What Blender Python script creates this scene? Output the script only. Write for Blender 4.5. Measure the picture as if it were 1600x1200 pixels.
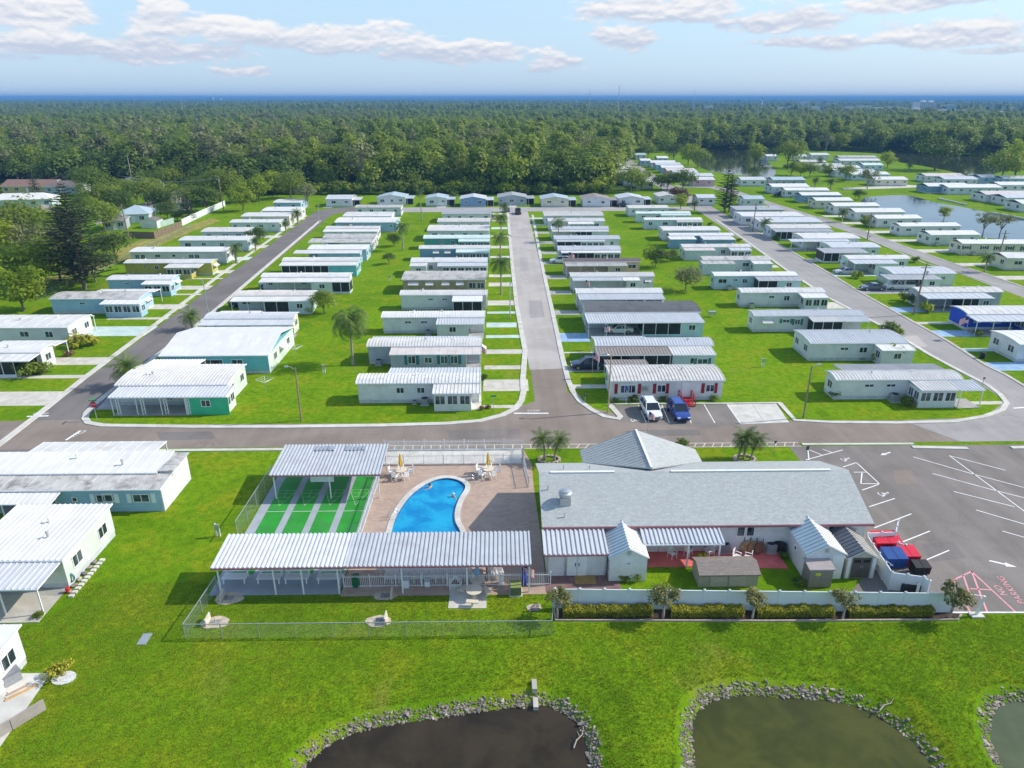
import bpy, bmesh, math, random
import numpy as np
from mathutils import Vector, Matrix

for o in list(bpy.data.objects):
 bpy.data.objects.remove(o)
S = bpy.context.scene
C = S.collection
RN = random.Random(11)
rad = math.radians

# camera
F = 1109.0
CX, CY, CAMH = 800.0, 600.0, 35.0
PITCH = math.atan((600 - 153) / F)
YAW = math.atan(20 / F)
cd = bpy.data.cameras.new('camera')
cam = bpy.data.objects.new('camera', cd)
C.objects.link(cam)
cam.location = (0, 0, CAMH)
cam.rotation_euler = (math.pi / 2 - PITCH, 0, -YAW)
cd.sensor_width = 36
cd.lens = 36 * F / 1600
cd.clip_start = 0.5
cd.clip_end = 90000
S.camera = cam
S.render.resolution_x = 1024
S.render.resolution_y = 768

# light
SUN_EL, SUN_AZ = 37.5, 10.0            # azimuth measured from +X towards +Y
SKY_STRENGTH = 0.15
EXPOSURE = 0.55
HAZE_D = 2.1e-4
sd = bpy.data.lights.new('sun', 'SUN')
sd.energy = 3.4
sd.angle = rad(0.53)
sd.color = (1.0, 0.93, 0.82)
sun = bpy.data.objects.new('sun', sd)
C.objects.link(sun)
sv = Vector((math.cos(rad(SUN_EL)) * math.cos(rad(SUN_AZ)), math.cos(rad(SUN_EL)) * math.sin(rad(SUN_AZ)), math.sin(rad(SUN_EL))))
sun.rotation_euler = sv.to_track_quat('Z', 'Y').to_euler()
sun.location = (60, 10, 80)
S.view_settings.view_transform = 'Standard'
S.view_settings.look = 'None'
S.view_settings.gamma = 1
S.view_settings.use_curve_mapping = False
S.view_settings.exposure = EXPOSURE

def P(px, py, z=0.0):
 """Point of the photograph to the place on the level z that it shows."""
 u = (px - CX) / F
 v = (py - CY) / F
 cp, sp = math.cos(PITCH), math.sin(PITCH)
 t = (z - CAMH) / (-sp - v * cp)
 x, y = u * t, (cp - v * sp) * t
 c, s = math.cos(YAW), math.sin(YAW)
 return Vector((x * c + y * s, -x * s + y * c, z))

def Q(x, y, z=0.0):
 c, s = math.cos(YAW), math.sin(YAW)
 X = x * c - y * s
 Y = x * s + y * c
 cp, sp = math.cos(PITCH), math.sin(PITCH)
 d = Y * cp - (z - CAMH) * sp
 return CX + F * X / d, CY + F * (-Y * sp - (z - CAMH) * cp) / d

W = bpy.data.worlds.new('World')
S.world = W
W.use_nodes = True
nt = W.node_tree
nt.nodes.clear()

class NB:
 """small node-building helper"""
 def __init__(self, tree):
  self.t = tree

 def n(self, typ, **kw):
  nd = self.t.nodes.new(typ)
  for k, v in kw.items():
   if k[0] == '_':
    setattr(nd, k[1:], v)
  return nd

 def put(self, sock, v):
  if isinstance(v, bpy.types.NodeSocket):
   self.t.links.new(v, sock)
  else:
   sock.default_value = v

 def m(self, op, a, b=0.0, c=0.0, clamp=False):
  nd = self.t.nodes.new('ShaderNodeMath')
  nd.operation = op
  nd.use_clamp = clamp
  self.put(nd.inputs[0], a)
  self.put(nd.inputs[1], b)
  if op in ('MULTIPLY_ADD', 'SMOOTH_MIN', 'SMOOTH_MAX'):
   self.put(nd.inputs[2], c)
  return nd.outputs[0]

 def noise(self, vec, scale, detail=4, rough=0.55, dist=0.0):
  nd = self.t.nodes.new('ShaderNodeTexNoise')
  if vec is not None:
   self.put(nd.inputs['Vector'], vec)
  nd.inputs['Scale'].default_value = scale
  nd.inputs['Detail'].default_value = detail
  nd.inputs['Roughness'].default_value = rough
  nd.inputs['Distortion'].default_value = dist
  return nd.outputs['Fac']

 def ramp(self, v, lo, hi, a=0.0, b=1.0, smooth=True):
  nd = self.t.nodes.new('ShaderNodeMapRange')
  nd.interpolation_type = 'SMOOTHSTEP' if smooth else 'LINEAR'
  self.put(nd.inputs[0], v)
  self.put(nd.inputs[1], lo)
  self.put(nd.inputs[2], hi)
  self.put(nd.inputs[3], a)
  self.put(nd.inputs[4], b)
  return nd.outputs[0]

 def mix(self, f, a, b, blend='MIX'):
  nd = self.t.nodes.new('ShaderNodeMix')
  nd.data_type = 'RGBA'
  nd.blend_type = blend
  nd.clamp_factor = True
  self.put(nd.inputs[0], f)
  self.put(nd.inputs[6], a if isinstance(a, bpy.types.NodeSocket) else (*a[:3], 1))
  self.put(nd.inputs[7], b if isinstance(b, bpy.types.NodeSocket) else (*b[:3], 1))
  return nd.outputs[2]

 def comb(self, x, y, z):
  nd = self.t.nodes.new('ShaderNodeCombineXYZ')
  for i, v in enumerate((x, y, z)):
   self.put(nd.inputs[i], v)
  return nd.outputs[0]

 def sep(self, v):
  nd = self.t.nodes.new('ShaderNodeSeparateXYZ')
  self.put(nd.inputs[0], v)
  return nd.outputs

def build_sky():
 b = NB(nt)
 sky = b.n('ShaderNodeTexSky')
 sky.sky_type = 'NISHITA'
 sky.sun_disc = False
 sky.sun_elevation = rad(SUN_EL)
 sky.sun_rotation = rad(90 - SUN_AZ)
 sky.altitude = 0
 sky.air_density = 1.0
 sky.dust_density = 0.6
 sky.ozone_density = 1.4
 bg = b.n('ShaderNodeBackground')
 bg.inputs['Strength'].default_value = SKY_STRENGTH
 nt.links.new(sky.outputs[0], bg.inputs['Color'])
 tc = b.n('ShaderNodeTexCoord')
 x, y, z = b.sep(tc.outputs['Generated'])
 az = b.m('ARCTAN2', x, y)
 el = b.m('ARCSINE', z)
 azd = b.m('MULTIPLY', az, 57.2958)
 eld = b.m('MULTIPLY', el, 57.2958)
 v = b.comb(b.m('MULTIPLY', azd, 0.36), b.m('MULTIPLY', eld, 1.05), 0.0)
 n1 = b.noise(v, 1.0, 7, 0.6, 0.25)
 v2 = b.comb(b.m('MULTIPLY', azd, 0.36), b.m('ADD', b.m('MULTIPLY', eld, 1.05), 0.25), 0.0)
 n2 = b.noise(v2, 1.0, 7, 0.6, 0.25)
 banks = []
 for (px, py, hw, hh, w) in [(60, 20, 110, 34, 1.0), (258, 12, 40, 16, 1.0), (330, 42, 130, 20, 1.0), (235, 78, 180, 20, 0.95),
        (60, 68, 110, 20, .95), (520, 62, 190, 20, 1.0), (700, 80, 170, 18, 0.95), (380, 110, 60, 9, 0.8),
        (870, 98, 60, 10, .9), (975, 60, 62, 18, 1.0), (1030, 15, 150, 20, 1.05), (1225, 32, 110, 18, 1.0),
        (1420, 3, 160, 12, .95), (1260, 66, 140, 10, .85), (1490, 52, 170, 18, .95), (1560, 80, 90, 8, .8), (840, 112, 40, 9, .7),
        (610, 40, 60, 12, .7), (30, 88, 60, 8, .8)]:
  d_ = Vector(((px - CX) / F, math.cos(PITCH) - (py - CY) / F * math.sin(PITCH), -math.sin(PITCH) - (py - CY) / F * math.cos(PITCH))).normalized()
  a0 = math.degrees(math.atan2(d_.x, d_.y) + YAW)
  e0 = math.degrees(math.asin(d_.z))
  sa = hw / F * 57.3 * math.cos(rad(a0)) ** 2
  se = hh * 1.1 / F * 57.3
  dx = b.m('DIVIDE', b.m('SUBTRACT', azd, a0), sa)
  dy = b.m('DIVIDE', b.m('SUBTRACT', eld, e0), se)
  r2 = b.m('ADD', b.m('POWER', b.m('ABSOLUTE', dx), 2.4), b.m('POWER', b.m('ABSOLUTE', dy), 2.0))
  banks.append((b.m('MULTIPLY', b.m('EXPONENT', b.m('MULTIPLY', r2, -1.1)), w), b.m('MULTIPLY', dy, 1.0)))
 tot = banks[0][0]
 up = b.m('MULTIPLY', banks[0][0], banks[0][1])
 for g, d in banks[1:]:
  tot = b.m('MAXIMUM', tot, g)
  up = b.m('ADD', up, b.m('MULTIPLY', g, d))
 vv = b.comb(b.m('DIVIDE', x, b.m('ADD', b.m('ABSOLUTE', z), 0.12)), b.m('DIVIDE', y, b.m('ADD', b.m('ABSOLUTE', z), 0.12)), 0.0)
 hi = b.noise(vv, 1.3, 6, 0.6, 0.2)
 high = b.m('MULTIPLY', b.ramp(hi, 0.56, 0.72), b.ramp(eld, 7.5, 12.0))
 low = b.ramp(b.m('ADD', tot, b.m('MULTIPLY', b.m('SUBTRACT', n1, 0.5), 1.9)), 0.36, 0.74)
 aside = b.m('MULTIPLY', b.ramp(b.noise(b.comb(b.m('MULTIPLY', azd, 0.09), b.m('MULTIPLY', eld, 0.4), 3.0), 1.0, 6, 0.6, 0.3), 0.56, 0.7),
    b.m('MULTIPLY', b.ramp(b.m('ABSOLUTE', azd), 40, 48), b.m('MULTIPLY', b.ramp(eld, 1.5, 3.5), b.ramp(eld, 7.5, 12, 1, 0))))
 dens = b.m('MULTIPLY', b.m('MAXIMUM', b.m('MAXIMUM', low, aside), high), 0.93)
 lit = b.ramp(b.m('ADD', b.m('MULTIPLY', b.m('SUBTRACT', n1, n2), 2.2), b.m('MULTIPLY', up, 0.55)), -0.42, 0.5)
 col = b.mix(lit, (0.40, 0.445, 0.54), (0.70, 0.68, 0.67))
 veil = b.m('MULTIPLY', b.ramp(eld, 0.0, 14.0, 0.8, 0.35), 1.0)
 bg3 = b.n('ShaderNodeBackground')
 bg3.inputs['Color'].default_value = (0.305, 0.445, 0.62, 1)
 bg3.inputs['Strength'].default_value = 1.0
 ms0 = b.n('ShaderNodeMixShader')
 b.put(ms0.inputs[0], veil)
 nt.links.new(bg.outputs[0], ms0.inputs[1])
 nt.links.new(bg3.outputs[0], ms0.inputs[2])
 bg2 = b.n('ShaderNodeBackground')
 nt.links.new(col, bg2.inputs['Color'])
 bg2.inputs['Strength'].default_value = 1.0
 ms = b.n('ShaderNodeMixShader')
 b.put(ms.inputs[0], dens)
 nt.links.new(ms0.outputs[0], ms.inputs[1])
 nt.links.new(bg2.outputs[0], ms.inputs[2])
 out = b.n('ShaderNodeOutputWorld')
 nt.links.new(ms.outputs[0], out.inputs['Surface'])

build_sky()

# materials
def new_mat(name):
 m = bpy.data.materials.new(name)
 m.use_nodes = True
 b = NB(m.node_tree)
 bs = m.node_tree.nodes['Principled BSDF']
 geo = b.n('ShaderNodeNewGeometry')
 return m, b, bs, geo.outputs['Position']

MATS = {}

def mat(name, col, rough=0.6, var=0.12, scale=2.0, spec=0.3, metal=0.0, bump=0.0, bscale=20.0, dirt=None, dirt_amt=0.0, dirt_scale=0.7, lines=None, streak=False):
 """painted / plain surface with cloudy variation, optional dirt and relief"""
 if name in MATS:
  return MATS[name]
 m, b, bs, pos = new_mat(name)
 n = b.noise(pos, scale, 5, 0.6)
 if streak:
  x_, y_, z_ = b.sep(pos)
  n = b.noise(b.comb(b.m('MULTIPLY', x_, 1.6), b.m('MULTIPLY', y_, .22), z_), 1.0, 5, .65, .3)
 lo = [c * (1 - var) for c in col]
 hi = [min(1, c * (1 + var)) for c in col]
 cc = b.mix(b.ramp(n, 0.3, 0.7), lo, hi)
 if dirt is not None:
  dn = b.noise(pos, dirt_scale, 7, 0.65, 0.6)
  if streak:
   dn = b.m('ADD', b.m('MULTIPLY', dn, .6), b.m('MULTIPLY', n, .42))
  cc = b.mix(b.m('MULTIPLY', b.ramp(dn, 0.43, 0.68), dirt_amt), cc, dirt)
 bs.inputs['Roughness'].default_value = rough
 bs.inputs['Specular IOR Level'].default_value = spec
 bs.inputs['Metallic'].default_value = metal
 h = None
 if bump:
  h = b.noise(pos, bscale, 4, 0.6)
 if lines:
  _, _, z = b.sep(pos)
  w = b.m('FRACT', b.m('DIVIDE', z, lines))
  w = b.ramp(w, 0.0, 0.2)
  h = w if h is None else b.m('ADD', b.m('MULTIPLY', h, 0.3), w)
  cc = b.mix(b.ramp(w, 0, 1, 0.2, 0.0), cc, [c * 0.5 for c in col])
 if h is not None:
  bp = b.n('ShaderNodeBump')
  bp.inputs['Strength'].default_value = bump if bump else 0.5
  bp.inputs['Distance'].default_value = 0.03
  b.put(bp.inputs['Height'], h)
  m.node_tree.links.new(bp.outputs[0], bs.inputs['Normal'])
 b.put(bs.inputs['Base Color'], cc)
 MATS[name] = m
 return m

def wallm(name, col):
 return mat('siding_' + name, col, 0.55, 0.07, 0.8, 0.3, lines=0.23, dirt=[c * 0.62 for c in col], dirt_amt=0.3, dirt_scale=0.5)

def roofm(name, col, dirt, amt, sc=0.5):
 return mat('roof_' + name, col, 0.5, 0.10, 1.3, 0.3, dirt=dirt, dirt_amt=amt, dirt_scale=sc, streak=True)

WALL = {k: wallm(k, v) for k, v in dict(
 white=(.73, .74, .745), paleblue=(.59, .68, .73), teal=(.11, .40, .35), blue=(.22, .37, .51), turq=(.19, .56, .64), tan=(.43, .35, .22),
 yellow=(.52, .47, .12), grey=(.44, .47, .52), green=(.07, .54, .31), mint=(.66, .74, .67), royal=(.02, .09, .62), peach=(.62, .46, .33),
 cream=(.72, .69, .52), sky=(.36, .56, .70), pink=(.66, .42, .40), aqua=(.53, .70, .75), greygreen=(.60, .67, .68), ochre=(.60, .46, .20)).items()}
ROOF = {
 'white': roofm('white', (.68, .67, .65), (.42, .39, .35), .55),
 'clean': roofm('clean', (.74, .73, .71), (.52, .49, .45), .45, .3),
 'white_b': roofm('white_b', (.66, .635, .60), (.40, .35, .30), .7, .9),
 'white_c': roofm('white_c', (.72, .715, .70), (.36, .34, .32), .6, 1.3),
 'silver': roofm('silver', (.56, .58, .61), (.42, .42, .42), .3),
 'dirty': roofm('dirty', (.56, .54, .51), (.20, .18, .16), .9, .8),
 'grey': roofm('grey', (.40, .41, .43), (.26, .25, .24), .5),
 'rust': roofm('rust', (.66, .60, .57), (.42, .33, .29), .6, .35),
 'brown': roofm('brown', (.20, .155, .14), (.10, .08, .07), .5, 1.2),
 'black': roofm('black', (.17, .165, .165), (.07, .07, .07), .75, .5),
 'mint': roofm('mint', (.62, .74, .70), (.5, .55, .5), .3),
 'taupe': roofm('taupe', (.33, .28, .25), (.2, .17, .15), .5, 1.0),
 'bluegrey': roofm('bluegrey', (.42, .52, .58), (.3, .34, .36), .4),
 'orange': roofm('orange', (.27, .155, .11), (.17, .1, .08), .6, .8),
 'red': roofm('red', (.40, .10, .09), (.2, .07, .06), .5, .8),
 'shingle': roofm('shingle', (.26, .24, .23), (.14, .13, .12), .6, .8),
}
TRIM = mat('trim_white', (.80, .81, .81), .45, .05)
DARKTRIM = mat('trim_dark', (.10, .11, .13), .5, .1)
SKIRT = mat('skirting', (.52, .55, .57), .7, .12, 1.5)
SCREEN = mat('insect_screen', (.028, .03, .038), .45, .3, 1.2, .3)
CONC = mat('concrete', (.50, .47, .42), .85, .12, .7, .2, bump=.25, bscale=9, dirt=(.30, .27, .23), dirt_amt=.5, dirt_scale=.45)
CONC_LT = mat('concrete_pale', (.60, .58, .53), .85, .1, .8, .2, bump=.2, bscale=9, dirt=(.40, .37, .32), dirt_amt=.45, dirt_scale=.5)
DRIVE = [mat('drive_pale', (.58, .55, .48), .85, .1, .6, .2, dirt=(.36, .33, .28), dirt_amt=.5),
   mat('drive_mint', (.50, .62, .58), .85, .1, .6, .2, dirt=(.36, .42, .38), dirt_amt=.4),
   mat('drive_blue', (.27, .42, .60), .8, .12, .9, .25, dirt=(.42, .52, .62), dirt_amt=.6),
   mat('drive_grey', (.40, .39, .38), .85, .12, .6, .2, dirt=(.26, .25, .24), dirt_amt=.5)]
WHITEPAINT = mat('white_paint', (.80, .80, .78), .6, .08, 2.0, .3, dirt=(.5, .48, .45), dirt_amt=.25, dirt_scale=1.5)
YELLOWLINE = mat('cream_paint', (.66, .62, .50), .7, .1)
PINKPAINT = mat('pink_paint', (.78, .33, .36), .7, .15, 2.0, .2, dirt=(.45, .36, .35), dirt_amt=.5, dirt_scale=1.0)
METAL = mat('galvanised', (.50, .52, .53), .4, .1, 3, .5, .6)
BLACK = mat('black_plastic', (.02, .02, .022), .5, .2)
WOOD = mat('weathered_wood', (.22, .17, .12), .8, .25, 3, .2)
POLEWOOD = mat('pole_wood', (.27, .21, .15), .85, .2, 2, .2)
REDPAINT = mat('red_paint', (.45, .03, .04), .5, .15)
REDDECK = mat('red_deck', (.72, .17, .15), .75, .12, 1.2, .2, dirt=(.50, .12, .11), dirt_amt=.5, dirt_scale=.5)
MULCH = mat('mulch', (.075, .05, .04), .9, .35, 5, .1, bump=.8, bscale=14)
ROCKM = None

def glass_mat():
 m, b, bs, pos = new_mat('window_glass')
 n = b.noise(pos, 0.9, 2, .5)
 b.put(bs.inputs['Base Color'], b.mix(b.ramp(n, .4, .6), (.02, .03, .04), (.09, .11, .13)))
 bs.inputs['Roughness'].default_value = .08
 bs.inputs['Specular IOR Level'].default_value = .6
 return m

GLASS = glass_mat()

def asphalt(name, c1, c2, cracks=0.5, patch=0.12):
 m, b, bs, pos = new_mat(name)
 big = b.noise(pos, patch, 5, .6, .5)
 fine = b.noise(pos, 9.0, 3, .7)
 x, y, z = b.sep(pos)
 lanes = b.noise(b.comb(b.m('MULTIPLY', x, 1.0), b.m('MULTIPLY', y, .05), 0.0), .8, 3, .5)
 c = b.mix(b.ramp(b.m('ADD', b.m('MULTIPLY', big, .7), b.m('MULTIPLY', lanes, .3)), .35, .65), c1, c2)
 c = b.mix(b.ramp(fine, .3, .7, .0, .28), c, [q * .6 for q in c1])
 vo = b.n('ShaderNodeTexVoronoi')
 vo.feature = 'DISTANCE_TO_EDGE'
 vo.inputs['Scale'].default_value = .2
 wob = b.n('ShaderNodeTexNoise')
 wob.inputs['Scale'].default_value = .5
 wob.inputs['Detail'].default_value = 6
 b.put(wob.inputs['Vector'], pos)
 mx = b.n('ShaderNodeVectorMath')
 mx.operation = 'MULTIPLY_ADD'
 b.put(mx.inputs[0], wob.outputs['Color'])
 mx.inputs[1].default_value = (3.0, 3.0, 0)
 b.put(mx.inputs[2], pos)
 b.put(vo.inputs['Vector'], mx.outputs[0])
 cr = b.m('MULTIPLY', b.ramp(vo.outputs['Distance'], .0, .007, 1, 0), b.m('MULTIPLY', b.ramp(b.noise(pos, .09, 3), .42, .6), cracks))
 c = b.mix(cr, c, (.05, .045, .045))
 b.put(bs.inputs['Base Color'], c)
 bs.inputs['Roughness'].default_value = .88
 bs.inputs['Specular IOR Level'].default_value = .2
 bp = b.n('ShaderNodeBump')
 bp.inputs['Strength'].default_value = .25
 bp.inputs['Distance'].default_value = .02
 b.put(bp.inputs['Height'], fine)
 m.node_tree.links.new(bp.outputs[0], bs.inputs['Normal'])
 return m

def grass_mat():
 m, b, bs, pos = new_mat('lawn_grass')
 x, y, z = b.sep(pos)
 big = b.noise(pos, .035, 5, .6, .4)
 mid = b.noise(pos, .22, 5, .65, .3)
 small = b.noise(pos, 1.4, 5, .7)
 fine = b.noise(pos, 7.0, 4, .75)
 st = b.m('SINE', b.m('MULTIPLY', b.m('ADD', b.m('MULTIPLY', x, .82), b.m('ADD', b.m('MULTIPLY', y, -.57), b.m('MULTIPLY', mid, 2.0))), 3.4))
 c = b.mix(b.ramp(big, .38, .62), (.132, .258, .006), (.195, .340, .009))
 c = b.mix(b.m('MULTIPLY', b.ramp(mid, .47, .66), .85), c, (.285, .320, .014))
 c = b.mix(b.m('MULTIPLY', b.ramp(mid, .47, .28), .8), c, (.100, .200, .006))
 c = b.mix(b.ramp(st, -.6, .8, 0, .16), c, (.245, .372, .012))
 c = b.mix(b.ramp(small, .36, .60, .6, 0), c, (.075, .17, .004))
 c = b.mix(b.ramp(fine, .32, .58, .6, 0), c, (.045, .11, .003))
 c = b.mix(b.ramp(fine, .58, .78, 0, .5), c, (.26, .34, .015))
 dry = b.m('MULTIPLY', b.ramp(b.noise(pos, .09, 5, .65, .8), .58, .76), .55)
 c = b.mix(dry, c, (.30, .25, .06))
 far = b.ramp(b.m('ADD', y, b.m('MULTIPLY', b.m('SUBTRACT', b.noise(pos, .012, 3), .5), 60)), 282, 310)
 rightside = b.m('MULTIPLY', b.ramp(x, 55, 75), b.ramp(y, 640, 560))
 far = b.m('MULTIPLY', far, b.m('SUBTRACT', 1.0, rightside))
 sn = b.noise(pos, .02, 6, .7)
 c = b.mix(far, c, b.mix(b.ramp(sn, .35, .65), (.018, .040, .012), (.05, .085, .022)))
 b.put(bs.inputs['Base Color'], c)
 bs.inputs['Roughness'].default_value = .9
 bs.inputs['Specular IOR Level'].default_value = .03
 bp = b.n('ShaderNodeBump')
 bp.inputs['Strength'].default_value = .8
 bp.inputs['Distance'].default_value = .10
 b.put(bp.inputs['Height'], b.m('ADD', fine, b.m('MULTIPLY', small, .7)))
 m.node_tree.links.new(bp.outputs[0], bs.inputs['Normal'])
 return m

def water_mat(name, c1, c2, rough=.05, wave=1.2, bump=.05, scale=.15):
 m, b, bs, pos = new_mat(name)
 n = b.noise(pos, scale, 4, .6, .5)
 b.put(bs.inputs['Base Color'], b.mix(b.ramp(n, .35, .65), c1, c2))
 bs.inputs['Roughness'].default_value = rough
 bs.inputs['IOR'].default_value = 1.33
 bs.inputs['Specular IOR Level'].default_value = .5
 bp = b.n('ShaderNodeBump')
 bp.inputs['Strength'].default_value = bump
 bp.inputs['Distance'].default_value = .2
 x, y, z = b.sep(pos)
 b.put(bp.inputs['Height'], b.noise(b.comb(b.m('MULTIPLY', x, .5), b.m('MULTIPLY', y, 1.5), 0.), wave, 3, .55, .3))
 m.node_tree.links.new(bp.outputs[0], bs.inputs['Normal'])
 return m

def leaf_mat(name, dark, light, trans=.25):
 """leaf colour varies from tree to tree and from clump to clump (the leaves' own colour)"""
 m, b, bs, pos = new_mat(name)
 oi = b.n('ShaderNodeObjectInfo')
 at = b.n('ShaderNodeAttribute')
 at.attribute_name = 'tint'
 f = b.m('ADD', b.m('MULTIPLY', oi.outputs['Random'], .45), b.m('MULTIPLY', at.outputs['Fac'], .6))
 c = b.mix(f, dark, light)
 b.put(bs.inputs['Base Color'], c)
 bs.inputs['Roughness'].default_value = .55
 bs.inputs['Specular IOR Level'].default_value = .25
 tr = b.n('ShaderNodeBsdfTranslucent')
 b.put(tr.inputs['Color'], b.mix(.5, c, light))
 ms = b.n('ShaderNodeMixShader')
 ms.inputs[0].default_value = trans
 m.node_tree.links.new(bs.outputs[0], ms.inputs[1])
 m.node_tree.links.new(tr.outputs[0], ms.inputs[2])
 m.node_tree.links.new(ms.outputs[0], m.node_tree.nodes['Material Output'].inputs['Surface'])
 return m

GRASS = grass_mat()
BARK = mat('bark', (.20, .165, .13), .9, .3, 4, .1, bump=.5, bscale=8)
BARK_PALE = mat('bark_pale', (.36, .31, .25), .9, .25, 3, .1, bump=.4, bscale=8)
LEAF_OAK = leaf_mat('leaves_oak', (.050, .096, .010), (.32, .40, .05), .48)
LEAF_DARK = leaf_mat('leaves_dark', (.030, .066, .012), (.18, .26, .035), .42)
LEAF_LIME = leaf_mat('leaves_lime', (.10, .175, .008), (.40, .48, .035), .45)
LEAF_GREY = leaf_mat('leaves_greyish', (.10, .12, .045), (.32, .34, .14), .4)
LEAF_PINE = leaf_mat('needles', (.016, .036, .014), (.055, .085, .03), .1)
LEAF_PALM = leaf_mat('fronds', (.035, .085, .012), (.15, .22, .04), .2)
LEAF_HEDGE = leaf_mat('hedge_leaves', (.10, .14, .008), (.52, .47, .04), .2)
LEAF_MYRTLE = leaf_mat('myrtle_leaves', (.07, .095, .02), (.26, .24, .08), .25)
LEAF_RED = leaf_mat('russet_leaves', (.10, .06, .035), (.27, .15, .09), .2)

# mesh building
class MB:
 def __init__(self):
  self.v, self.f, self.mi, self.tint = [], [], [], None

 def pt(self, p):
  self.v.append((p[0], p[1], p[2]))
  return len(self.v) - 1

 def poly(self, pts, m=0):
  i = len(self.v)
  self.v.extend((p[0], p[1], p[2]) for p in pts)
  self.f.append(tuple(range(i, i + len(pts))))
  self.mi.append(m)

 def box(self, a, b, m=0):
  x0, y0, z0 = a
  x1, y1, z1 = b
  i = len(self.v)
  self.v += [(x0, y0, z0), (x1, y0, z0), (x1, y1, z0), (x0, y1, z0), (x0, y0, z1), (x1, y0, z1), (x1, y1, z1), (x0, y1, z1)]
  for q in ((0, 3, 2, 1), (4, 5, 6, 7), (0, 1, 5, 4), (1, 2, 6, 5), (2, 3, 7, 6), (3, 0, 4, 7)):
   self.f.append(tuple(i + k for k in q))
   self.mi.append(m)

 def bar(self, p0, p1, w, h=None, m=0, up=(0, 0, 1)):
  """box beam between two points"""
  h = h or w
  p0, p1 = Vector(p0), Vector(p1)
  d = (p1 - p0)
  if d.length < 1e-6:
   return
  d.normalize()
  u = Vector(up)
  if abs(d.dot(u)) > .98:
   u = Vector((0, 1, 0))
  s = d.cross(u).normalized()
  t = s.cross(d).normalized()
  i = len(self.v)
  for p in (p0, p1):
   for a, c in ((-1, -1), (1, -1), (1, 1), (-1, 1)):
    q = p + s * (a * w / 2) + t * (c * h / 2)
    self.v.append(tuple(q))
  for q in ((0, 1, 2, 3), (7, 6, 5, 4), (0, 4, 5, 1), (1, 5, 6, 2), (2, 6, 7, 3), (3, 7, 4, 0)):
   self.f.append(tuple(i + k for k in q))
   self.mi.append(m)

 def tube(self, pts, radii, n=8, m=0, cap=True):
  rings = []
  pts = [Vector(p) for p in pts]
  for k, p in enumerate(pts):
   d = (pts[min(k + 1, len(pts) - 1)] - pts[max(k - 1, 0)])
   if d.length < 1e-6:
    d = Vector((0, 0, 1))
   d.normalize()
   u = Vector((1, 0, 0)) if abs(d.x) < .9 else Vector((0, 1, 0))
   s = d.cross(u).normalized()
   t = d.cross(s)
   r = radii[k] if isinstance(radii, (list, tuple)) else radii
   i = len(self.v)
   for j in range(n):
    a = 2 * math.pi * j / n
    self.v.append(tuple(p + s * (r * math.cos(a)) + t * (r * math.sin(a))))
   rings.append(i)
  for a, b in zip(rings, rings[1:]):
   for j in range(n):
    self.f.append((a + j, a + (j + 1) % n, b + (j + 1) % n, b + j))
    self.mi.append(m)
  if cap:
   self.f.append(tuple(rings[0] + j for j in reversed(range(n))))
   self.f.append(tuple(rings[-1] + j for j in range(n)))
   self.mi += [m, m]

 def lathe(self, prof, n=16, m=0, c=(0, 0)):
  rings = []
  for r, z in prof:
   i = len(self.v)
   for j in range(n):
    a = 2 * math.pi * j / n
    self.v.append((c[0] + r * math.cos(a), c[1] + r * math.sin(a), z))
   rings.append(i)
  for a, b in zip(rings, rings[1:]):
   for j in range(n):
    self.f.append((a + j, a + (j + 1) % n, b + (j + 1) % n, b + j))
    self.mi.append(m)
  self.f.append(tuple(rings[0] + j for j in reversed(range(n))))
  self.f.append(tuple(rings[-1] + j for j in range(n)))
  self.mi += [m, m]

 def prism(self, pts, z0, z1, m=0):
  n = len(pts)
  i = len(self.v)
  self.v += [(p[0], p[1], z0) for p in pts] + [(p[0], p[1], z1) for p in pts]
  self.f.append(tuple(i + k for k in reversed(range(n))))
  self.f.append(tuple(i + n + k for k in range(n)))
  self.mi += [m, m]
  for k in range(n):
   self.f.append((i + k, i + (k + 1) % n, i + n + (k + 1) % n, i + n + k))
   self.mi.append(m)

 def mesh(self, name, mats, smooth=False):
  me = bpy.data.meshes.new(name)
  me.from_pydata(self.v, [], self.f)
  for mm in (mats if isinstance(mats, (list, tuple)) else [mats]):
   me.materials.append(mm)
  me.polygons.foreach_set('material_index', self.mi)
  if smooth:
   me.polygons.foreach_set('use_smooth', [True] * len(self.f))
  if self.tint is not None:
   a = me.attributes.new('tint', 'FLOAT', 'FACE')
   a.data.foreach_set('value', self.tint)
  me.update()
  return me

 def build(self, name, mats, parent=None, smooth=False, loc=None, rz=0):
  return link(name, self.mesh(name, mats, smooth), parent, loc, rz)

def link(name, me, parent=None, loc=None, rz=0, sc=None):
 o = bpy.data.objects.new(name, me)
 C.objects.link(o)
 if parent is not None:
  o.parent = parent
 if loc is not None:
  o.location = loc
 if rz:
  o.rotation_euler = (0, 0, rz)
 if sc is not None:
  o.scale = sc
 return o

def tag(o, label=None, cat=None, group=None, kind=None):
 if label:
  n = len(label.split())
  if not 4 <= n <= 16: print("LABEL", n, label)
  o['label'] = label
 if cat:
  o['category'] = cat
 if group:
  o['group'] = group
 if kind:
  o['kind'] = kind
 return o

def thing(name, loc, label, cat, group=None, rz=0):
 o = bpy.data.objects.new(name, None)
 o.empty_display_size = .3
 C.objects.link(o)
 o.location = loc
 o.rotation_euler = (0, 0, rz)
 return tag(o, label, cat, group)

def children(o):
 return [c for c in CH.get(o.name, [])]

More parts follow.
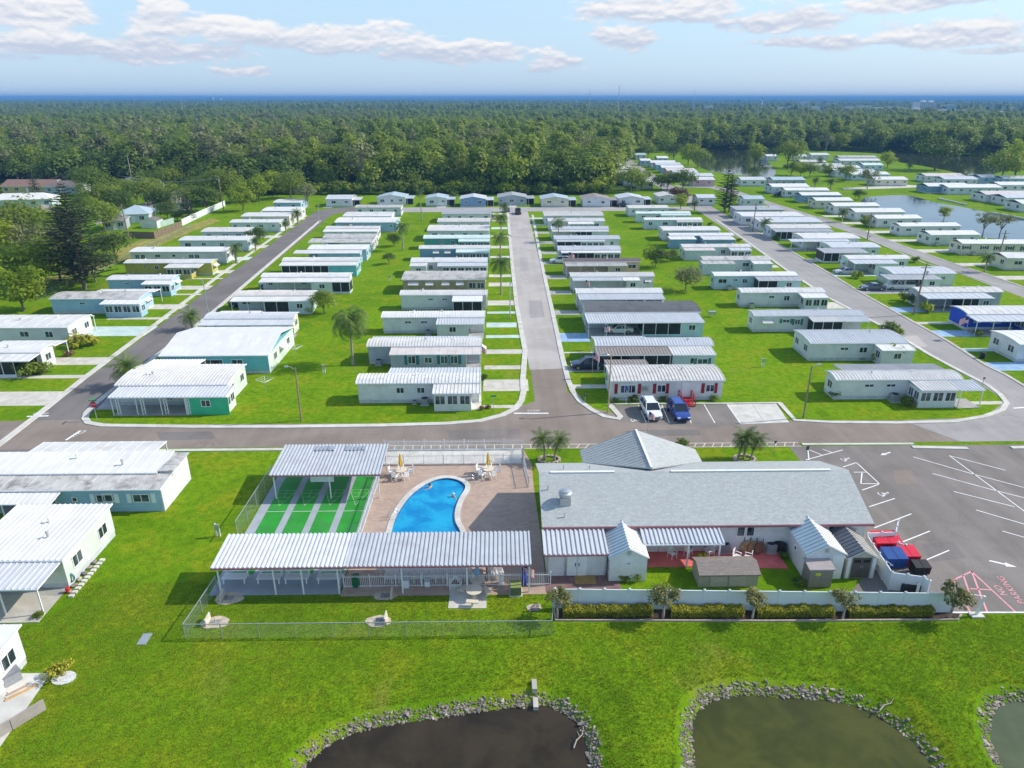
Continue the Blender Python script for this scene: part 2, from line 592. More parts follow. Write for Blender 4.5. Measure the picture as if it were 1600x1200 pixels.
def copy_tree(o, kids, loc, rz=0, sc=1.0, label=None, group=None):
 """copy of a thing with copies of its parts (kids: list of (part, [sub-parts]))"""
 r = o.copy()
 C.objects.link(r)
 r.location = loc
 r.rotation_euler = (0, 0, rz)
 r.scale = (sc, sc, sc) if not isinstance(sc, tuple) else sc
 if label:
  tag(r, label)
 if group:
  r['group'] = group
 for p, subs in kids:
  c = p.copy()
  C.objects.link(c)
  c.parent = r
  for s_ in subs:
   d = s_.copy()
   C.objects.link(d)
   d.parent = c
 return r

def struct(o):
 o['kind'] = 'structure'
 return o

def sheet(name, pts, z, m, parent=None, kind='structure'):
 mb = MB()
 mb.poly([(p[0], p[1], z) for p in pts])
 o = mb.build(name, m, parent)
 if o.data.polygons[0].normal.z < 0:
  o.data.flip_normals()
 if parent is None and kind:
  o['kind'] = kind
 return o

def slab(name, pts, z0, z1, m, parent=None):
 a = sum(pts[i][0] * pts[(i + 1) % len(pts)][1] - pts[(i + 1) % len(pts)][0] * pts[i][1] for i in range(len(pts)))
 if a < 0:
  pts = pts[::-1]
 mb = MB()
 mb.prism(pts, z0, z1)
 o = mb.build(name, m, parent)
 if parent is None:
  o['kind'] = 'structure'
 return o

def strip(name, pts, w, z0, z1, m, parent=None, closed=False):
 """kerb-like band along a polyline"""
 pts = [Vector((p[0], p[1])) for p in pts]
 n = len(pts)
 L, Rr = [], []
 for i, p in enumerate(pts):
  a = pts[(i - 1) % n] if closed or i > 0 else None
  c = pts[(i + 1) % n] if closed or i < n - 1 else None
  d = Vector((0, 0))
  if a is not None:
   d += (p - a).normalized()
  if c is not None:
   d += (c - p).normalized()
  d.normalize()
  nn = Vector((-d.y, d.x)) * (w / 2)
  L.append(p + nn)
  Rr.append(p - nn)
 mb = MB()
 rng = range(n if closed else n - 1)
 for i in rng:
  j = (i + 1) % n
  a, b_, c, d = L[i], L[j], Rr[j], Rr[i]
  mb.poly([(d.x, d.y, z1), (c.x, c.y, z1), (b_.x, b_.y, z1), (a.x, a.y, z1)])
  mb.poly([(a.x, a.y, z0), (a.x, a.y, z1), (b_.x, b_.y, z1), (b_.x, b_.y, z0)])
  mb.poly([(d.x, d.y, z1), (d.x, d.y, z0), (c.x, c.y, z0), (c.x, c.y, z1)])
 if not closed:
  for i in (0, n - 1):
   a, d = L[i], Rr[i]
   mb.poly([(a.x, a.y, z0), (d.x, d.y, z0), (d.x, d.y, z1), (a.x, a.y, z1)])
 o = mb.build(name, m, parent)
 if parent is None:
  o['kind'] = 'structure'
 return o

def line(a, b, w, z, m, name, parent):
 """painted line on the ground"""
 a, b = Vector((a[0], a[1])), Vector((b[0], b[1]))
 d = (b - a).normalized()
 n = Vector((-d.y, d.x)) * (w / 2)
 return sheet(name, [a - n, b - n, b + n, a + n], z, m, parent, kind=None)

def G(*pts):
 return [P(x, y) for x, y in pts]

def smooth_closed(pts, k=6):
 """Catmull-Rom through a closed polygon"""
 out = []
 n = len(pts)
 for i in range(n):
  p0, p1, p2, p3 = (Vector(pts[(i + j - 1) % n][:2]) for j in range(4))
  for q in range(k):
   t = q / k
   out.append(.5 * ((2 * p1) + (p2 - p0) * t + (2 * p0 - 5 * p1 + 4 * p2 - p3) * t * t + (3 * p1 - p0 - 3 * p2 + p3) * t ** 3))
 return out

# ground, ponds, roads
PONDW = -0.9
def PW(l):
 return [P(x, y, PONDW) for x, y in l]

POND1 = smooth_closed(PW([(475, 1200), (486, 1188), (517, 1162), (555, 1145), (608, 1133), (685, 1122), (748, 1112), (811, 1105), (853, 1103), (876, 1112), (899, 1128), (912, 1146), (919, 1172), (923, 1200), (926, 1260), (900, 1340), (780, 1400), (600, 1380), (470, 1300)]), 4)
POND2 = smooth_closed(PW([(1084, 1200), (1081, 1164), (1081, 1130), (1091, 1110), (1120, 1093), (1165, 1086), (1225, 1090), (1285, 1093), (1330, 1102), (1364, 1115), (1397, 1136), (1424, 1156), (1448, 1182), (1460, 1210), (1462, 1270), (1400, 1350), (1250, 1390), (1120, 1340), (1090, 1260)]), 4)
POND3 = smooth_closed(PW([(1562, 1190), (1549, 1164), (1547, 1130), (1555, 1107), (1577, 1097), (1605, 1096), (1660, 1100), (1760, 1130), (1800, 1200), (1740, 1290), (1640, 1280), (1585, 1230)]), 4)
POOL = smooth_closed(G((611, 829), (620, 805), (638, 778), (659, 760), (679, 750.5), (698, 747.5), (716, 750.5), (727, 757.5), (728.5, 766), (719, 781), (711.5, 799), (713, 814), (721, 829), (722, 850), (700, 866), (660, 872), (622, 860), (609, 843)), 5)

def sdf(px, py, poly):
 """signed distance of arrays px,py to polygon (negative inside)"""
 d = np.full(px.shape, 1e18)
 ins = np.zeros(px.shape, bool)
 n = len(poly)
 for i in range(n):
  ax, ay = poly[i][0], poly[i][1]
  bx, by = poly[(i + 1) % n][0], poly[(i + 1) % n][1]
  ex, ey = bx - ax, by - ay
  wx, wy = px - ax, py - ay
  t = np.clip((wx * ex + wy * ey) / (ex * ex + ey * ey + 1e-12), 0, 1)
  d = np.minimum(d, (wx - ex * t) ** 2 + (wy - ey * t) ** 2)
  c = ((ay <= py) & (by > py)) | ((by <= py) & (ay > py))
  with np.errstate(divide='ignore', invalid='ignore'):
   xi = ax + (py - ay) * ex / (ey if abs(ey) > 1e-12 else 1e-12)
  ins ^= c & (px < xi)
 d = np.sqrt(d)
 return np.where(ins, -d, d)

def ground_z(x, y):
 x = np.asarray(x, float)
 y = np.asarray(y, float)
 z = np.zeros(x.shape)
 near = (x > -40) & (x < 60) & (y > 5) & (y < 62)
 if near.any():
  xx, yy = x[near], y[near]
  zz = np.zeros(xx.shape)
  for p in (POND1, POND2, POND3):
   d = sdf(xx, yy, p)
   h = np.where(d < 0, np.maximum(PONDW + d * .6, -2.4),
    np.where(d < 1.1, PONDW + .62 * np.clip(d / 1.1, 0, 1), PONDW + .62 + (-PONDW - .62) * (np.clip((d - 1.1) / 2.6, 0, 1) ** 2 * (3 - 2 * np.clip((d - 1.1) / 2.6, 0, 1)))))
   zz = np.minimum(zz, h)
  d = sdf(xx, yy, POOL)
  zz = np.where(d < .55, -2.2, zz)
  z[near] = zz
 return z

def grow(a, step, lim, k=1.14):
 out = []
 while abs(a) < lim:
  a += step
  step *= k
  out.append(a)
 return out

def build_ground():
 xs = list(np.arange(-40, 60.01, .5))
 xs = sorted(grow(-40, -1.0, 32000)) + xs + grow(60, 1.0, 32000)
 ys = list(np.arange(10, 62.01, .45))
 ys = sorted(grow(10, -1.0, 9000)) + ys + grow(62, 1.0, 40000)
 X, Y = np.meshgrid(np.array(xs), np.array(ys))
 Z = ground_z(X, Y)
 nx, ny = len(xs), len(ys)
 V = np.stack([X.ravel(), Y.ravel(), Z.ravel()], 1)
 idx = np.arange(nx * ny).reshape(ny, nx)
 Fc = np.stack([idx[:-1, :-1].ravel(), idx[:-1, 1:].ravel(), idx[1:, 1:].ravel(), idx[1:, :-1].ravel()], 1)
 me = bpy.data.meshes.new('ground')
 me.from_pydata(V.tolist(), [], Fc.tolist())
 me.materials.append(GRASS)
 me.polygons.foreach_set('use_smooth', [True] * len(Fc))
 struct(link('ground', me))

build_ground()

POND_MATS = [water_mat('pond_brown', (.024, .018, .010), (.046, .034, .018), .07, 1.6, .10, .3),
    water_mat('pond_olive', (.044, .050, .007), (.074, .078, .013), .07, 1.6, .10, .3),
    water_mat('pond_green', (.075, .095, .045), (.10, .12, .06), .07, 1.6, .10, .3)]
for pts, m in zip((POND1, POND2, POND3), POND_MATS):
 c = sum((Vector(p[:2]) for p in pts), Vector((0, 0))) / len(pts)
 sheet('pond_water', [c + (Vector(p[:2]) - c) * 1.06 for p in pts], PONDW, m)

LAKE = water_mat('lake_water', (.035, .055, .075), (.05, .075, .095), .06, .25, .06, .02)
RIVER = water_mat('river_water', (.03, .045, .02), (.05, .065, .03), .05, .15, .05, .01)
LAG = [P(*q) for q in [(1352, 309), (1366, 307), (1408, 305), (1432, 308), (1460, 316), (1500, 323), (1540, 331), (1576, 339), (1605, 345), (1660, 356), (1640, 376), (1570, 374), (1500, 366), (1440, 350), (1400, 338), (1368, 330), (1345, 316)]]
sheet('lagoon_water', smooth_closed(LAG, 4), .03, LAKE)
sheet('river_water', smooth_closed([P(*q) for q in [(1076, 238), (1110, 235), (1165, 233), (1222, 236), (1200, 249), (1207, 262), (1190, 276), (1150, 273), (1112, 268), (1090, 259), (1080, 248)]], 3), .03, RIVER)
sheet('river_water', smooth_closed([P(*q) for q in [(1215, 234), (1300, 233.5), (1400, 236), (1460, 239), (1520, 243), (1600, 246), (1680, 250), (1690, 262), (1565, 268), (1545, 283), (1525, 281), (1500, 271), (1440, 259), (1400, 252), (1383, 241), (1300, 236.5)]], 3), .034, RIVER)
sheet('inlet_water', smooth_closed([P(*q) for q in [(1184, 268), (1200, 264), (1212, 266), (1208, 276), (1190, 278), (1180, 273)]], 3), .038, LAKE)

AS_LEFT = asphalt('asphalt_left', (.165, .148, .14), (.225, .205, .195), .35)
AS_CROSS = asphalt('asphalt_cross', (.225, .185, .155), (.30, .25, .215), .32)
AS_CENT = asphalt('asphalt_central', (.40, .365, .34), (.51, .47, .44), .5)
AS_RIGHT = asphalt('asphalt_right', (.31, .29, .28), (.40, .375, .36), .4)
AS_LOT = asphalt('asphalt_lot', (.185, .165, .148), (.27, .24, .22), .25)
AS_FAR = asphalt('asphalt_far', (.36, .345, .33), (.44, .42, .40), .4)

struct(sheet('left_road', [(-48.6, 50), (-55.2, 50), (-55.0, 74), (-60.9, 240), (-59, 247), (-52, 250.5), (-46, 250), (-46, 238.6), (-52.5, 238), (-54.0, 232), (-48.9, 76)], .004, AS_LEFT))
struct(sheet('cross_street', [(-60, 69.0), (-60, 76.2), (-49.2, 76.6), (-44, 75.0), (60, 74.6), (62, 69.0)], .008, AS_CROSS))
struct(sheet('cross_street_end', [(50.5, 69.0), (47.0, 74.6), (57, 75.2), (63.0, 80), (63.4, 88), (68.6, 88), (69.5, 84), (73, 79.5), (130, 78), (130, 69)], .014, AS_RIGHT))
struct(sheet('central_road', [(4.1, 92), (8.95, 92.5), (9.6, 240), (3.2, 240), (3.3, 160), (3.5, 125)], .012, AS_CENT))
struct(sheet('central_road_mouth', [(2.2, 74), (-4, 74.5), (4.3, 81), (4.25, 92), (8.95, 92.5), (8.6, 84), (11, 79), (16, 75.5), (16, 74)], .0125, AS_CROSS))
struct(sheet('right_road', [(63.3, 84), (68.8, 84), (69.7, 118), (70.9, 147), (72.3, 198), (73.6, 240), (75, 330), (79, 420), (84, 500), (78, 504), (71, 420), (68, 330), (66.4, 240), (64.8, 198), (63, 155), (62.6, 120)], .010, AS_RIGHT))
struct(sheet('lagoon_road', [(99.5, 60), (105, 60), (104.0, 150), (103.2, 200), (98, 268), (97, 296), (92, 312), (76, 316), (76, 309), (88, 305), (91, 292), (94, 268), (98.2, 200), (98.8, 150)], .016, AS_RIGHT))
struct(sheet('back_street', [(-46, 238.8), (66, 241.5), (66, 250), (-46, 250)], .018, AS_FAR))

# painted stop lines on the road mouths, with the word faint beside them
cs = bpy.data.objects['cross_street']
for a, b, w in [((803, 646), (857, 646), .30), ((42, 651), (76, 650), .32), ((1583, 638), (1612, 636), .3)]:
 line(P(*a), P(*b), w, .024, WHITEPAINT, 'stop_line', cs)
line(P(103, 688), P(126, 673), .3, .024, WHITEPAINT, 'stop_line', cs)

def ground_text(txt, p, size, rot, m, name, parent, z=.026, stretch=1.0, shear=0):
 cu = bpy.data.curves.new(name, 'FONT')
 cu.body = txt
 cu.size = 1
 cu.align_x = 'LEFT'
 cu.space_character = 1.08
 o = bpy.data.objects.new(name, cu)
 C.objects.link(o)
 bpy.context.view_layer.update()
 dg = bpy.context.evaluated_depsgraph_get()
 me = bpy.data.meshes.new_from_object(o.evaluated_get(dg))
 bpy.data.objects.remove(o)
 me.materials.clear()
 me.materials.append(m)
 ob = link(name, me, parent, (p[0], p[1], z), rot)
 ob.scale = (size, size * stretch, 1)
 return ob

ground_text('STOP', P(113, 684), .75, rad(62), WHITEPAINT, 'road_lettering', cs)
ground_text('STOP', P(824, 643), .6, 0, WHITEPAINT, 'road_lettering', cs)
ground_text('STOP', P(50, 648), .7, 0, WHITEPAINT, 'road_lettering', cs)

# kerbs (low rolled concrete)
KB = [(500, 345), (322, 497), (240, 560), (148, 632), (136, 645), (133, 654), (138, 661), (160, 665), (300, 667), (450, 667), (600, 665), (700, 662), (750, 658), (785, 649), (806, 638), (815, 626), (818, 612), (817, 595), (817, 594)]
KBW = [(3.75, 100), (3.1, 125), (2.9, 160), (2.85, 240)]
strip('kerb', [P(*q)[:2] for q in KB[:-1]] + KBW, .75, 0, .09, CONC_LT)
strip('kerb', [P(*q) for q in [(832, 336), (846, 410), (866, 500), (879, 560), (888, 595), (895, 612), (906, 627), (925, 641), (945, 651), (966, 655), (969, 651), (953, 633)]], .7, 0, .09, CONC_LT)
strip('kerb', [P(*q) for q in [(953, 632), (1060, 631), (1132, 631), (1220, 630)]], .3, 0, .10, CONC_LT)
strip('kerb', [P(*q) for q in [(1218, 630), (1242, 657), (1300, 660), (1400, 661), (1490, 659), (1538, 651), (1566, 641), (1573, 630), (1562, 616), (1543, 602), (1485, 572), (1450, 553), (1400, 522), (1347, 493), (1292, 464), (1230, 423), (1165, 376), (1118, 343)]], .6, 0, .09, CONC_LT)
strip('kerb', [P(*q) for q in [(-40, 722), (0, 694), (60, 648), (130, 592), (230, 517), (350, 425), (440, 362), (478, 337)]], .8, 0, .09, CONC_LT)
strip('kerb', [P(*q) for q in [(1680, 650), (1620, 615), (1571, 585.6), (1542, 572), (1479, 532), (1407, 492), (1341, 455), (1301, 430), (1240, 395), (1180, 361), (1150, 342)]], .5, 0, .09, CONC)
strip('kerb', [P(*q) for q in [(1620, 456), (1550, 431), (1480, 408.5), (1420, 388), (1360, 364.5), (1280, 338.5)]], .5, 0, .08, CONC)
strip('kerb', [P(*q) for q in [(1560, 446.5), (1498, 425.5), (1446, 412), (1376, 382), (1322, 360)]], .45, 0, .08, CONC)
strip('kerb', [(-47, 68.4), (-12.6, 68.4)], .5, 0, .09, CONC_LT)
strip('kerb', [(32.8, 68.6), (45.0, 68.5)][:2], .4, 0, .09, CONC_LT)
strip('kerb', [P(1425, 699), P(1512, 701)], .55, 0, .10, CONC_LT)
strip('kerb', [P(1580, 700), P(1680, 699)], .55, 0, .10, CONC_LT)

# driveways and walks: (photo x where read, near row, far row, material)
def drive(x0, x1, xr, ya, yb, m=0, name='driveway', rnd=True):
 y1 = P(xr, ya).y
 y2 = P(xr, yb).y
 sheet(name, [(x0, y1), (x1, y1), (x1, y2), (x0, y2)], .006 + .0005 * (int(abs(y1)) % 5), DRIVE[m])

for ya, yb, m in [(637.5, 633, 0), (611, 593, 0), (577, 571, 0), (553, 546, 0), (528, 523.5, 1), (511.5, 504, 1), (490, 486.7, 1), (477, 469.5, 0), (447.5, 441.5, 0), (433, 429, 0),
     (403, 400, 0), (388, 384, 0), (370, 368, 0), (358, 355, 1), (346, 344, 0), (335, 333, 0)]:
 drive(-2.2, 2.8 + .9 * (ya > 520), 790, ya, yb, m)
for ya, yb, m in [(607, 601, 0), (581, 573.5, 3), (552, 550, 0), (534, 520.5, 2), (492, 485, 3), (460, 454, 3), (436, 430, 3), (413, 408, 3), (397, 393, 3), (381, 377, 3), (365, 362, 3), (352, 350, 1), (342, 340, 1)]:
 drive(9.15, 14.0, 890, ya, yb, m)
for xr, ya, yb, m, x1 in [(20, 634, 612, 0, -85), (110, 591, 586, 0, -68), (130, 570, 558.5, 0, -70), (190, 525, 510, 1, -68), (240, 499, 496, 0, -67), (262, 483, 475.5, 0, -69), (285, 461, 459, 0, -66), (310, 452.5, 446.5, 0, -68),
       (330, 436, 434.5, 0, -66), (350, 427, 422, 0, -68), (392, 406.5, 401.5, 1, -67), (420, 387.5, 383, 0, -68), (440, 371.5, 368, 0, -67), (455, 356, 353.5, 0, -67), (470, 343, 341, 0, -67)]:
 xe = P(xr, ya).y
 drive(-55.2 - (xe - 74) * .0355, x1, xr, ya, yb, m)
for xr, ya, yb, m, x1 in [(1580, 579, 566, 2, 83), (1530, 549, 544, 1, 83), (1490, 526, 516, 2, 84), (1455, 506.5, 503, 0, 82), (1410, 488, 480, 2, 84), (1355, 459, 451, 3, 86), (1310, 431.5, 426.5, 1, 84), (1260, 409.5, 404.5, 0, 83), (1225, 391, 387, 0, 84), (1185, 368, 364, 0, 83), (1165, 359, 356, 0, 83)]:
 drive(69.0 + (P(xr, ya).y - 90) * .026, x1, xr, ya, yb, m)
for xr, ya, yb, m, x1 in [(1590, 437, 431, 0, 113), (1520, 415.5, 411, 0, 113), (1470, 394.5, 389.5, 0, 112), (1410, 377.5, 374, 0, 112), (1375, 364.5, 360.5, 0, 112), (1340, 350, 347, 0, 111), (1310, 339, 336.5, 0, 111)]:
 drive(103.5, x1, xr, ya, yb, m)
for xr, ya, yb in [(1540, 632, 627), (1345, 482, 472), (1440, 545, 538), (1300, 462, 457), (1225, 418, 414)]:
 drive(56.0, 62.4, xr, ya, yb, 0)
sheet('driveway', G((205, 640), (150, 640), (168, 622), (186, 605), (215, 607)), .009, DRIVE[3])
for px in (515, 605, 690, 800, 865, 935, 985):
 a = P(px, 322)
 sheet('driveway', [(a.x - 1.6, 250), (a.x + 1.6, 250), (a.x + 1.6, 256), (a.x - 1.6, 256)], .007, DRIVE[0])
sheet('path', G((735, 640), (752, 640), (752, 588), (738, 590)), .0085, CONC_LT)

# the office car park north of the street
office_lot = struct(sheet('office_car_park', G((962, 658), (955, 634), (1136, 632), (1160, 663), (1100, 668)), .016, AS_LOT))
pad = struct(sheet('parking_pad', G((1137, 632), (1213, 631), (1233, 660), (1158, 663)), .017, CONC_LT))
for a, b in [((998, 633), (1010, 661)), ((1034, 633), (1046, 661)), ((1068, 633), (1080, 661)), ((1100, 632), (1117, 661)), ((1136, 632), (1157, 662))]:
 line(P(*a), P(*b), .12, .022, WHITEPAINT, 'parking_line', office_lot)
line(P(1176, 632), P(1194, 660), .12, .022, CONC, 'joint', pad)

def wheelchair(p, s, rot, parent, z=.03):
 mb = MB()
 n = 14
 for k in range(11):
  a0, a1 = rad(-160 + k * 27), rad(-160 + (k + 1) * 27)
  for r0, r1 in ((.30, .42),):
   mb.poly([(r0 * math.cos(a0), r0 * math.sin(a0), 0), (r1 * math.cos(a0), r1 * math.sin(a0), 0), (r1 * math.cos(a1), r1 * math.sin(a1), 0), (r0 * math.cos(a1), r0 * math.sin(a1), 0)])
 mb.poly([(-.05, .1, 0), (.07, .1, 0), (.07, .75, 0), (-.05, .75, 0)])
 mb.poly([(.07, .1, 0), (.45, .1, 0), (.45, .22, 0), (.07, .22, 0)])
 mb.poly([(.36, .1, 0), (.48, .1, 0), (.62, -.38, 0), (.5, -.38, 0)])
 mb.poly([(.07, .45, 0), (.32, .45, 0), (.32, .55, 0), (.07, .55, 0)])
 mb.poly([(.01 + .14 * math.cos(t * .7854), .92 + .14 * math.sin(t * .7854), 0) for t in range(8)])
 o = mb.build('wheelchair_symbol', WHITEPAINT, parent, loc=(p[0], p[1], z), rz=rot)
 o.scale = (s, s, 1)
 return o

wheelchair(P(989, 657), .7, rad(-90), office_lot)

# the big car park south of the street
lot = struct(sheet('parking_lot', [(24, 41.25), (30.9, 48), (31.2, 68.2), (130, 68.2), (130, 41.2)], .006, AS_LOT))
for a, b in [((1427, 714), (1510, 738)), ((1510, 738), (1600, 762)), ((1483, 712), (1571, 735)), ((1457, 740), (1545, 764)), ((1545, 764), (1620, 783)), ((1490, 768), (1585, 792)), ((1525, 797), (1610, 822)), ((1566, 830), (1640, 851)),
    ((1483, 712), (1610, 806)), ((1258, 719), (1317, 703)), ((1358, 792), (1398, 779)), ((1366, 825), (1424, 803)), ((1400, 851), (1453, 830)), ((1445, 876), (1483, 860)), ((1347, 766), (1373, 757))]:
 line(P(*a), P(*b), .11, .018, WHITEPAINT, 'parking_line', lot)
for a, b in [((1264, 703), (1284, 711)), ((1285, 702), (1302, 708)), ((1262, 700), (1264, 719)), ((1317, 730), (1338, 723)), ((1338, 723), (1374, 756)), ((1347, 737), (1345, 756)), ((1345, 756), (1374, 756)), ((1334, 738), (1353, 738))]:
 line(P(*a), P(*b), .11, .0185, WHITEPAINT, 'parking_line', lot)
wheelchair(P(1318, 718), .75, rad(-70), lot)
wheelchair(P(1377, 772), .8, rad(-75), lot)

def arrow(p, rot, s, parent):
 mb = MB()
 mb.poly([(-.9, -.10, 0), (.2, -.10, 0), (.2, .10, 0), (-.9, .10, 0)])
 mb.poly([(.2, -.32, 0), (1.0, 0, 0), (.2, .32, 0)])
 o = mb.build('direction_arrow', WHITEPAINT, parent, loc=(p[0], p[1], .0195), rz=rot)
 o.scale = (s, s, 1)

arrow(P(1384, 709), rad(205), .8, lot)
arrow(P(1566, 881), rad(-28), 1.0, lot)
for a, b in [((1478, 912), (1518, 893)), ((1518, 893), (1586, 956)), ((1518, 893), (1543, 958)), ((1505, 899), (1515, 928)), ((1490, 907), (1516, 957)), ((1516, 920), (1548, 922))]:
 line(P(*a), P(*b), .14, .0188, PINKPAINT, 'no_parking_line', lot)
v1, v2 = P(1549, 894), P(1590, 944)
r_ = math.atan2(v2.y - v1.y, v2.x - v1.x)
ground_text('NO', P(1575, 931), .75, r_ + math.pi, PINKPAINT, 'lettering', lot, .0192)
ground_text('PARKING', P(1603, 944), .75, r_ + math.pi, PINKPAINT, 'lettering', lot, .0192)
line(P(1488, 957), P(1620, 957), .14, .0198, WHITEPAINT, 'edge_line', lot)
struct(sheet('walkway', [(-12.6, 68.15), (32.6, 68.15), (32.6, 69.15), (-12.6, 69.15)], .0245, AS_CROSS))
wk = bpy.data.objects['walkway']
for k in range(46):
 x = -12.4 + k * .98
 line((x, 68.2), (x + (0.0 if k < 18 else .45), 69.1), .09, .029, YELLOWLINE, 'stripe', wk)
for y in (68.18, 69.12):
 line((-12.6, y), (32.6, y), .1, .0295, YELLOWLINE, 'edge_stripe', wk)

# mobile homes
WIN_CACHE = {}

def window_mesh(w, h, split):
 k = (round(w, 2), round(h, 2), split)
 if k not in WIN_CACHE:
  f = MB()
  t = .07
  f.box((-w / 2, -.05, 0), (w / 2, .02, t))
  f.box((-w / 2, -.05, h - t), (w / 2, .02, h))
  f.box((-w / 2, -.05, t), (-w / 2 + t, .02, h - t))
  f.box((w / 2 - t, -.05, t), (w / 2, .02, h - t))
  for s in range(1, split):
   x = -w / 2 + w * s / split
   f.box((x - .03, -.045, t), (x + .03, .02, h - t))
  p = MB()
  for s in range(split):
   p.box((-w / 2 + t, -.02, t), (w / 2 - t, .01, h - t))
   break
  WIN_CACHE[k] = (f.mesh('window', TRIM), p.mesh('pane', GLASS))
 return WIN_CACHE[k]

def window(parent, x, y, z, w=1.1, h=.9, rz=0, split=2):
 f, p = window_mesh(w, h, split)
 o = link('window', f, parent, (x, y, z), rz)
 link('pane', p, o)
 return o

PANEL_CACHE = {}

def box_part(name, parent, a, b, m):
 """a box part; alike sizes share mesh data"""
 d = tuple(round(b[i] - a[i], 3) for i in range(3))
 k = (name, d, m.name)
 if k not in PANEL_CACHE:
  mb = MB()
  mb.box((0, 0, 0), d)
  PANEL_CACHE[k] = mb.mesh(name, m)
 return link(name, PANEL_CACHE[k], parent, a)

def shutters(parent, x, y, z, w, h, m):
 for s in (-1, 1):
  xx = x + s * (w / 2 + .24)
  box_part('shutter', parent, (xx - .19, y - .06, z - .05), (xx + .19, y + .01, z + h + .05), m)

def window_awning(parent, x, y, z, w, m, rz=0, d=.8):
 mb = MB()
 n = max(3, int(w / .3))
 for k in range(n):
  x0, x1 = -w / 2 + k * w / n, -w / 2 + (k + 1) * w / n
  mb.poly([(x0, -d, -.42), (x1 - .05, -d, -.42), (x1 - .05, 0, .06), (x0, 0, .06)])
  mb.poly([(x1 - .05, -d, -.45), (x1, -d, -.45), (x1, 0, .02), (x1 - .05, 0, .02)])
 for s in (-1, 1):
  mb.bar((s * w / 2, -d, -.42), (s * w / 2, 0, -.42), .04)
  mb.poly([(s * w / 2, -d, -.42), (s * w / 2, 0, .06), (s * w / 2, 0, -.42)])
 return mb.build('window_awning', m, parent, loc=(x, y, z), rz=rz)

def add_roof(mb, x0, x1, prof, ribs, pitch=.42, rh=.055, rw=.10, th=.10, m=0, me=1, seams=0):
 """sheet roof along a (y, z) profile with raised ribs, fascia and gable trims"""
 for (ya, za), (yb, zb) in zip(prof, prof[1:]):
  mb.poly([(x0, ya, za), (x1, ya, za), (x1, yb, zb), (x0, yb, zb)], m)
  mb.poly([(x0, ya, za - th), (x0, yb, zb - th), (x1, yb, zb - th), (x1, ya, za - th)], me)
  for x, fl in ((x0, 0), (x1, 1)):
   q = [(x, ya, za - th), (x, ya, za), (x, yb, zb), (x, yb, zb - th)]
   mb.poly(q if fl == 0 else q[::-1], me)
 for (y, z), s in ((prof[0], 0), (prof[-1], 1)):
  q = [(x0, y, z - th), (x1, y, z - th), (x1, y, z), (x0, y, z)]
  mb.poly(q if s == 0 else q[::-1], me)
 y, z = prof[0]
 mb.box((x0, y - .05, z - th - .03), (x1, y - .003, z - .02), me)
 step = pitch if ribs else (seams or 0)
 if step:
  n = max(1, int((x1 - x0) / step))
  hh = rh if ribs else .03
  ww = rw if ribs else .06
  for k in range(n + 1):
   xa = x0 + (x1 - x0 - ww) * k / n
   xb = xa + ww
   for (ya, za), (yb, zb) in zip(prof, prof[1:]):
    mb.poly([(xa, ya, za + hh), (xb, ya, za + hh), (xb, yb, zb + hh), (xa, yb, zb + hh)], m)
    mb.poly([(xa, ya, za), (xa, ya, za + hh), (xa, yb, zb + hh), (xa, yb, zb)], m)
    mb.poly([(xb, ya, za + hh), (xb, ya, za), (xb, yb, zb), (xb, yb, zb + hh)], m)
   y, z = prof[0]
   mb.poly([(xa, y, z), (xb, y, z), (xb, y, z + hh), (xa, y, z + hh)], m)

def barrel(D, z, h=.32, n=6):
 return [(D * k / n, z + h * (math.sin(math.pi * (k / n)) ** .8 if 0 < k < n else 0)) for k in range(n + 1)]

POST_CACHE = {}

def posts(parent, xs, y, z, m=None, w=.09):
 for x in xs:
  box_part('post', parent, (x - w / 2, y - w / 2, .02), (x + w / 2, y + w / 2, round(z, 2)), m or TRIM)

ORD = ['', 'first', 'second', 'third', 'fourth', 'fifth', 'sixth', 'seventh', 'eighth', 'ninth', 'tenth', 'eleventh', 'twelfth', 'thirteenth', 'fourteenth', 'fifteenth', 'sixteenth', 'seventeenth', 'eighteenth', 'nineteenth', 'twentieth']
ROWS = {'A': 'left of left road', 'B': 'right of left road', 'C': 'left of middle road', 'D': 'right of middle road', 'E': 'left of right road', 'F': 'right of right road',
  'G': 'on the lagoon’s near bank', 'H': 'beyond the lagoon', 'I': 'on the far peninsula', 'J': 'right of the far lane', 'K': 'left of the far lane', 'T': 'below the woods'}
HOMES = {}

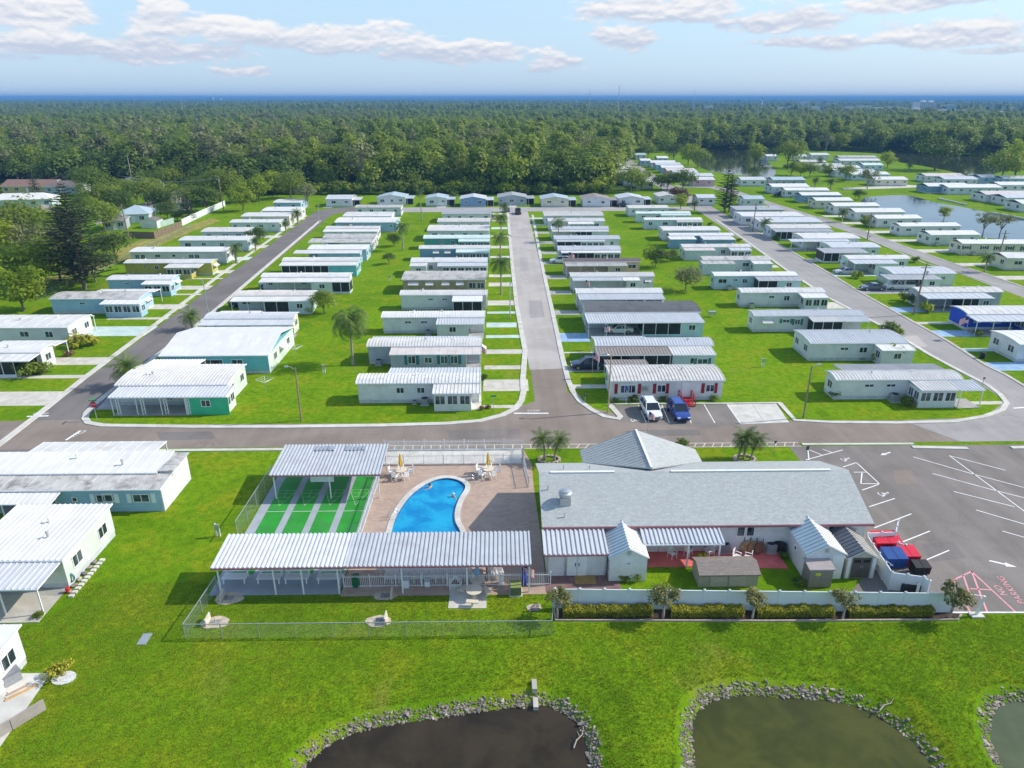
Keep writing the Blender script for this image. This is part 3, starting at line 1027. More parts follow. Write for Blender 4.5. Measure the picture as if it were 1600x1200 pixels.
def home(key, x0, y0, x1, yb, wall, roof, desc, label=None, y1=None, att=(), back=None, wins='auto', sh=None, ribs=True, z=2.75, endawn=None, shape='barrel', base=0.0,
   vents=2, depth=None, yaw=0.0, rough_far=False, endwin=True, seams=0):
 """One mobile home. x0,y0 / x1: the front eave in the photograph, yb: the far edge of its roof.
 att: (xa, xb, y of its low eave, roof, [(kind, from, to)...]) rooms and carports on the near side."""
 a = P(x0, y0, z)
 b = P(x1, y1 if y1 else y0, z)
 if y1 is None:
  b = Vector((b.x, a.y, z))
 else:
  yaw = math.atan2(b.y - a.y, b.x - a.x)
 u = Vector((math.cos(yaw), math.sin(yaw), 0))
 v = Vector((-u.y, u.x, 0))
 L = (b - a).dot(u)
 bk = P((x0 + x1) / 2, yb, z + .22)
 mid = a + u * (L / 2)
 D = depth or max(3.3, min(9.0, (bk - mid).dot(v)))
 near = a.y < 150
 root = thing('mobile_home', (a.x, a.y, base), 'a mobile home on lawn', 'mobile home', 'mobile homes of the park', yaw)
 HOMES[key] = (root, a, u, v, L, D)
 row, num = key[0], int(key[1:])
 if label is None:
  place = ROWS[row]
  if row in 'ABCDEF':
   label = f"{desc}, {ORD[num]} from front {place}"
  elif row == 'T':
   label = f"{desc}, {ORD[num]} from left {place}"
  else:
   label = f"{desc}, {ORD[num]} nearest {place}"
 if len(label.split()) > 16:
  label = ' '.join(w for w in label.split() if w not in ('the',))
 tag(root, label)
 wm = WALL[wall]
 if roof in ('white', 'clean') and row in 'ABCDEF':
  roof = ('white', 'white_b', 'clean', 'white_c', 'white')[(num * 7 + ord(row) * 3) % 5]
 rm = ROOF[roof]
 ins = .22
 mb = MB()
 top = z - .11
 if shape == 'gable_end':
  pk = z + .18 * L / 2
  for y, fl in ((ins, 0), (D - ins, 1)):
   q = [(ins, y, .45), (L - ins, y, .45), (L - ins, y, top), (L / 2, y, pk - .14), (ins, y, top)]
   mb.poly(q if not fl else q[::-1])
  mb.poly([(ins, D - ins, .45), (ins, ins, .45), (ins, ins, top), (ins, D - ins, top)])
  mb.poly([(L - ins, ins, .45), (L - ins, D - ins, .45), (L - ins, D - ins, top), (L - ins, ins, top)])
 else:
  mb.box((ins, ins, .45), (L - ins, D - ins, top))
  if shape == 'barrel':
   pr = barrel(D, z)
   for x, fl in ((ins, 0), (L - ins, 1)):
    q = [(x, y, zz - .105) for y, zz in pr[1:-1]]
    q = [(x, ins, top)] + q + [(x, D - ins, top)]
    mb.poly(q[::-1] if fl == 0 else q)
 mb.build('wall', wm, root)
 sk = MB()
 sk.box((ins + .03, ins + .03, 0), (L - ins - .03, D - ins - .03, .45))
 sk.build('skirting', SKIRT, root)
 mb = MB()
 if shape == 'barrel':
  add_roof(mb, 0, L, barrel(D, z), ribs, seams=seams)
 elif shape == 'gable':
  add_roof(mb, 0, L, [(0, z), (D / 2, z + D * .09), (D, z)], ribs, seams=seams)
 elif shape == 'flat':
  add_roof(mb, 0, L, [(0, z), (D, z + .25)], ribs, seams=seams)
 elif shape == 'gable_end':
  rb = MB()
  add_roof(rb, 0, D, [(0, z), (L / 2, z + .18 * L / 2), (L, z)], ribs, seams=seams)
  mb.v = [(p[1], p[0], p[2]) for p in rb.v]
  mb.f = [tuple(reversed(f)) for f in rb.f]
  mb.mi = rb.mi
 mb.build('roof', [rm, TRIM], root)
 for k in range(vents):
  vx = L * (.2 + .6 * RN.random())
  vy = D * (.35 + .35 * RN.random())
  vb = MB()
  r = .09 if near else .12
  vb.tube([(0, 0, -.1), (0, 0, .35)], [r, r], 6)
  vb.lathe([(r * 1.6, .33), (r * 1.7, .40), (r * .6, .46)], 6)
  vb.build('roof_vent', METAL if k % 2 else TRIM, root, loc=(vx, vy, z + .22))
 covered = []
 for (xa, xb, ye, rname, segs) in att:
  la = (P(xa, ye, 2.35) - a).dot(u)
  lb = (P(xb, ye, 2.35) - a).dot(u)
  d = -(P((xa + xb) / 2, ye, 2.35) - a).dot(v)
  d = max(1.0, min(6.5, d))
  covered.append((la, lb))
  rm2 = ROOF[rname]
  seg_roofs = [(la, lb, rm2)]
  mb = MB()
  add_roof(mb, la, lb, [(-d, 2.40), (.12, z - .16)], ribs and rname not in ('clean', 'grey', 'rust'), seams=1.1)
  mb.build('porch_roof', [rm2, TRIM], root)
  fy = -d + .16
  for (kind, s0, s1) in segs:
   xs0 = la + (lb - la) * s0 + (.14 if s0 == 0 else 0)
   xs1 = la + (lb - la) * s1 - (.14 if s1 == 1 else 0)
   w = xs1 - xs0
   if kind == 'carport':
    n = max(1, round(w / 3.2))
    posts(root, [xs0 + .06 + (w - .12) * k / n for k in range(n + 1)], fy, 2.28)
    fl = MB()
    fl.box((xs0, fy - .1, .0), (xs1, ins - .01, .035))
    fl.build('floor_slab', DRIVE[3], root)
   elif kind == 'screen':
    n = max(1, round(w / 1.7))
    pw = w / n
    kb = MB()
    kb.box((xs0, fy, 0), (xs1, ins - .02, .42))
    kb.build('porch_base', wm, root)
    posts(root, [xs0 + pw * k for k in range(n + 1)], fy, 2.28, w=.08)
    for k in range(n):
     box_part('screen_panel', root, (round(xs0 + pw * k + .045, 2), fy + .02, .42), (round(xs0 + pw * (k + 1) - .045, 2), fy + .06, 2.26), SCREEN)
    for x in (xs0, xs1):
     box_part('screen_panel', root, (x - .01, fy + .06, .42), (x + .01, ins - .04, 2.3), SCREEN)
   elif kind in ('room', 'glass'):
    rb = MB()
    rb.box((xs0, fy, 0), (xs1, ins - .02, 2.29))
    rb.build('porch_wall', wm if kind == 'room' else WALL['white'] if wall in ('white', 'paleblue', 'grey') else wm, root)
    if kind == 'glass':
     n = max(1, round(w / 1.5))
     for k in range(n):
      window(root, xs0 + w * (k + .5) / n, fy - .01, .85, w / n - .22, 1.2, split=1 if w / n < 1.3 else 2)
    elif w > 2.5 and near:
     window(root, (xs0 + xs1) / 2, fy - .01, 1.05, 1.1, .9)
    nw = 2 if d > 2.6 else 1
    for k in range(nw):
     for xx, rr in ((xs0 - .01, -math.pi / 2), (xs1 + .01, math.pi / 2)):
      if (rr < 0) == (a.x > 8):
       window(root, xx, fy + (d - .2) * (k + .5) / nw, .9, min(1.2, d / nw - .3), 1.1, rr, 2)
 if back:
  xa, xb, ys = back[:3]
  la = (P(xa, yb, z) - a).dot(u)
  lb = (P(xb, yb, z) - a).dot(u)
  mb = MB()
  add_roof(mb, max(0, la), min(L, lb), [(D - .1, z - .14), (D + ys, z - .38)], ribs, seams=1.1)
  mb.build('rear_roof', [ROOF[back[3] if len(back) > 3 else roof], TRIM], root)
  posts(root, [max(.1, la + .1), (max(0, la) + min(L, lb)) / 2, min(L, lb) - .1], D + ys - .15, z - .5)
 if wins == 'auto':
  n = max(2, int(L / 3.4))
  wl = []
  for k in range(n):
   x = L * (k + .5) / n + RN.uniform(-.5, .5)
   wl.append((x, RN.choice((.9, 1.2, 1.5, 1.1)), RN.choice((.7, .9, 1.0))))
 else:
  wl = [((P(q[0], y0 + 6, 1.9) - a).dot(u), q[1], q[2]) for q in wins]
 for (x, w, h) in wl:
  if any(la - .4 < x < lb + .4 for la, lb in covered) and wins == 'auto':
   if not near:
    continue
  if x < ins + w / 2 + .1 or x > L - ins - w / 2 - .1:
   continue
  zz = 2.1 - h
  window(root, x, ins - .01, zz, w, h, split=2 if w > .8 else 1)
  if sh:
   shutters(root, x, ins - .005, zz, w, h, sh)
 if endwin:
  rightend = a.x < 8
  xe, rr = (L - ins + .01, math.pi / 2) if rightend else (ins - .01, -math.pi / 2)
  for k in range(1 if D < 4.6 else 2):
   yy = D * (k + .5) / (1 if D < 4.6 else 2)
   window(root, xe, yy, 1.05, 1.3, 1.05, rr, 2)
  if endawn:
   window_awning(root, xe, D * .5, 2.15, min(2.2, D * .6), ROOF[endawn], rr)
 return root

def onwall(key, px, py, y=None):
 """local x on the near wall of a home for a photo point"""
 root, a, u, v, L, D = HOMES[key]
 return (P(px, py, 1.8) - a).dot(u)

GS = mat('shutter_green', (.06, .22, .17), .5)
TS = mat('shutter_teal', (.03, .17, .21), .5)
RS = mat('shutter_red', (.30, .02, .03), .5)
# row C, left of the middle road
home('C1', 555, 599, 751, 581, 'white', 'white', 'white home with striped ribbed roof and sunroom', att=[(675, 751, 615, 'white', [('glass', .03, .80)])], back=(606, 751, 3.0, 'silver'), wins=[(626, 1.0, .8), (658, 1.0, .8)], vents=1)
home('C2', 572, 541, 753, 529, 'grey', 'white', 'grey home with teal shutters', att=[(608, 752, 554, 'rust', [('room', 0, .83), ('carport', .83, 1)])], back=(580, 750, 2.2, 'silver'), wins=[], endawn='white')
home('C3', 595, 496, 758, 487, 'white', 'white', 'white home with blank long wall', att=[(681, 757, 507, 'silver', [('room', 0, .66), ('carport', .66, 1)])], back=(638, 757, 1.6), wins=[(638, 1.1, .45), (663, 1.1, .45)])
home('C4', 624, 461, 762, 451.5, 'white', 'white', 'white home with dark screened porch', att=[(706, 754, 471, 'clean', [('screen', .04, 1)])], wins=[(673, .9, .4), (695, .9, .4)])
home('C5', 627, 437, 760, 421.5, 'tan', 'dirty', 'tan home with cream window awnings', wins=[(647, 1.9, .5), (672, 1.2, .7), (697, 1.2, .7), (719, 1.2, .7), (738, 1.4, 1.2), (751, 1.4, 1.2)])
home('C6', 641, 409.5, 762, 401, 'white', 'white', 'white home with two near roofs', att=[(640, 667, 416, 'white', [('room', 0, 1)]), (683, 762, 416, 'silver', [('glass', .1, 1)])], wins=[(673, .9, 1.0)])
home('C7', 654, 388.5, 766, 382, 'blue', 'white', 'slate blue home with white awnings', att=[(712, 765, 394.5, 'mint', [('glass', 0, 1)])], wins=[(682, 1.2, .6), (700, 1.2, .6)])
home('C8', 661, 372.5, 766, 366, 'teal', 'mint', 'teal green home', att=[(716, 766, 377.5, 'mint', [('glass', 0, 1)])], wins=[(690, 1, .5), (707, 1, .8)])
home('C9', 667, 360.5, 765, 350, 'white', 'white', 'white home with row of small windows')
home('C10', 683, 346.5, 766, 339.5, 'white', 'clean', 'white home with plain white roof')
home('C11', 690, 334, 768, 323.5, 'white', 'grey', 'white home under weathered grey roof', back=(702, 768, 2.5, 'white'))
# row D, right of the middle road
home('D1', 954, 595, 1135, 578, 'white', 'white', 'white office home with red shutters', label='white park office with red shutters and red steps facing the small car park', back=(952, 1020, 3.0, 'taupe'), wins=[(975, 1.1, 1.1), (985.5, 1.1, 1.1), (1032.5, 1.1, 1.0), (1108.5, 1.1, 1.0)], depth=5.6)
home('D2', 930, 540, 1117, 525, 'paleblue', 'silver', 'pale blue home with open carport and screened porch', att=[(933, 1050, 555, 'taupe', [('carport', 0, .64), ('screen', .64, 1)]), (1051, 1120, 555, 'white', [('room', 0, 1)])], back=(925, 1007, 1.8, 'silver'), wins=[])
home('D3', 914, 488, 1097, 470.5, 'aqua', 'black', 'aqua home with black roof and long striped porch', att=[(918, 1102, 504.5, 'silver', [('carport', 0, .48), ('screen', .48, .80), ('room', .80, 1)])], ribs=True, wins=[], depth=6.8)
home('D4', 900, 458, 1037, 448.5, 'white', 'white', 'white home with striped porch roof', att=[(905, 1040, 468, 'silver', [('carport', 0, .55), ('screen', .55, 1)])])
home('D5', 891, 432, 1024, 424.5, 'white', 'white', 'white home with short striped carport roof', att=[(895, 973, 438.5, 'silver', [('carport', 0, 1)]), (974, 1001, 438.5, 'clean', [('room', .2, 1)])], wins=[(1010, 1.2, .9)])
home('D6', 880, 409, 1002, 402.5, 'peach', 'brown', 'peach home with dark brown roof', att=[(884, 981, 415.5, 'dirty', [('carport', 0, .7), ('room', .7, 1)])], wins=[(988, 1.8, .9)])
home('D7', 872, 390.5, 971, 382.5, 'white', 'silver', 'white home with silver roof and plain porch', att=[(877, 971, 395, 'clean', [('screen', 0, .55), ('glass', .55, 1)])])
home('D8', 866, 373.5, 970, 366.5, 'white', 'silver', 'white home with dark porch windows', att=[(870, 946, 377.5, 'silver', [('screen', 0, .5), ('glass', .5, 1)])])
home('D9', 861, 358, 952, 352.5, 'white', 'silver', 'white home with long dim porch', att=[(863, 952, 362, 'white', [('carport', 0, .4), ('screen', .4, .7), ('room', .7, 1)])])
home('D10', 856, 345.5, 946, 339.5, 'white', 'white', 'white home with mid white porch roof', att=[(888, 929, 350, 'clean', [('glass', 0, 1)])])
home('D11', 850, 337, 944, 325.5, 'white', 'white', 'pale home with white block roof', back=(848, 935, 2.4, 'white'))
# row B, inner side of the left road
home('B1', 178, 602, 354, 584, 'mint', 'clean', 'bright green home with open ribbed carport', att=[(169, 352, 621, 'silver', [('carport', 0, .645), ('room', .645, 1)])], wins=[(240, 1.3, .9), (265, .9, 1.4)], depth=7.2, back=(205, 290, 3.0, 'clean'))
home('B2', 247, 556, 419, 518, 'turq', 'clean', 'turquoise home with broad white roof', wins=[(285, 1.1, 1.5), (331, 3.3, 1.25), (372, 1.6, .75)], depth=13.0, shape='gable', ribs=False, endawn='white', seams=0)
home('B3', 318, 498, 458, 486, 'cream', 'silver', 'cream home with dark grooved roofs', att=[(310, 456, 508.5, 'silver', [('carport', 0, .4), ('screen', .4, .56), ('room', .56, .75), ('carport', .75, 1)])], back=(342, 403, 2.2, 'white'))
home('B4', 367, 462, 489, 453, 'paleblue', 'white', 'pale blue home with white car in carport', att=[(359, 485, 471, 'white', [('carport', 0, .42), ('screen', .42, .72), ('room', .72, 1)])], back=(385, 452, 2.0))
home('B5', 407, 433, 546, 426, 'mint', 'white', 'mint home with leaf-strewn white roof', att=[(404, 546, 441, 'white', [('carport', 0, .58), ('room', .58, .8), ('screen', .8, 1)])], back=(430, 470, 1.5))
home('B6', 440, 408, 560, 401, 'turq', 'white', 'turquoise home with screened front', att=[(436, 557, 415, 'white', [('screen', .03, .63), ('room', .63, 1)])])
home('B7', 480, 389.5, 573, 380.5, 'sky', 'clean', 'blue home with two-level white roof', att=[(458, 563, 396, 'white', [('carport', 0, .38), ('room', .38, 1)])], ribs=False)
home('B8', 504, 371.5, 586, 364, 'white', 'dirty', 'white home with stained pale roofs', att=[(481, 581, 379, 'dirty', [('carport', 0, .5), ('room', .5, 1)])], ribs=False)
home('B9', 508, 357, 592, 352, 'white', 'white', 'white home with bush before it', att=[(504, 590, 362, 'clean', [('room', 0, 1)])], ribs=False)
home('B10', 522, 347.5, 620, 338.5, 'sky', 'white', 'blue home with dark window row')
home('B11', 535, 338, 612, 327, 'white', 'clean', 'white home with smooth roof', ribs=False)
home('B12', 554, 324, 627, 319, 'white', 'dirty', 'white home with low stained roof', ribs=False)
# row A, outer side of the left road
home('A1', -60, 551, 62, 541, 'white', 'clean', 'white home with dark framed front porch', att=[(-60, 44, 565, 'white', [('screen', 0, .75)])], back=(-20, 108, 3.0, 'white'), ribs=False)
home('A2', -60, 512.5, 104, 489.5, 'white', 'clean', 'white broad home with curved gable over carport', att=[(104, 137, 513, 'clean', [('room', 0, 1)])][:0], depth=7.0, ribs=False, seams=1.6, wins=[(40, 1.4, .9), (78, 1.2, 1.0)], back=(40, 180, .5))
home('A3', 75, 467, 217, 453, 'sky', 'dirty', 'sky blue home with glazed front porch', att=[(155, 218, 475.5, 'clean', [('glass', .1, 1)])], ribs=False, endawn='white', back=(150, 245, 3.0, 'white'), wins=[(130, 1.0, .45)])
home('A4', 165, 437, 268, 427.5, 'sky', 'white', 'blue-grey home with white gabled porch', att=[(220, 265, 444.5, 'clean', [('glass', .08, 1)])], ribs=False, endawn='white', wins=[(199, .9, .4)])
home('A5', 192, 411, 330, 403.5, 'yellow', 'white', 'yellow green home with white porch', att=[(256, 310, 418.5, 'white', [('glass', .05, .75)])], ribs=False, endawn='white', wins=[(226, .8, .4), (244, .9, .8)])
home('A6', 201, 393.5, 352, 384, 'white', 'white', 'long white home with many small windows', wins=[(213, 1, 1), (222, 1, 1), (245, 1.2, .7), (270, .8, .6), (297, 1.1, .9), (306, 1.1, .9)], ribs=False)
home('A7', 278, 375.5, 386, 367, 'paleblue', 'white', 'pale blue home with date palm before it', ribs=False)
home('A8', 313, 362, 384, 353.5, 'paleblue', 'clean', 'pale blue home beside leafy round tree', ribs=False)
home('A9', 358, 347.5, 436, 341.5, 'mint', 'white', 'pale green home with screened road end', att=[], ribs=False)
home('A10', 376, 338, 452, 330.5, 'cream', 'white', 'cream home with wide white roof', ribs=False)
home('A11', 408, 329.5, 466, 321.5, 'white', 'white', 'white home half behind green tree', ribs=False)
home('A12', 426, 316.5, 470, 308.5, 'sky', 'white', 'pale blue home by the wood’s edge', ribs=False)
# row E, left of the right road
home('E1', 1306, 593.5, 1508, 577, 'white', 'white', 'white home with ribbed roof and glazed corner porch', att=[(1439, 1500, 610, 'white', [('glass', .02, .98)]), (1501, 1541, 610, 'silver', [('carport', 0, 1)])], back=(1318, 1490, 3.2, 'grey'), wins=[(1355, 1.2, .45), (1389, 1.2, .45)])
home('E2', 1266, 536.5, 1422, 517, 'white', 'silver', 'white home with grey ribbed roof behind broad shrub', att=[(1378, 1432, 548, 'clean', [('room', .04, 1)])], wins=[(1317, 1.2, .5), (1347, 1.2, .9)], depth=6.4)
home('E3', 1178, 493.6, 1353, 482, 'white', 'silver', 'white home with green-glazed screened porch', att=[(1270, 1320, 502.5, 'white', [('screen', .05, 1)]), (1321, 1361, 502.5, 'silver', [('carport', 0, 1)])], sh=GS, back=(1200, 1330, 1.6), wins=[(1227, 1.2, .6), (1245, .9, .9)])
home('E4', 1158, 457, 1292, 449, 'white', 'white', 'white home with cream-roofed glazed porch', att=[(1255, 1297, 465.5, 'clean', [('glass', .1, 1)])], back=(1190, 1270, 1.5), wins=[(1205, 1, .5), (1229, 1.1, 1.0)], ribs=False, seams=.8)
home('E5', 1116, 431, 1248, 423, 'aqua', 'white', 'aqua home with dark screened porch', att=[(1185, 1254, 438.5, 'grey', [('screen', .02, .45), ('room', .45, 1)])], wins=[(1129, 1.7, .9), (1149, .9, .5), (1164, 1, .9)], ribs=False)
home('E6', 1098, 406, 1205, 398.5, 'greygreen', 'dirty', 'grey-green home with notched white roof', att=[(1098, 1150, 412.5, 'dirty', [('room', 0, 1)]), (1178, 1209, 412.5, 'white', [('room', 0, 1)])], ribs=False)
home('E7', 1066, 386, 1175, 380, 'greygreen', 'white', 'pale home with rust-stained notched roof', att=[(1070, 1119, 391.5, 'rust', [('room', 0, 1)]), (1142, 1176, 391.5, 'silver', [('glass', 0, 1)])], ribs=False)
home('E8', 1046, 368, 1148, 364, 'blue', 'clean', 'slate blue home with white notched roof', att=[(1047, 1089, 374, 'clean', [('room', 0, 1)]), (1099, 1150, 374.5, 'white', [('room', 0, 1)])], ribs=False)
home('E9', 1036, 360, 1127, 352, 'white', 'clean', 'white home with broad white roof', ribs=False)
home('E10', 1007, 343.5, 1098, 339, 'paleblue', 'white', 'pale blue home with dark framed windows', att=[(1058, 1099, 346.5, 'white', [('glass', 0, 1)])], ribs=False, wins='auto')
home('E11', 994, 333.5, 1080, 329.5, 'mint', 'mint', 'mint home with long low roof', att=[(1033, 1081, 336.5, 'mint', [('room', 0, 1)])], ribs=False)
home('E12', 982, 325, 1046, 319.5, 'white', 'white', 'white home behind round green bush', ribs=False)
# row F, right of the right road
home('F1', 1593, 538, 1740, 517, 'white', 'white', 'white home with blue painted drive', att=[], ribs=False, depth=6.5, seams=1.3, endawn=None)
home('F2', 1512, 490.5, 1690, 475, 'royal', 'white', 'royal blue home with white roof and flag', att=[(1526, 1690, 502, 'silver', [('carport', 0, .5), ('room', .5, 1)])], ribs=False, seams=1.2, endwin=False)
home('F3', 1436, 456.5, 1571, 446, 'grey', 'white', 'grey home with wide grey carport roof', att=[(1449, 1556, 466.5, 'silver', [('carport', 0, .55), ('screen', .55, .78), ('room', .78, 1)])], ribs=False, seams=1.2)
home('F4', 1395, 427.5, 1497, 414.5, 'mint', 'silver', 'mint home with cars under grey carport', att=[(1387, 1473, 436.5, 'grey', [('carport', 0, .68), ('room', .68, 1)])], ribs=False, seams=1.2, endawn='bluegrey')
home('F5', 1325, 404.5, 1424, 397, 'mint', 'white', 'pale green home with silver car', att=[(1335, 1405, 412, 'silver', [('carport', 0, .5), ('room', .5, 1)])], ribs=False, endawn='mint')
home('F6', 1299, 386.5, 1378, 376.5, 'mint', 'silver', 'pale green home with screened gable porch', att=[(1288, 1358, 395, 'grey', [('screen', 0, .35), ('carport', .35, 1)])], ribs=False)
home('F7', 1256, 372.5, 1346, 362, 'white', 'clean', 'white home with grey porch roof', att=[(1236, 1330, 377.5, 'silver', [('carport', 0, .5), ('room', .5, 1)])], ribs=False, endawn='white')
home('F8', 1205, 356.5, 1300, 349, 'paleblue', 'white', 'pale home with date palm at its end', att=[(1212, 1304, 362, 'grey', [('screen', .1, .5), ('room', .5, 1)])], ribs=False)
home('F9', 1188, 347, 1286, 337.5, 'white', 'silver', 'white home with wide silver roof', ribs=False)
home('F10', 1160, 338, 1258, 328, 'white', 'white', 'white home with broad dull roof', ribs=False)
home('F11', 1150, 327.5, 1226, 321.5, 'grey', 'grey', 'grey home with dull flat roof', ribs=False, shape='flat')
home('F12', 1163, 311, 1196, 298, 'white', 'bluegrey', 'white gabled home with screened left porch', ribs=False, shape='gable', depth=8, att=[])
home('F13', 1090, 309, 1120, 291, 'white', 'silver', 'tall pale home behind dark pine', ribs=False, shape='gable', depth=8)
# row G, lagoon bank
home('G1', 1574, 403, 1700, 392.5, 'cream', 'white', 'cream home with white gable end', y1=403.5, ribs=False, shape='gable', wins=[(1592, 1.8, .9)])
home('G2', 1504, 380.5, 1640, 372.5, 'cream', 'clean', 'cream home with dark shutters', y1=381, ribs=False, shape='gable', sh=DARKTRIM, endwin=True)
home('G3', 1455, 367, 1533, 358.5, 'mint', 'clean', 'pale green home with white roof', y1=366.5, ribs=False, shape='gable')
home('G4', 1408, 353.5, 1503, 346.5, 'white', 'clean', 'white home with dark trimmed gable', y1=353, ribs=False, shape='gable')
home('G5', 1371, 341.5, 1442, 334.5, 'white', 'clean', 'white home with long windows', y1=341, ribs=False, shape='gable')
home('G6', 1337, 331.5, 1416, 324.5, 'white', 'clean', 'white home with water view', y1=331.2, ribs=False, shape='gable')
home('G7', 1304, 322, 1376, 316, 'white', 'clean', 'white home with two gable windows', y1=321.6, ribs=False, shape='gable')
home('G8', 1275.5, 313.5, 1334, 308, 'cream', 'clean', 'cream home with dark shrubs', y1=313.3, ribs=False, shape='gable')
home('G9', 1253, 305, 1316, 300, 'blue', 'clean', 'slate blue home with white roof', y1=304.8, ribs=False, shape='gable')
home('G10', 1227.5, 297.3, 1297, 293, 'white', 'clean', 'white home with dark car', y1=297.3, ribs=False, shape='gable')
home('G11', 1207, 292, 1266, 285.5, 'paleblue', 'clean', 'pale home with long white roof', y1=291.8, ribs=False, shape='gable')
home('G12', 1208, 281, 1260, 273, 'grey', 'bluegrey', 'grey home with hipped roof', ribs=False, shape='gable')
home('G13', 1158, 281, 1198, 273, 'white', 'silver', 'pale home with dark carport', ribs=False, shape='gable')
# row H, beyond the lagoon
home('H1', 1598, 318.5, 1690, 310, 'white', 'clean', 'white home with row of porch windows', ribs=False, shape='gable')
home('H2', 1573, 309, 1660, 300.5, 'white', 'silver', 'white home with glazed end', ribs=False, shape='gable')
home('H3', 1541, 304, 1620, 295, 'white', 'rust', 'white home with screened gable and tan roof', ribs=False, shape='gable')
home('H4', 1482, 293, 1568, 286.5, 'paleblue', 'clean', 'pale blue home with dark porch', ribs=False, shape='gable')
home('H5', 1451, 291, 1518, 282, 'blue', 'clean', 'blue-grey home at the water’s bend', ribs=False, shape='gable')
home('H6', 1476, 280, 1530, 271.5, 'white', 'silver', 'white home with dark window band', ribs=False, shape='gable')
home('H7', 1447, 275, 1510, 267, 'white', 'rust', 'white home with pinkish roof', ribs=False, shape='gable')
home('H8', 1368, 280.5, 1420, 273, 'cream', 'clean', 'long cream home with sliding door', ribs=False, shape='gable', y1=280.5)
home('H9', 1534, 277, 1562, 270, 'sky', 'clean', 'small blue home by dark tree', ribs=False, shape='gable')
home('H10', 1569, 279, 1625, 272, 'sky', 'silver', 'blue home under green oak', ribs=False, shape='gable')
home('H11', 1563, 289, 1625, 283, 'white', 'clean', 'pale home with low white roof', ribs=False, shape='gable')
# row I, the peninsula in the far water
for k, (xa, y, xb, yb, w, r, d) in enumerate([(1331, 272.5, 1392, 266.5, 'aqua', 'clean', 'aqua-walled home with white roof'), (1306, 268, 1370, 261, 'white', 'silver', 'white home with silver roof'), (1300, 262, 1346, 256, 'white', 'clean', 'white home among palms'),
  (1265, 259, 1320, 252.5, 'white', 'silver', 'pale home with two roof levels'), (1252, 253, 1292, 247, 'white', 'white', 'white home beside big oak'), (1350, 258, 1382, 252, 'aqua', 'mint', 'small aqua home by yellow tree'),
  (1313, 251, 1378, 245, 'white', 'white', 'long white home with car'), (1312, 246, 1372, 239.5, 'cream', 'dirty', 'tan home with dull roof'), (1268, 242, 1297, 237, 'white', 'white', 'white gabled home at the water'),
  (1246, 244, 1262, 239, 'cream', 'white', 'cream home behind oak'), (1198, 244, 1216, 238, 'white', 'white', 'small white home by lime tree')]):
 home('I%d' % (k + 1), xa, y, xb, yb, w, r, d, ribs=False, shape='gable', vents=0)
for k, (xa, y, xb, yb, w, r, d) in enumerate([(1083, 281, 1118, 272.5, 'pink', 'white', 'white-roofed home with pink wall'), (1062, 275, 1116, 269, 'aqua', 'silver', 'pale aqua home with grey roof'), (1052, 270, 1092, 266, 'white', 'silver', 'white home with dark trim'),
  (1042, 266.5, 1088, 263, 'pink', 'rust', 'pink home with pinkish roof'), (1034, 262, 1070, 258, 'sky', 'clean', 'pale blue home with white roof'), (1025, 257.5, 1065, 254, 'sky', 'silver', 'blue home with silver roof'),
  (1017, 254, 1057, 250.5, 'white', 'clean', 'white home with bright roof'), (1001, 251, 1018, 247, 'sky', 'clean', 'small blue home'), (1027, 247, 1045, 242.5, 'aqua', 'clean', 'aqua home by dark trees'), (993, 242, 1010, 237, 'white', 'bluegrey', 'gabled white home at lane’s end')]):
 home('J%d' % (k + 1), xa, y, xb, yb, w, r, d, ribs=False, shape='gable', vents=0)
for k, (xa, y, xb, yb, w, r, d) in enumerate([(995, 284.5, 1022, 279, 'cream', 'mint', 'cream home with lit end wall'), (974, 279.5, 1010, 274.5, 'white', 'white', 'white home with pale roof'), (968, 274, 1002, 269.5, 'white', 'taupe', 'home with dull brown roof'),
  (962, 270, 990, 265.5, 'white', 'clean', 'white home under the trees'), (960, 264, 986, 259, 'white', 'clean', 'white home with bright roof'), (957, 257.5, 972, 254, 'white', 'clean', 'small white home by orange tree')]):
 home('K%d' % (k + 1), xa, y, xb, yb, w, r, d, ribs=False, shape='gable', vents=0)
# row T, facing the back street
for k, (xa, y, xb, yb, w, r, d, shp) in enumerate([(508, 311, 550, 302, 'white', 'silver', 'white home with side porch', 'gable'), (588, 308.5, 634, 299.5, 'white', 'bluegrey', 'grey-roofed home with date palm', 'gable_end'), (664, 310, 699, 300, 'mint', 'bluegrey', 'pale green gabled home', 'gable_end'),
  (718, 311, 760, 304, 'blue', 'silver', 'slate blue home with raised middle roof', 'gable_end'), (777, 308.5, 824, 299.5, 'grey', 'grey', 'grey twin-gabled home with carport', 'gable_end'), (845, 311, 890, 302, 'cream', 'bluegrey', 'cream home with blue-grey centre gable', 'gable_end'),
  (910, 311, 955, 304, 'white', 'taupe', 'white home with brown door bay', 'gable_end'), (966, 310, 1008, 301, 'white', 'silver', 'white home with dark window row', 'gable_end'), (1029, 307, 1060, 298, 'white', 'rust', 'white home behind russet bushes', 'gable_end')]):
 root = home('T%d' % (k + 1), xa, y, xb, yb, w, r, d, ribs=False, shape=shp, depth=9.5, vents=1)
 a, L = HOMES['T%d' % (k + 1)][1], HOMES['T%d' % (k + 1)][4]
 mb = MB()
 add_roof(mb, L - .4, L + 2.6, [(.8, 2.35), (6.5, 2.6)], False, seams=1.0)
 mb.build('porch_roof', [ROOF[r], TRIM], root)
 posts(root, [L + 2.4, L + .4], .95, 2.25)
 box_part('screen_panel', root, (L - .2, 2.2, .1), (L + 2.4, 2.25, 2.3), SCREEN)

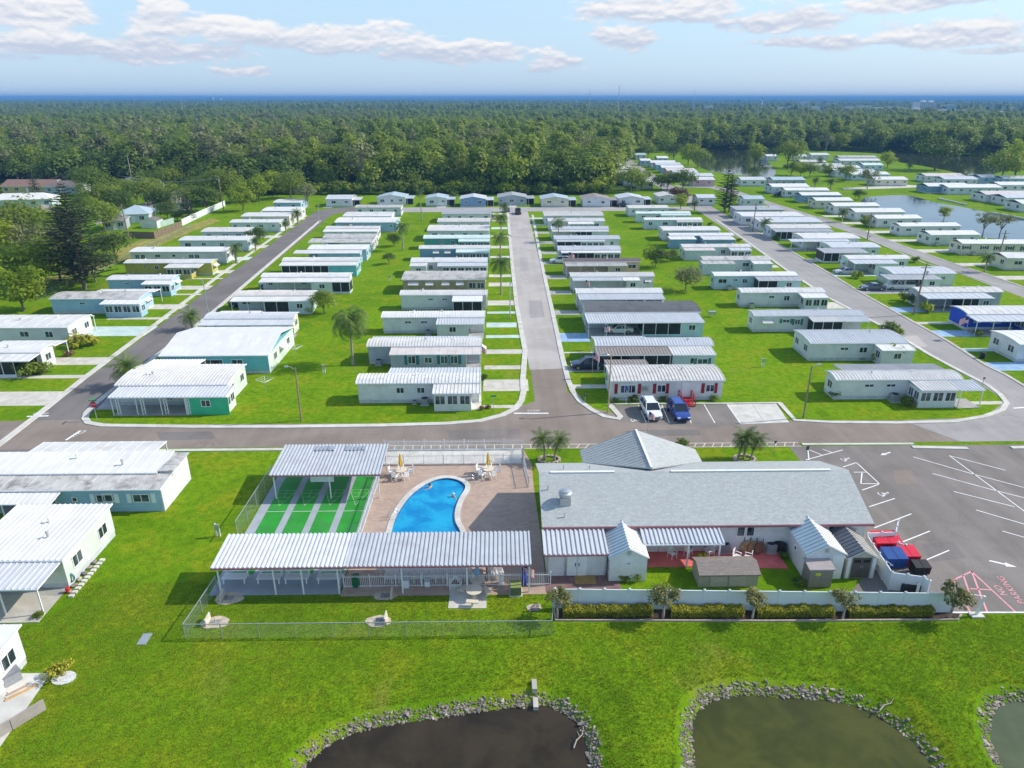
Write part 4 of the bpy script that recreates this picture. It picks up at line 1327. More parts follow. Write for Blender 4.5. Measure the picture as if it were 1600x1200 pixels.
# particulars of the nearest homes
r = HOMES['C2'][0]
for px, pane in ((643, 1), (694, 1), (709, 1)):
 x = onwall('C2', px, 560)
 d_ = -(P(690, 554, 2.35) - HOMES['C2'][1]).dot(HOMES['C2'][3])
 window(r, x, -d_ + .13, .95, 1.1, 1.2)
 shutters(r, x, -d_ + .14, .95, 1.1, 1.2, TS)
r = HOMES['C5'][0]
for px, w in ((647, 2.0), (672, 1.5), (697, 1.5), (719, 1.5)):
 window_awning(r, onwall('C5', px, 442), .2, 2.2, w, ROOF['white'])
r = HOMES['C7'][0]
for px in (682, 700):
 window_awning(r, onwall('C7', px, 393), .2, 2.2, 1.4, ROOF['clean'])
r = HOMES['D2'][0]
x = onwall('D2', 1100, 563)
d_ = -(P(1085, 555, 2.35) - HOMES['D2'][1]).dot(HOMES['D2'][3])
window(r, x, -d_ + .13, 1.0, 1.5, .8)
shutters(r, x, -d_ + .14, 1.0, 1.5, .8, GS)
r = HOMES['E3'][0]
window_awning(r, onwall('E3', 1196, 500), .2, 2.1, 1.7, ROOF['white'])
window_awning(HOMES['D5'][0], onwall('D5', 1010, 436), .2, 2.15, 1.3, ROOF['clean'])
# the office: shutters, door with steps, name board
r, a, u, v, L, D = HOMES['D1']
for px, w in ((980.5, 2.5), (1032.5, 1.2), (1108.5, 1.2)):
 x = onwall('D1', px, 604)
 for s in (-1, 1):
  xx = x + s * (w / 2 + .2)
  box_part('shutter', r, (xx - .19, .14, .95), (xx + .19, .21, 2.25), RS)
xd = onwall('D1', 1075, 610)
box_part('door', r, (xd - .45, .15, .5), (xd + .45, .22, 2.45), TRIM)
bd = box_part('name_board', r, (onwall('D1', 1006.5, 606) - .7, .16, 1.25), (onwall('D1', 1006.5, 606) + .7, .215, 2.0), CONC_LT)
lt = MB()
for k in range(3):
 lt.box((.15 + .05 * k, -.012, .14 + .2 * k), (1.25 - .08 * k, -.002, .22 + .2 * k))
lt.build('lettering', DARKTRIM, bd)
st = MB()
st.box((xd - .8, -1.0, .40), (xd + .8, .2, .46))
for k in range(3):
 st.box((xd - .75, -1.0 - .3 * (k + 1), .30 - .11 * k), (xd + .75, -1.0 - .3 * k, .36 - .11 * k))
for s in (-.78, .78):
 st.bar((xd + s, .12, .4), (xd + s, .12, 1.4), .09)
 st.bar((xd + s, -.95, 0), (xd + s, -.95, 1.4), .09)
 st.bar((xd + s, -1.9, 0), (xd + s, -1.9, .95), .09)
 st.bar((xd + s, .12, 1.36), (xd + s, -.95, 1.36), .08)
 st.bar((xd + s, -.95, 1.36), (xd + s, -1.9, .92), .08)
 st.bar((xd + s, .12, .9), (xd + s, -.95, .9), .06)
st.build('steps', REDPAINT, r)
for key, wn in (('B2', 'mint'), ('B1', 'mint')):
 r, a, u, v, L, D = HOMES[key]
 mb = MB()
 x = L - .216
 mb.poly([(x, .25, .02), (x, D - .25, .02), (x, D - .25, 2.6), (x, D * .5, 2.72), (x, .25, 2.6)])
 mb.build('sunlit_end_panel', WALL[wn], r)  # pale mint over the end wall, its sunlit look put into colour

# green home: white lattice posts and lit end
r, a, u, v, L, D = HOMES['B1']
mb = MB()
d_ = -(P(250, 621, 2.35) - a).dot(v)
for px in (178, 217, 253, 288):
 x = (P(px, 640, 1.2) - a).dot(u)
 for s in (-.16, .16):
  mb.box((x + s - .04, -d_ + .1, .02), (x + s + .04, -d_ + .18, 2.3))
 for k in range(5):
  mb.bar((x - .16, -d_ + .14, .1 + .44 * k), (x + .16, -d_ + .14, .5 + .44 * k), .04)
mb.build('lattice_post', TRIM, r)
gm = MB()
x0_ = (P(288, 640, 1.2) - a).dot(u)
x1_ = (P(353, 640, 1.2) - a).dot(u)
gm.box((x0_, -d_ + .13, 0), (x1_ - .1, -d_ + .15, 2.3))
gm.build('storeroom_front', WALL['green'], r)

rng = random.Random(21)
for key, (r, a, u, v, L, D) in HOMES.items():
 n_ = int(key[1:])
 if key[0] in 'ABCDEFG' and rng.random() < .62 and key not in ('C1', 'C2', 'C3', 'E1', 'E2', 'D1', 'B2', 'B1', 'F1'):
  x = L * rng.uniform(.3, .6)
  q = a + u * x + v * (D + .75)
  if rng.random() < .5 and key[0] in 'CEG':
   q = a + u * (L * rng.uniform(.08, .2)) - v * .6
  t = thing('air_conditioner', (q.x, q.y, 0), 'grey air conditioner at the %s home from front %s' % (ORD[n_], ROWS[key[0]]), 'air conditioner', 'air conditioners beside the homes')
  box_part('casing', t, (-.42, -.42, .08), (.42, .42, .85), METAL)
  box_part('fan_grille', t, (-.34, -.34, .852), (.34, .34, .9), BLACK)

# the three homes at the lower left
r = home('N1', -60, 741, 243, 706, 'sky', 'clean', '', label='large blue-grey home with white shutters and stained panel roof at lower left', att=[(-60, 249, 766.5, 'dirty', [('carport', 0, .46), ('room', .46, 1)])], ribs=False, seams=.9,
   back=(40, 238, 3.4, 'white'), shape='flat', wins=[])
a, u, v, L, D = HOMES['N1'][1:]
d_ = -(P(100, 766.5, 2.35) - a).dot(v)
for px in (165, 221.5):
 x = (P(px, 776, 1.5) - a).dot(u)
 window(r, x, -d_ + .13, 1.0, 1.5, .85)
 shutters(r, x, -d_ + .14, 1.0, 1.7, .85, TRIM)
x = (P(113, 781, 1.5) - a).dot(u)
window(r, x, -d_ + .13, 1.1, .5, .5, split=1)
mb = MB()
add_roof(mb, (P(-40, 786, 2.1) - a).dot(u), (P(78, 786, 2.1) - a).dot(u), [(-d_ - 1.6, 1.95), (-d_ + .1, 2.22)], False, seams=.5, th=.05)
mb.build('awning', [ROOF['clean'], TRIM], r)
posts(r, [(P(px, 800, 1) - a).dot(u) for px in (8, 40, 80)], -d_ - 1.5, 1.9)
# right side extension with the dark panel roof and a white end wall
xr_ = (P(256, 801.5) - a).dot(u)
mb = MB()
mb.box((L + .02, .3, 0), (xr_, D - .3, 2.72))
mb.box((xr_ - .5, -d_ + .19, 0), (xr_, .29, 2.26))
mb.build('end_wall', WALL['white'], r)
for k in range(3):
 y0, y1 = .15 + (D - .2) * k / 3, .10 + (D - .2) * (k + 1) / 3
 pm = MB()
 pm.box((L + .03, y0, 2.76), (xr_ + .2, y1, 2.86))
 pm.build('roof_panel', ROOF['dirty'], r)
x2 = HOMES['N1'][1]
r = home('N2', -70, 877, 96, 831, 'mint', 'clean', '', label='white home with striped carport roof and white bricks along its end wall', att=[(-70, 58, 922, 'silver', [('carport', 0, 1)])], ribs=True, depth=7.6, shape='flat', wins=[])
XN = P(19.5, 992, 2.95).x
yN = P(-60, 1040, 2.75).y
r = home('N3', -160, 1040, Q(XN, yN, 2.75)[0], 992, 'white', 'clean', '', label='corner of white home above pale patio at lower left edge', ribs=False, shape='flat', wins=[], seams=1.0)
sheet('patio', G((-40, 1053), (80, 1052), (0, 1168), (-60, 1250)), .03, CONC_LT)
slab('patio', G((-30, 975), (-10, 930), (94, 932), (60, 973)), 0, .06, CONC)

# club house
def shingle_mat(name, c1, c2):
 m, b, bs, pos = new_mat(name)
 x, y, z = b.sep(pos)
 br = b.n('ShaderNodeTexBrick')
 br.offset = .5
 b.put(br.inputs['Vector'], b.comb(x, b.m('ADD', y, b.m('MULTIPLY', z, .4)), 0))
 br.inputs['Scale'].default_value = 1.0
 br.inputs['Brick Width'].default_value = .32
 br.inputs['Row Height'].default_value = .14
 br.inputs['Mortar Size'].default_value = .006
 br.inputs['Color1'].default_value = (*c1, 1)
 br.inputs['Color2'].default_value = (*c2, 1)
 br.inputs['Mortar'].default_value = (*[q * .45 for q in c1], 1)
 n = b.noise(pos, 6, 4, .7)
 c = b.mix(b.ramp(n, .35, .7, 0, .5), br.outputs['Color'], [q * .7 for q in c1])
 c = b.mix(b.ramp(b.noise(pos, .35, 5, .6), .45, .7, 0, .3), c, [q * .75 for q in c2])
 b.put(bs.inputs['Base Color'], c)
 bs.inputs['Roughness'].default_value = .85
 bs.inputs['Specular IOR Level'].default_value = .2
 bp = b.n('ShaderNodeBump')
 bp.inputs['Strength'].default_value = .6
 bp.inputs['Distance'].default_value = .02
 b.put(bp.inputs['Height'], b.m('ADD', n, br.outputs['Fac']))
 m.node_tree.links.new(bp.outputs[0], bs.inputs['Normal'])
 return m

SHINGLE = shingle_mat('shingle_grey', (.44, .46, .455), (.54, .565, .555))
SHINGLE_TAUPE = shingle_mat('shingle_taupe', (.26, .22, .19), (.33, .28, .25))
REDTRIM = mat('red_trim', (.36, .15, .16), .5, .1)

club = thing('club_house', (3.3, 48.8, 0), 'long white club house with grey shingle roof and cross gable', 'building')
X1, Y1, YR, ZE, ZR = 27.1, 10.8, 5.4, 2.85, 4.85
mb = MB()
mb.box((.35, .5, 0), (X1 - .35, Y1 - .5, ZE - .15))
for x, fl in ((.35, 0), (X1 - .35, 1)):
 q = [(x, .5, ZE - .15), (x, YR, ZR - .15), (x, Y1 - .5, ZE - .15)]
 mb.poly(q[::-1] if fl == 0 else q)
mb.box((5.1, Y1 - .6, 0), (15.3, Y1 + 2.2, ZE - .15))
mb.poly([(5.1, Y1 + 2.2, ZE - .15), (10.2, Y1 + 2.2, ZR - .1), (15.3, Y1 + 2.2, ZE - .15)][::-1])
mb.build('wall', WALL['white'], club)

def slope(mb, pts, th=.12, m=0, me=1):
 mb.poly(pts, m)
 lo = [(p[0], p[1], p[2] - th) for p in pts]
 mb.poly(lo[::-1], me)
 n = len(pts)
 for i in range(n):
  j = (i + 1) % n
  mb.poly([lo[i], lo[j], pts[j], pts[i]], me)

mb = MB()
slope(mb, [(0, 0, ZE), (X1, 0, ZE), (X1, YR, ZR), (0, YR, ZR)])
slope(mb, [(X1, Y1, ZE), (0, Y1, ZE), (0, YR + .002, ZR), (X1, YR + .002, ZR)])
mb.build('roof', [SHINGLE, REDTRIM], club)
mb = MB()
for xa, xb in ((1.0, 6.6), (11.5, X1 - 1.6)):
 mb.box((xa, YR - .12, ZR - .02), (xb, YR + .12, ZR + .08))
mb.build('ridge_cap', TRIM, club)
mb = MB()
zc = ZR + .16
slope(mb, [(9.9, YR + .3, zc), (9.9, Y1 + 2.6, zc), (15.9, Y1 + 2.6, ZE), (15.9, Y1 + .1, ZE)])
ob = mb.build('gable_roof', [SHINGLE, SHINGLE], club)
mb = MB()
slope(mb, [(4.5, Y1 + .1, ZE), (4.5, Y1 + 2.6, ZE), (9.88, Y1 + 2.6, zc), (9.88, YR + .3, zc)])
n = 15
for k in range(n):
 y = Y1 + 2.55 - 7.0 * k / n
 t = 0 if y > Y1 + .1 else (Y1 + .1 - y) / (Y1 + .1 - YR - .3)
 p0 = (4.5 + 5.38 * t + .05, y, ZE + (zc - ZE) * t + .03)
 mb.bar(p0, (9.85, y, zc + .03), .05, .03)  # low bars imitate the lines of shading on the shingle slope
mb.build('shade_lined_gable_roof', [SHINGLE, SHINGLE], club)
mb = MB()
mb.box((9.8, YR + .4, zc - .02), (10.0, Y1 + 2.62, zc + .08))
mb.build('ridge_cap', TRIM, club)
# eave trim and gutter on the near side
mb = MB()
mb.box((0, -.06, ZE - .2), (X1, -.004, ZE - .02))
mb.build('gutter', REDTRIM, club)
cx = lambda px, py, z=0: P(px, py, z).x - 3.3
for px in (1156, 1171, 1284, 1299):
 window(club, cx(px, 828, 1.9), .48, 1.45, .72, .95, split=1)
for px in (1022, 1040):
 box_part('door', club, (cx(px, 850, 1) - .42, .42, .02), (cx(px, 850, 1) + .42, .49, 2.05), TRIM)
for (px, py) in ((832, 738), (846, 762), (870, 812), (905, 728)):
 pass
for (lx, ly) in ((.7, 3.6), (1.9, .9), (2.3, 7.0), (4.6, 6.9)):
 z0 = ZE + (ZR - ZE) * (ly / YR if ly < YR else (Y1 - ly) / (Y1 - YR))
 vb = MB()
 vb.tube([(0, 0, -.1), (0, 0, .42)], .05, 8)
 vb.build('roof_pipe', METAL, club, loc=(lx, ly, z0))
# kitchen exhaust
ex = MB()
ex.box((-.45, -.4, -.5), (.45, .4, .55))
ex.build('curb_box', METAL, club, loc=(2.05, 2.35, ZE + .9))
fan = MB()
fan.lathe([(.34, .55), (.40, .62), (.55, .66), (.58, .92), (.42, 1.02), (.40, 1.12), (.16, 1.2)], 18)
fan.build('exhaust_fan', METAL, club, loc=(2.05, 2.35, ZE + .9), smooth=False)
# striped lean-to with its white store doors
mb = MB()
add_roof(mb, -.02, 5.0, [(-3.05, 2.32), (.05, 2.6)], True, pitch=.36, rh=.09, rw=.14)
mb.build('lean_to_roof', [ROOF['silver'], REDTRIM], club)
mb = MB()
mb.box((.25, -2.6, 0), (4.95, .4, 2.2))
mb.build('store_wall', WALL['white'], club)
for xa, xb in ((1.85, 2.6), (2.65, 3.4)):
 dd = box_part('door', club, (xa, -2.68, .1), (xb, -2.602, 2.1), TRIM)
 box_part('handle', dd, ((xb - xa) * (.82 if xa < 2 else .12), -.05, .9), ((xb - xa) * (.9 if xa < 2 else .2), -.002, 1.2), BLACK)
for x in (.3, 1.72, 4.9):
 box_part('corner_trim', club, (x - .06, -2.66, 0), (x + .06, -2.604, 2.2), METAL)
# awning over the red patio
ax0, ax1 = cx(1003, 842, 2.3), cx(1129, 842, 2.3)
mb = MB()
add_roof(mb, ax0, ax1, [(-1.75, 2.3), (.1, 2.62)], True, pitch=.34, rh=.09, rw=.13)
mb.build('patio_awning', [ROOF['silver'], TRIM], club)
posts(club, [ax0 + .25, cx(1066, 870), ax1 - .3], -1.6, 2.2, w=.12)

slab('patio', [(9.3, 45.0), (10.0, 45.0), (20.6, 46.4), (20.6, 49.2), (7.2, 49.2), (7.2, 44.2), (9.3, 44.2)] and G((1008, 886), (1115, 886), (1232, 889), (1210, 858), (1000, 858)), 0, .06, REDDECK)
slab('patio', [(3.4, 44.2), (9.2, 44.2), (9.2, 46.6), (3.4, 46.6)], 0, .045, mat('brick_pavers', (.20, .12, .11), .8, .2, 2))

# sheds behind the club house
def gable_shed(name, label, c_front, w, d, eave, ridge, wallm_, roofm_left, roofm_right=None, door=None, loc=None, rz=0, ribs=True, over=.12):
 """ridge along the depth, gable towards the viewer; origin at the middle of the near wall"""
 p = c_front
 t = thing(name, (p[0], p[1], 0), label, 'shed', None, rz)
 mb = MB()
 h = w / 2
 mb.box((-h, 0, 0), (h, d, eave))
 mb.poly([(-h, 0, eave), (h, 0, eave), (0, 0, ridge - .04)])
 mb.poly([(h, d, eave), (-h, d, eave), (0, d, ridge - .04)])
 mb.build('wall', wallm_, t)
 for s, rm in ((-1, roofm_left), (1, roofm_right or roofm_left)):  # separate slope colours put shaded left and sunlit right into the roof
  mb = MB()
  e = (s * (h + over), eave - over * (ridge - eave) / h)
  pts = [(e[0], -over, e[1]), (s * .002, -over, ridge), (s * .002, d + over, ridge), (e[0], d + over, e[1])]
  slope(mb, pts if s < 0 else pts, .06)
  if s > 0:
   mb.f = [tuple(reversed(f)) for f in mb.f]
  if ribs:
   n = int(d / .38)
   for k in range(n + 1):
    y = d * k / n
    mb.bar((e[0], y, e[1] + .025), (s * .02, y, ridge + .025), .07, .05)
  mb.build('roof', [rm, TRIM], t)
 return t

a = P(980, 908)
sh = gable_shed('garden_shed', 'white gabled shed standing left of the red patio', (a.x, a.y), 2.9, 5.0, 2.25, 3.05, WALL['white'], ROOF['bluegrey'], ROOF['clean'])
window(sh, .0, -.03, 1.55, .34, .26, split=1)
box_part('gable_vent', sh, (-.14, -.05, 2.45), (.14, -.004, 2.75), METAL)
a = P(1287, 904)
sh = gable_shed('garden_shed', 'larger white gabled shed behind the grey plastic cabinet', (a.x - .15, a.y), 2.95, 5.2, 2.35, 3.15, WALL['white'], ROOF['bluegrey'], ROOF['clean'])
box_part('gable_vent', sh, (-.14, -.05, 2.45), (.14, -.004, 2.78), METAL)
box_part('corner_trim', sh, (.55, -.04, 0), (1.42, -.003, 2.2), TRIM)
window(sh, -1.49, 2.0, 1.3, .5, .4, -math.pi / 2, 1)
a = P(1341, 903)
sh = gable_shed('garden_shed', 'beige plastic shed with dark metal roof and brown double doors', (a.x, a.y), 2.35, 4.0, 1.95, 2.6, mat('beige_plastic', (.52, .48, .38), .5, .06), mat('dark_roof', (.15, .16, .18), .4, .1), mat('dark_roof_lit', (.42, .40, .36), .5, .1))  # right slope is the dark roof coloured as if sunlit
for s in (0, 1):
 dd = box_part('door', sh, (-.72 + s * .73, -.07, .08), (-.01 + s * .73, -.004, 1.9), mat('brown_plastic', (.115, .10, .085), .5, .1))
 box_part('handle', dd, (.62 if s == 0 else .04, -.03, .9), (.67 if s == 0 else .09, -.001, 1.15), METAL)
 box_part('door_window', dd, (.1, -.012, 1.4), (.6, -.001, 1.68), BLACK)
for x in (-1.1, .86):
 box_part('corner_trim', sh, (x, -.05, 0), (x + .24, -.004, 1.9), TRIM)
a = P(1279, 918)
cab = thing('storage_cabinet', (a.x, a.y, 0), 'grey brown plastic cabinet with yellow notice before white shed', 'cabinet')
mb = MB()
mb.box((-.92, 0, 0), (.92, 1.1, 1.72))
mb.build('body', mat('taupe_plastic', (.21, .19, .16), .5, .08), cab)
mb = MB()
slope(mb, [(-1.0, -.12, 1.74), (1.0, -.12, 1.74), (1.0, 1.2, 1.95), (-1.0, 1.2, 1.95)])
mb.build('lid', [mat('mauve_lid', (.36, .31, .31), .5, .08)] * 2, cab)
for s in (0, 1):
 box_part('door', cab, (-.88 + s * .885, -.06, .08), (-.005 + s * .885, -.003, 1.66), mat('taupe_plastic2', (.24, .22, .185), .5, .08))
box_part('notice', cab, (-.45, -.075, 1.15), (-.05, -.062, 1.4), mat('yellow_notice', (.6, .58, .04), .5))
# taupe shingled shed, ridge along the row
a, b = P(1091, 922), P(1188, 922)
sh = thing('garden_shed', (a.x, a.y + .25, 0), 'low taupe shingled shed just behind the white fence', 'shed')
w = b.x - a.x
mb = MB()
mb.box((.1, .1, 0), (w - .1, 2.1, 1.25))
for x in (.1, w - .1):
 q = [(x, .1, 1.25), (x, 1.1, 1.58), (x, 2.1, 1.25)]
 mb.poly(q[::-1] if x < 1 else q)
mb.build('wall', mat('greige', (.36, .33, .27), .6, .08), sh)
mb = MB()
slope(mb, [(0, -.1, 1.24), (w, -.1, 1.24), (w, 1.1, 1.7), (0, 1.1, 1.7)])
slope(mb, [(w, 2.3, 1.24), (0, 2.3, 1.24), (0, 1.103, 1.7), (w, 1.103, 1.7)])
mb.build('roof', [SHINGLE_TAUPE, WOOD], sh)
for k in range(2):
 box_part('door', sh, (w * .2 + k * w * .3, .04, .1), (w * .2 + k * w * .3 + w * .28, .096, 1.12), mat('greige2', (.40, .37, .31), .6, .08))
# little pyramid cupola of another shed just behind it
a = P(1132, 888)
g = thing('playhouse', (a.x, a.y, 0), 'small grey pyramid roofed box behind the taupe shed', 'box')
mb = MB()
mb.box((-.7, -.7, 0), (.7, .7, .55))
mb.build('body', mat('greige', (.36, .33, .27)), g)
mb = MB()
for k in range(4):
 c4 = [(-.85, -.85, .55), (.85, -.85, .55), (.85, .85, .55), (-.85, .85, .55)]
 mb.poly([c4[k], c4[(k + 1) % 4], (0, 0, 1.0)])
mb.build('roof', ROOF['grey'], g)

# the white panel fence with its posts
VINYL = mat('white_vinyl', (.74, .78, .80), .4, .04, .6, .35)

def panel_fence(name, label, pts, h, n_per=None, post=.13, m=VINYL, cap=True, cat='fence', pw=1.82):
 a = Vector((pts[0][0], pts[0][1], 0))
 t = thing(name, a, label, cat)
 first = True
 for p, q in zip(pts, pts[1:]):
  p, q = Vector((p[0], p[1], 0)), Vector((q[0], q[1], 0))
  d = q - p
  n = max(1, round(d.length / pw))
  ang = math.atan2(d.y, d.x)
  L = d.length / n
  kp, kq = ('panel', round(L, 3), h, m.name), ('fpost', h, post)
  if kp not in PANEL_CACHE:
   mb = MB()
   mb.box((post / 2 + .002, -.02, .08), (L - post / 2 - .002, .02, h - .12))
   mb.box((post / 2 + .002, -.035, h - .12), (L - post / 2 - .002, .035, h - .02))
   mb.box((post / 2 + .002, -.03, .03), (L - post / 2 - .002, .03, .14))
   k = 1
   while .16 * k < L - .2:
    mb.box((.16 * k, -.026, .14), (.16 * k + .012, -.021, h - .12))
    k += 1
   PANEL_CACHE[kp] = mb.mesh('panel', m)
  if kq not in PANEL_CACHE:
   mb = MB()
   mb.box((-post / 2, -post / 2, 0), (post / 2, post / 2, h + .02))
   if cap:
    mb.prism([(-post * .65, -post * .65), (post * .65, -post * .65), (post * .65, post * .65), (-post * .65, post * .65)], h + .02, h + .06)
    s = post * .65
    for k in range(4):
     c4 = [(-s, -s, h + .06), (s, -s, h + .06), (s, s, h + .06), (-s, s, h + .06)]
     mb.poly([c4[k], c4[(k + 1) % 4], (0, 0, h + .14)])
   PANEL_CACHE[kq] = mb.mesh('post', m)
  for k in range(n + 1):
   if k == 0 and not first:
    continue
   w_ = p + d * (k / n) - a
   link('post', PANEL_CACHE[kq], t, w_, ang)
  for k in range(n):
   link('panel', PANEL_CACHE[kp], t, p + d * (k / n) - a, ang)
  first = False
 return t

panel_fence('vinyl_fence', 'long white panel fence behind the clipped yellow hedges', [P(866, 950), P(1486, 957)], 1.75)
panel_fence('vinyl_fence', 'white panel fence around the bins beside the taupe-floored car park', [P(1452, 957) + Vector((.6, 1.6, 0)), P(1437, 928), P(1388, 921), P(1350, 862)], 1.6, pw=1.3)
panel_fence('vinyl_fence', 'short white panel fence jutting from the club house corner into the car park', [P(1352, 858), P(1394, 856), P(1398, 838)], 1.6, pw=1.2)
panel_fence('vinyl_fence', 'short white gate panel between bins and parking lines', [P(1399, 868), P(1410, 872)], 1.3, pw=.8)
# mulch bed, edging, hedges
bed = G((868, 952), (1482, 958), (1500, 960), (1490, 968), (868, 969))
sheet('mulch_bed', bed, .03, MULCH)
strip('bed_edging', G((866, 953), (868, 970), (1200, 971), (1496, 969), (1502, 961)), .12, 0, .12, mat('edging_brick', (.42, .34, .29), .8, .2, 5))

# shuffleboard courts and pavilions
deckm = None

def paver_mat():
 m, b, bs, pos = new_mat('deck_pavers')
 br = b.n('ShaderNodeTexBrick')
 br.offset = .5
 b.put(br.inputs['Vector'], pos)
 br.inputs['Scale'].default_value = 1
 br.inputs['Brick Width'].default_value = .42
 br.inputs['Row Height'].default_value = .21
 br.inputs['Mortar Size'].default_value = .008
 br.inputs['Color1'].default_value = (.46, .335, .255, 1)
 br.inputs['Color2'].default_value = (.37, .265, .215, 1)
 br.inputs['Mortar'].default_value = (.24, .18, .15, 1)
 n = b.noise(pos, .55, 5, .65)
 c = b.mix(b.ramp(n, .35, .7, 0, .5), br.outputs['Color'], (.50, .38, .30))
 c = b.mix(b.ramp(b.noise(pos, 2.5, 4, .7), .5, .75, 0, .4), c, (.28, .19, .16))
 b.put(bs.inputs['Base Color'], c)
 bs.inputs['Roughness'].default_value = .85
 return m

PAVER = paver_mat()
# deck with the hole for the pool
bm = bmesh.new()
outer = [bm.verts.new((x, y, .03)) for x, y in [(-12.2, 44.0), (3.45, 44.0), (3.45, 50), (3.2, 60), (3.2, 64.8), (2.4, 68.1), (-12.5, 68.1)]]
inner = [bm.verts.new((p[0], p[1], .03)) for p in POOL]
ed = []
for loop in (outer, inner):
 for i in range(len(loop)):
  ed.append(bm.edges.new((loop[i], loop[(i + 1) % len(loop)])))
bmesh.ops.triangle_fill(bm, use_beauty=True, use_dissolve=False, edges=ed)
bmesh.ops.recalc_face_normals(bm, faces=bm.faces)
me = bpy.data.meshes.new('pool_deck')
bm.to_mesh(me)
bm.free()
me.materials.append(PAVER)
if me.polygons[0].normal.z < 0:
 me.flip_normals()
struct(link('pool_deck', me))
sheet('path', [(-12.3, 64.9), (2.2, 64.9), (2.2, 68.12), (-12.3, 68.12)], .036, CONC_LT)
for k in range(6):
 sheet('joint', [(-12 + 2.3 * k, 64.95), (-11.95 + 2.3 * k, 64.95), (-11.95 + 2.3 * k, 68.1), (-12 + 2.3 * k, 68.1)], .0395, CONC)
pool = thing('swimming_pool', (-6, 56, 0), 'kidney shaped swimming pool with bright blue water', 'pool')
off = Vector((-6, 56, 0))
PL = [Vector((p[0], p[1], 0)) - off for p in POOL]
cen = sum(PL, Vector()) / len(PL)
mb = MB()
n = len(PL)
rings = [(1.0, .02), (1.0, -.6), (.93, -.95), (.5, -1.15)]
for (s0, z0), (s1, z1) in zip(rings, rings[1:]):
 for i in range(n):
  j = (i + 1) % n
  f = lambda k, s, z: (cen.x + (PL[k].x - cen.x) * s, cen.y + (PL[k].y - cen.y) * s, z)
  mb.poly([f(i, s0, z0), f(i, s1, z1), f(j, s1, z1), f(j, s0, z0)])
mb.poly([(cen.x + (p.x - cen.x) * .5, cen.y + (p.y - cen.y) * .5, -1.15) for p in PL])
mb.build('basin', mat('pool_plaster', (.16, .82, .92), .6, .06, .5), pool)
POOLW = water_mat('pool_water', (.003, .21, .48), (.015, .36, .60), .05, 3.0, .15, .45)
mb = MB()
mb.poly([(p.x, p.y, -.1) for p in PL])
w_ = mb.build('water', POOLW, pool)
if w_.data.polygons[0].normal.z < 0:
 w_.data.flip_normals()
cp = strip('coping', [Vector((p.x, p.y)) * 1.0 + (Vector((p.x, p.y)) - Vector((cen.x, cen.y))).normalized() * .22 for p in PL], .5, .0, .085, CONC_LT, pool, closed=True)
tl = strip('tile_band', [Vector((p.x, p.y)) - (Vector((p.x, p.y)) - Vector((cen.x, cen.y))).normalized() * .04 for p in PL], .05, -.3, .02, mat('tile_blue', (.05, .12, .3), .2), pool, closed=True)
# handrails and steps
def rail(pa, label_unused=None):
 mb = MB()
 p = Vector((pa[0], pa[1], 0)) - off
 for s in (0, .5):
  q = p + Vector((0, s, 0))
  mb.tube([q + Vector((.5, 0, 0)), q + Vector((.5, 0, .7)), q + Vector((.3, 0, .85)), q + Vector((-.1, 0, .8)), q + Vector((-.45, 0, .1)), q + Vector((-.5, 0, -.6))], .025, 6)
 mb.build('handrail', METAL, pool)

rail(P(733, 758))
rail(P(612, 812))

# shuffleboard
slab_pts = G((430, 745), (588, 745), (562, 845), (540, 918), (345, 925), (400, 832))
struct(slab('court_slab', [(-22.2, 44.3), (-12.35, 44.3), (-12.35, 65.5), (-22.2, 65.5)], 0, .04, mat('slab_grey', (.34, .37, .40), .8, .08, .8, .2)))
cslab = bpy.data.objects['court_slab']
CGREEN = mat('court_green', (.03, .29, .03), .6, .14, .5, .25, dirt=(.06, .21, .07), dirt_amt=.6, dirt_scale=.8)
COURTL = mat('court_paint', (.42, .60, .38), .7, .15)
for k in range(4):
 xa = -21.35 + k * 2.33
 xb = xa + 1.72
 if k == 3:
  xb = xa + 1.78
 ln = sheet('court_lane', [(xa, 46.8), (xb, 46.8), (xb, 62.6), (xa, 62.6)], .044, CGREEN, cslab, kind=None)
 xm = (xa + xb) / 2
 z = .048
 for ya, yd in ((58.9, 1), (48.6, -1)):
  tip = (xm, ya - 1.9 * yd)
  bl, br_ = (xm - .8, ya + .3 * yd), (xm + .8, ya + .3 * yd)
  for p, q in ((tip, bl), (tip, br_), (bl, br_), ((xm - .55, ya - .4 * yd), (xm + .55, ya - .4 * yd)), ((xm, ya - .4 * yd), (xm, ya + .3 * yd)), ((xm - .3, ya - 1.1 * yd), (xm + .3, ya - 1.1 * yd)),
      ((xm - .8, ya + .9 * yd), (xm + .8, ya + .9 * yd)), ((xm - .8, ya + .3 * yd), (xm - .8, ya + .9 * yd)), ((xm + .8, ya + .3 * yd), (xm + .8, ya + .9 * yd)), ((xm, ya + .3 * yd), (xm, ya + .9 * yd))):
   line(p, q, (.035), z, COURTL, 'court_line', ln)
   z += .0002
 line((xa, 56.0), (xb, 56.0), .05, z, WHITEPAINT, 'court_line', ln)
 line((xa, 51.5), (xb, 51.5), .05, z, WHITEPAINT, 'court_line', ln)

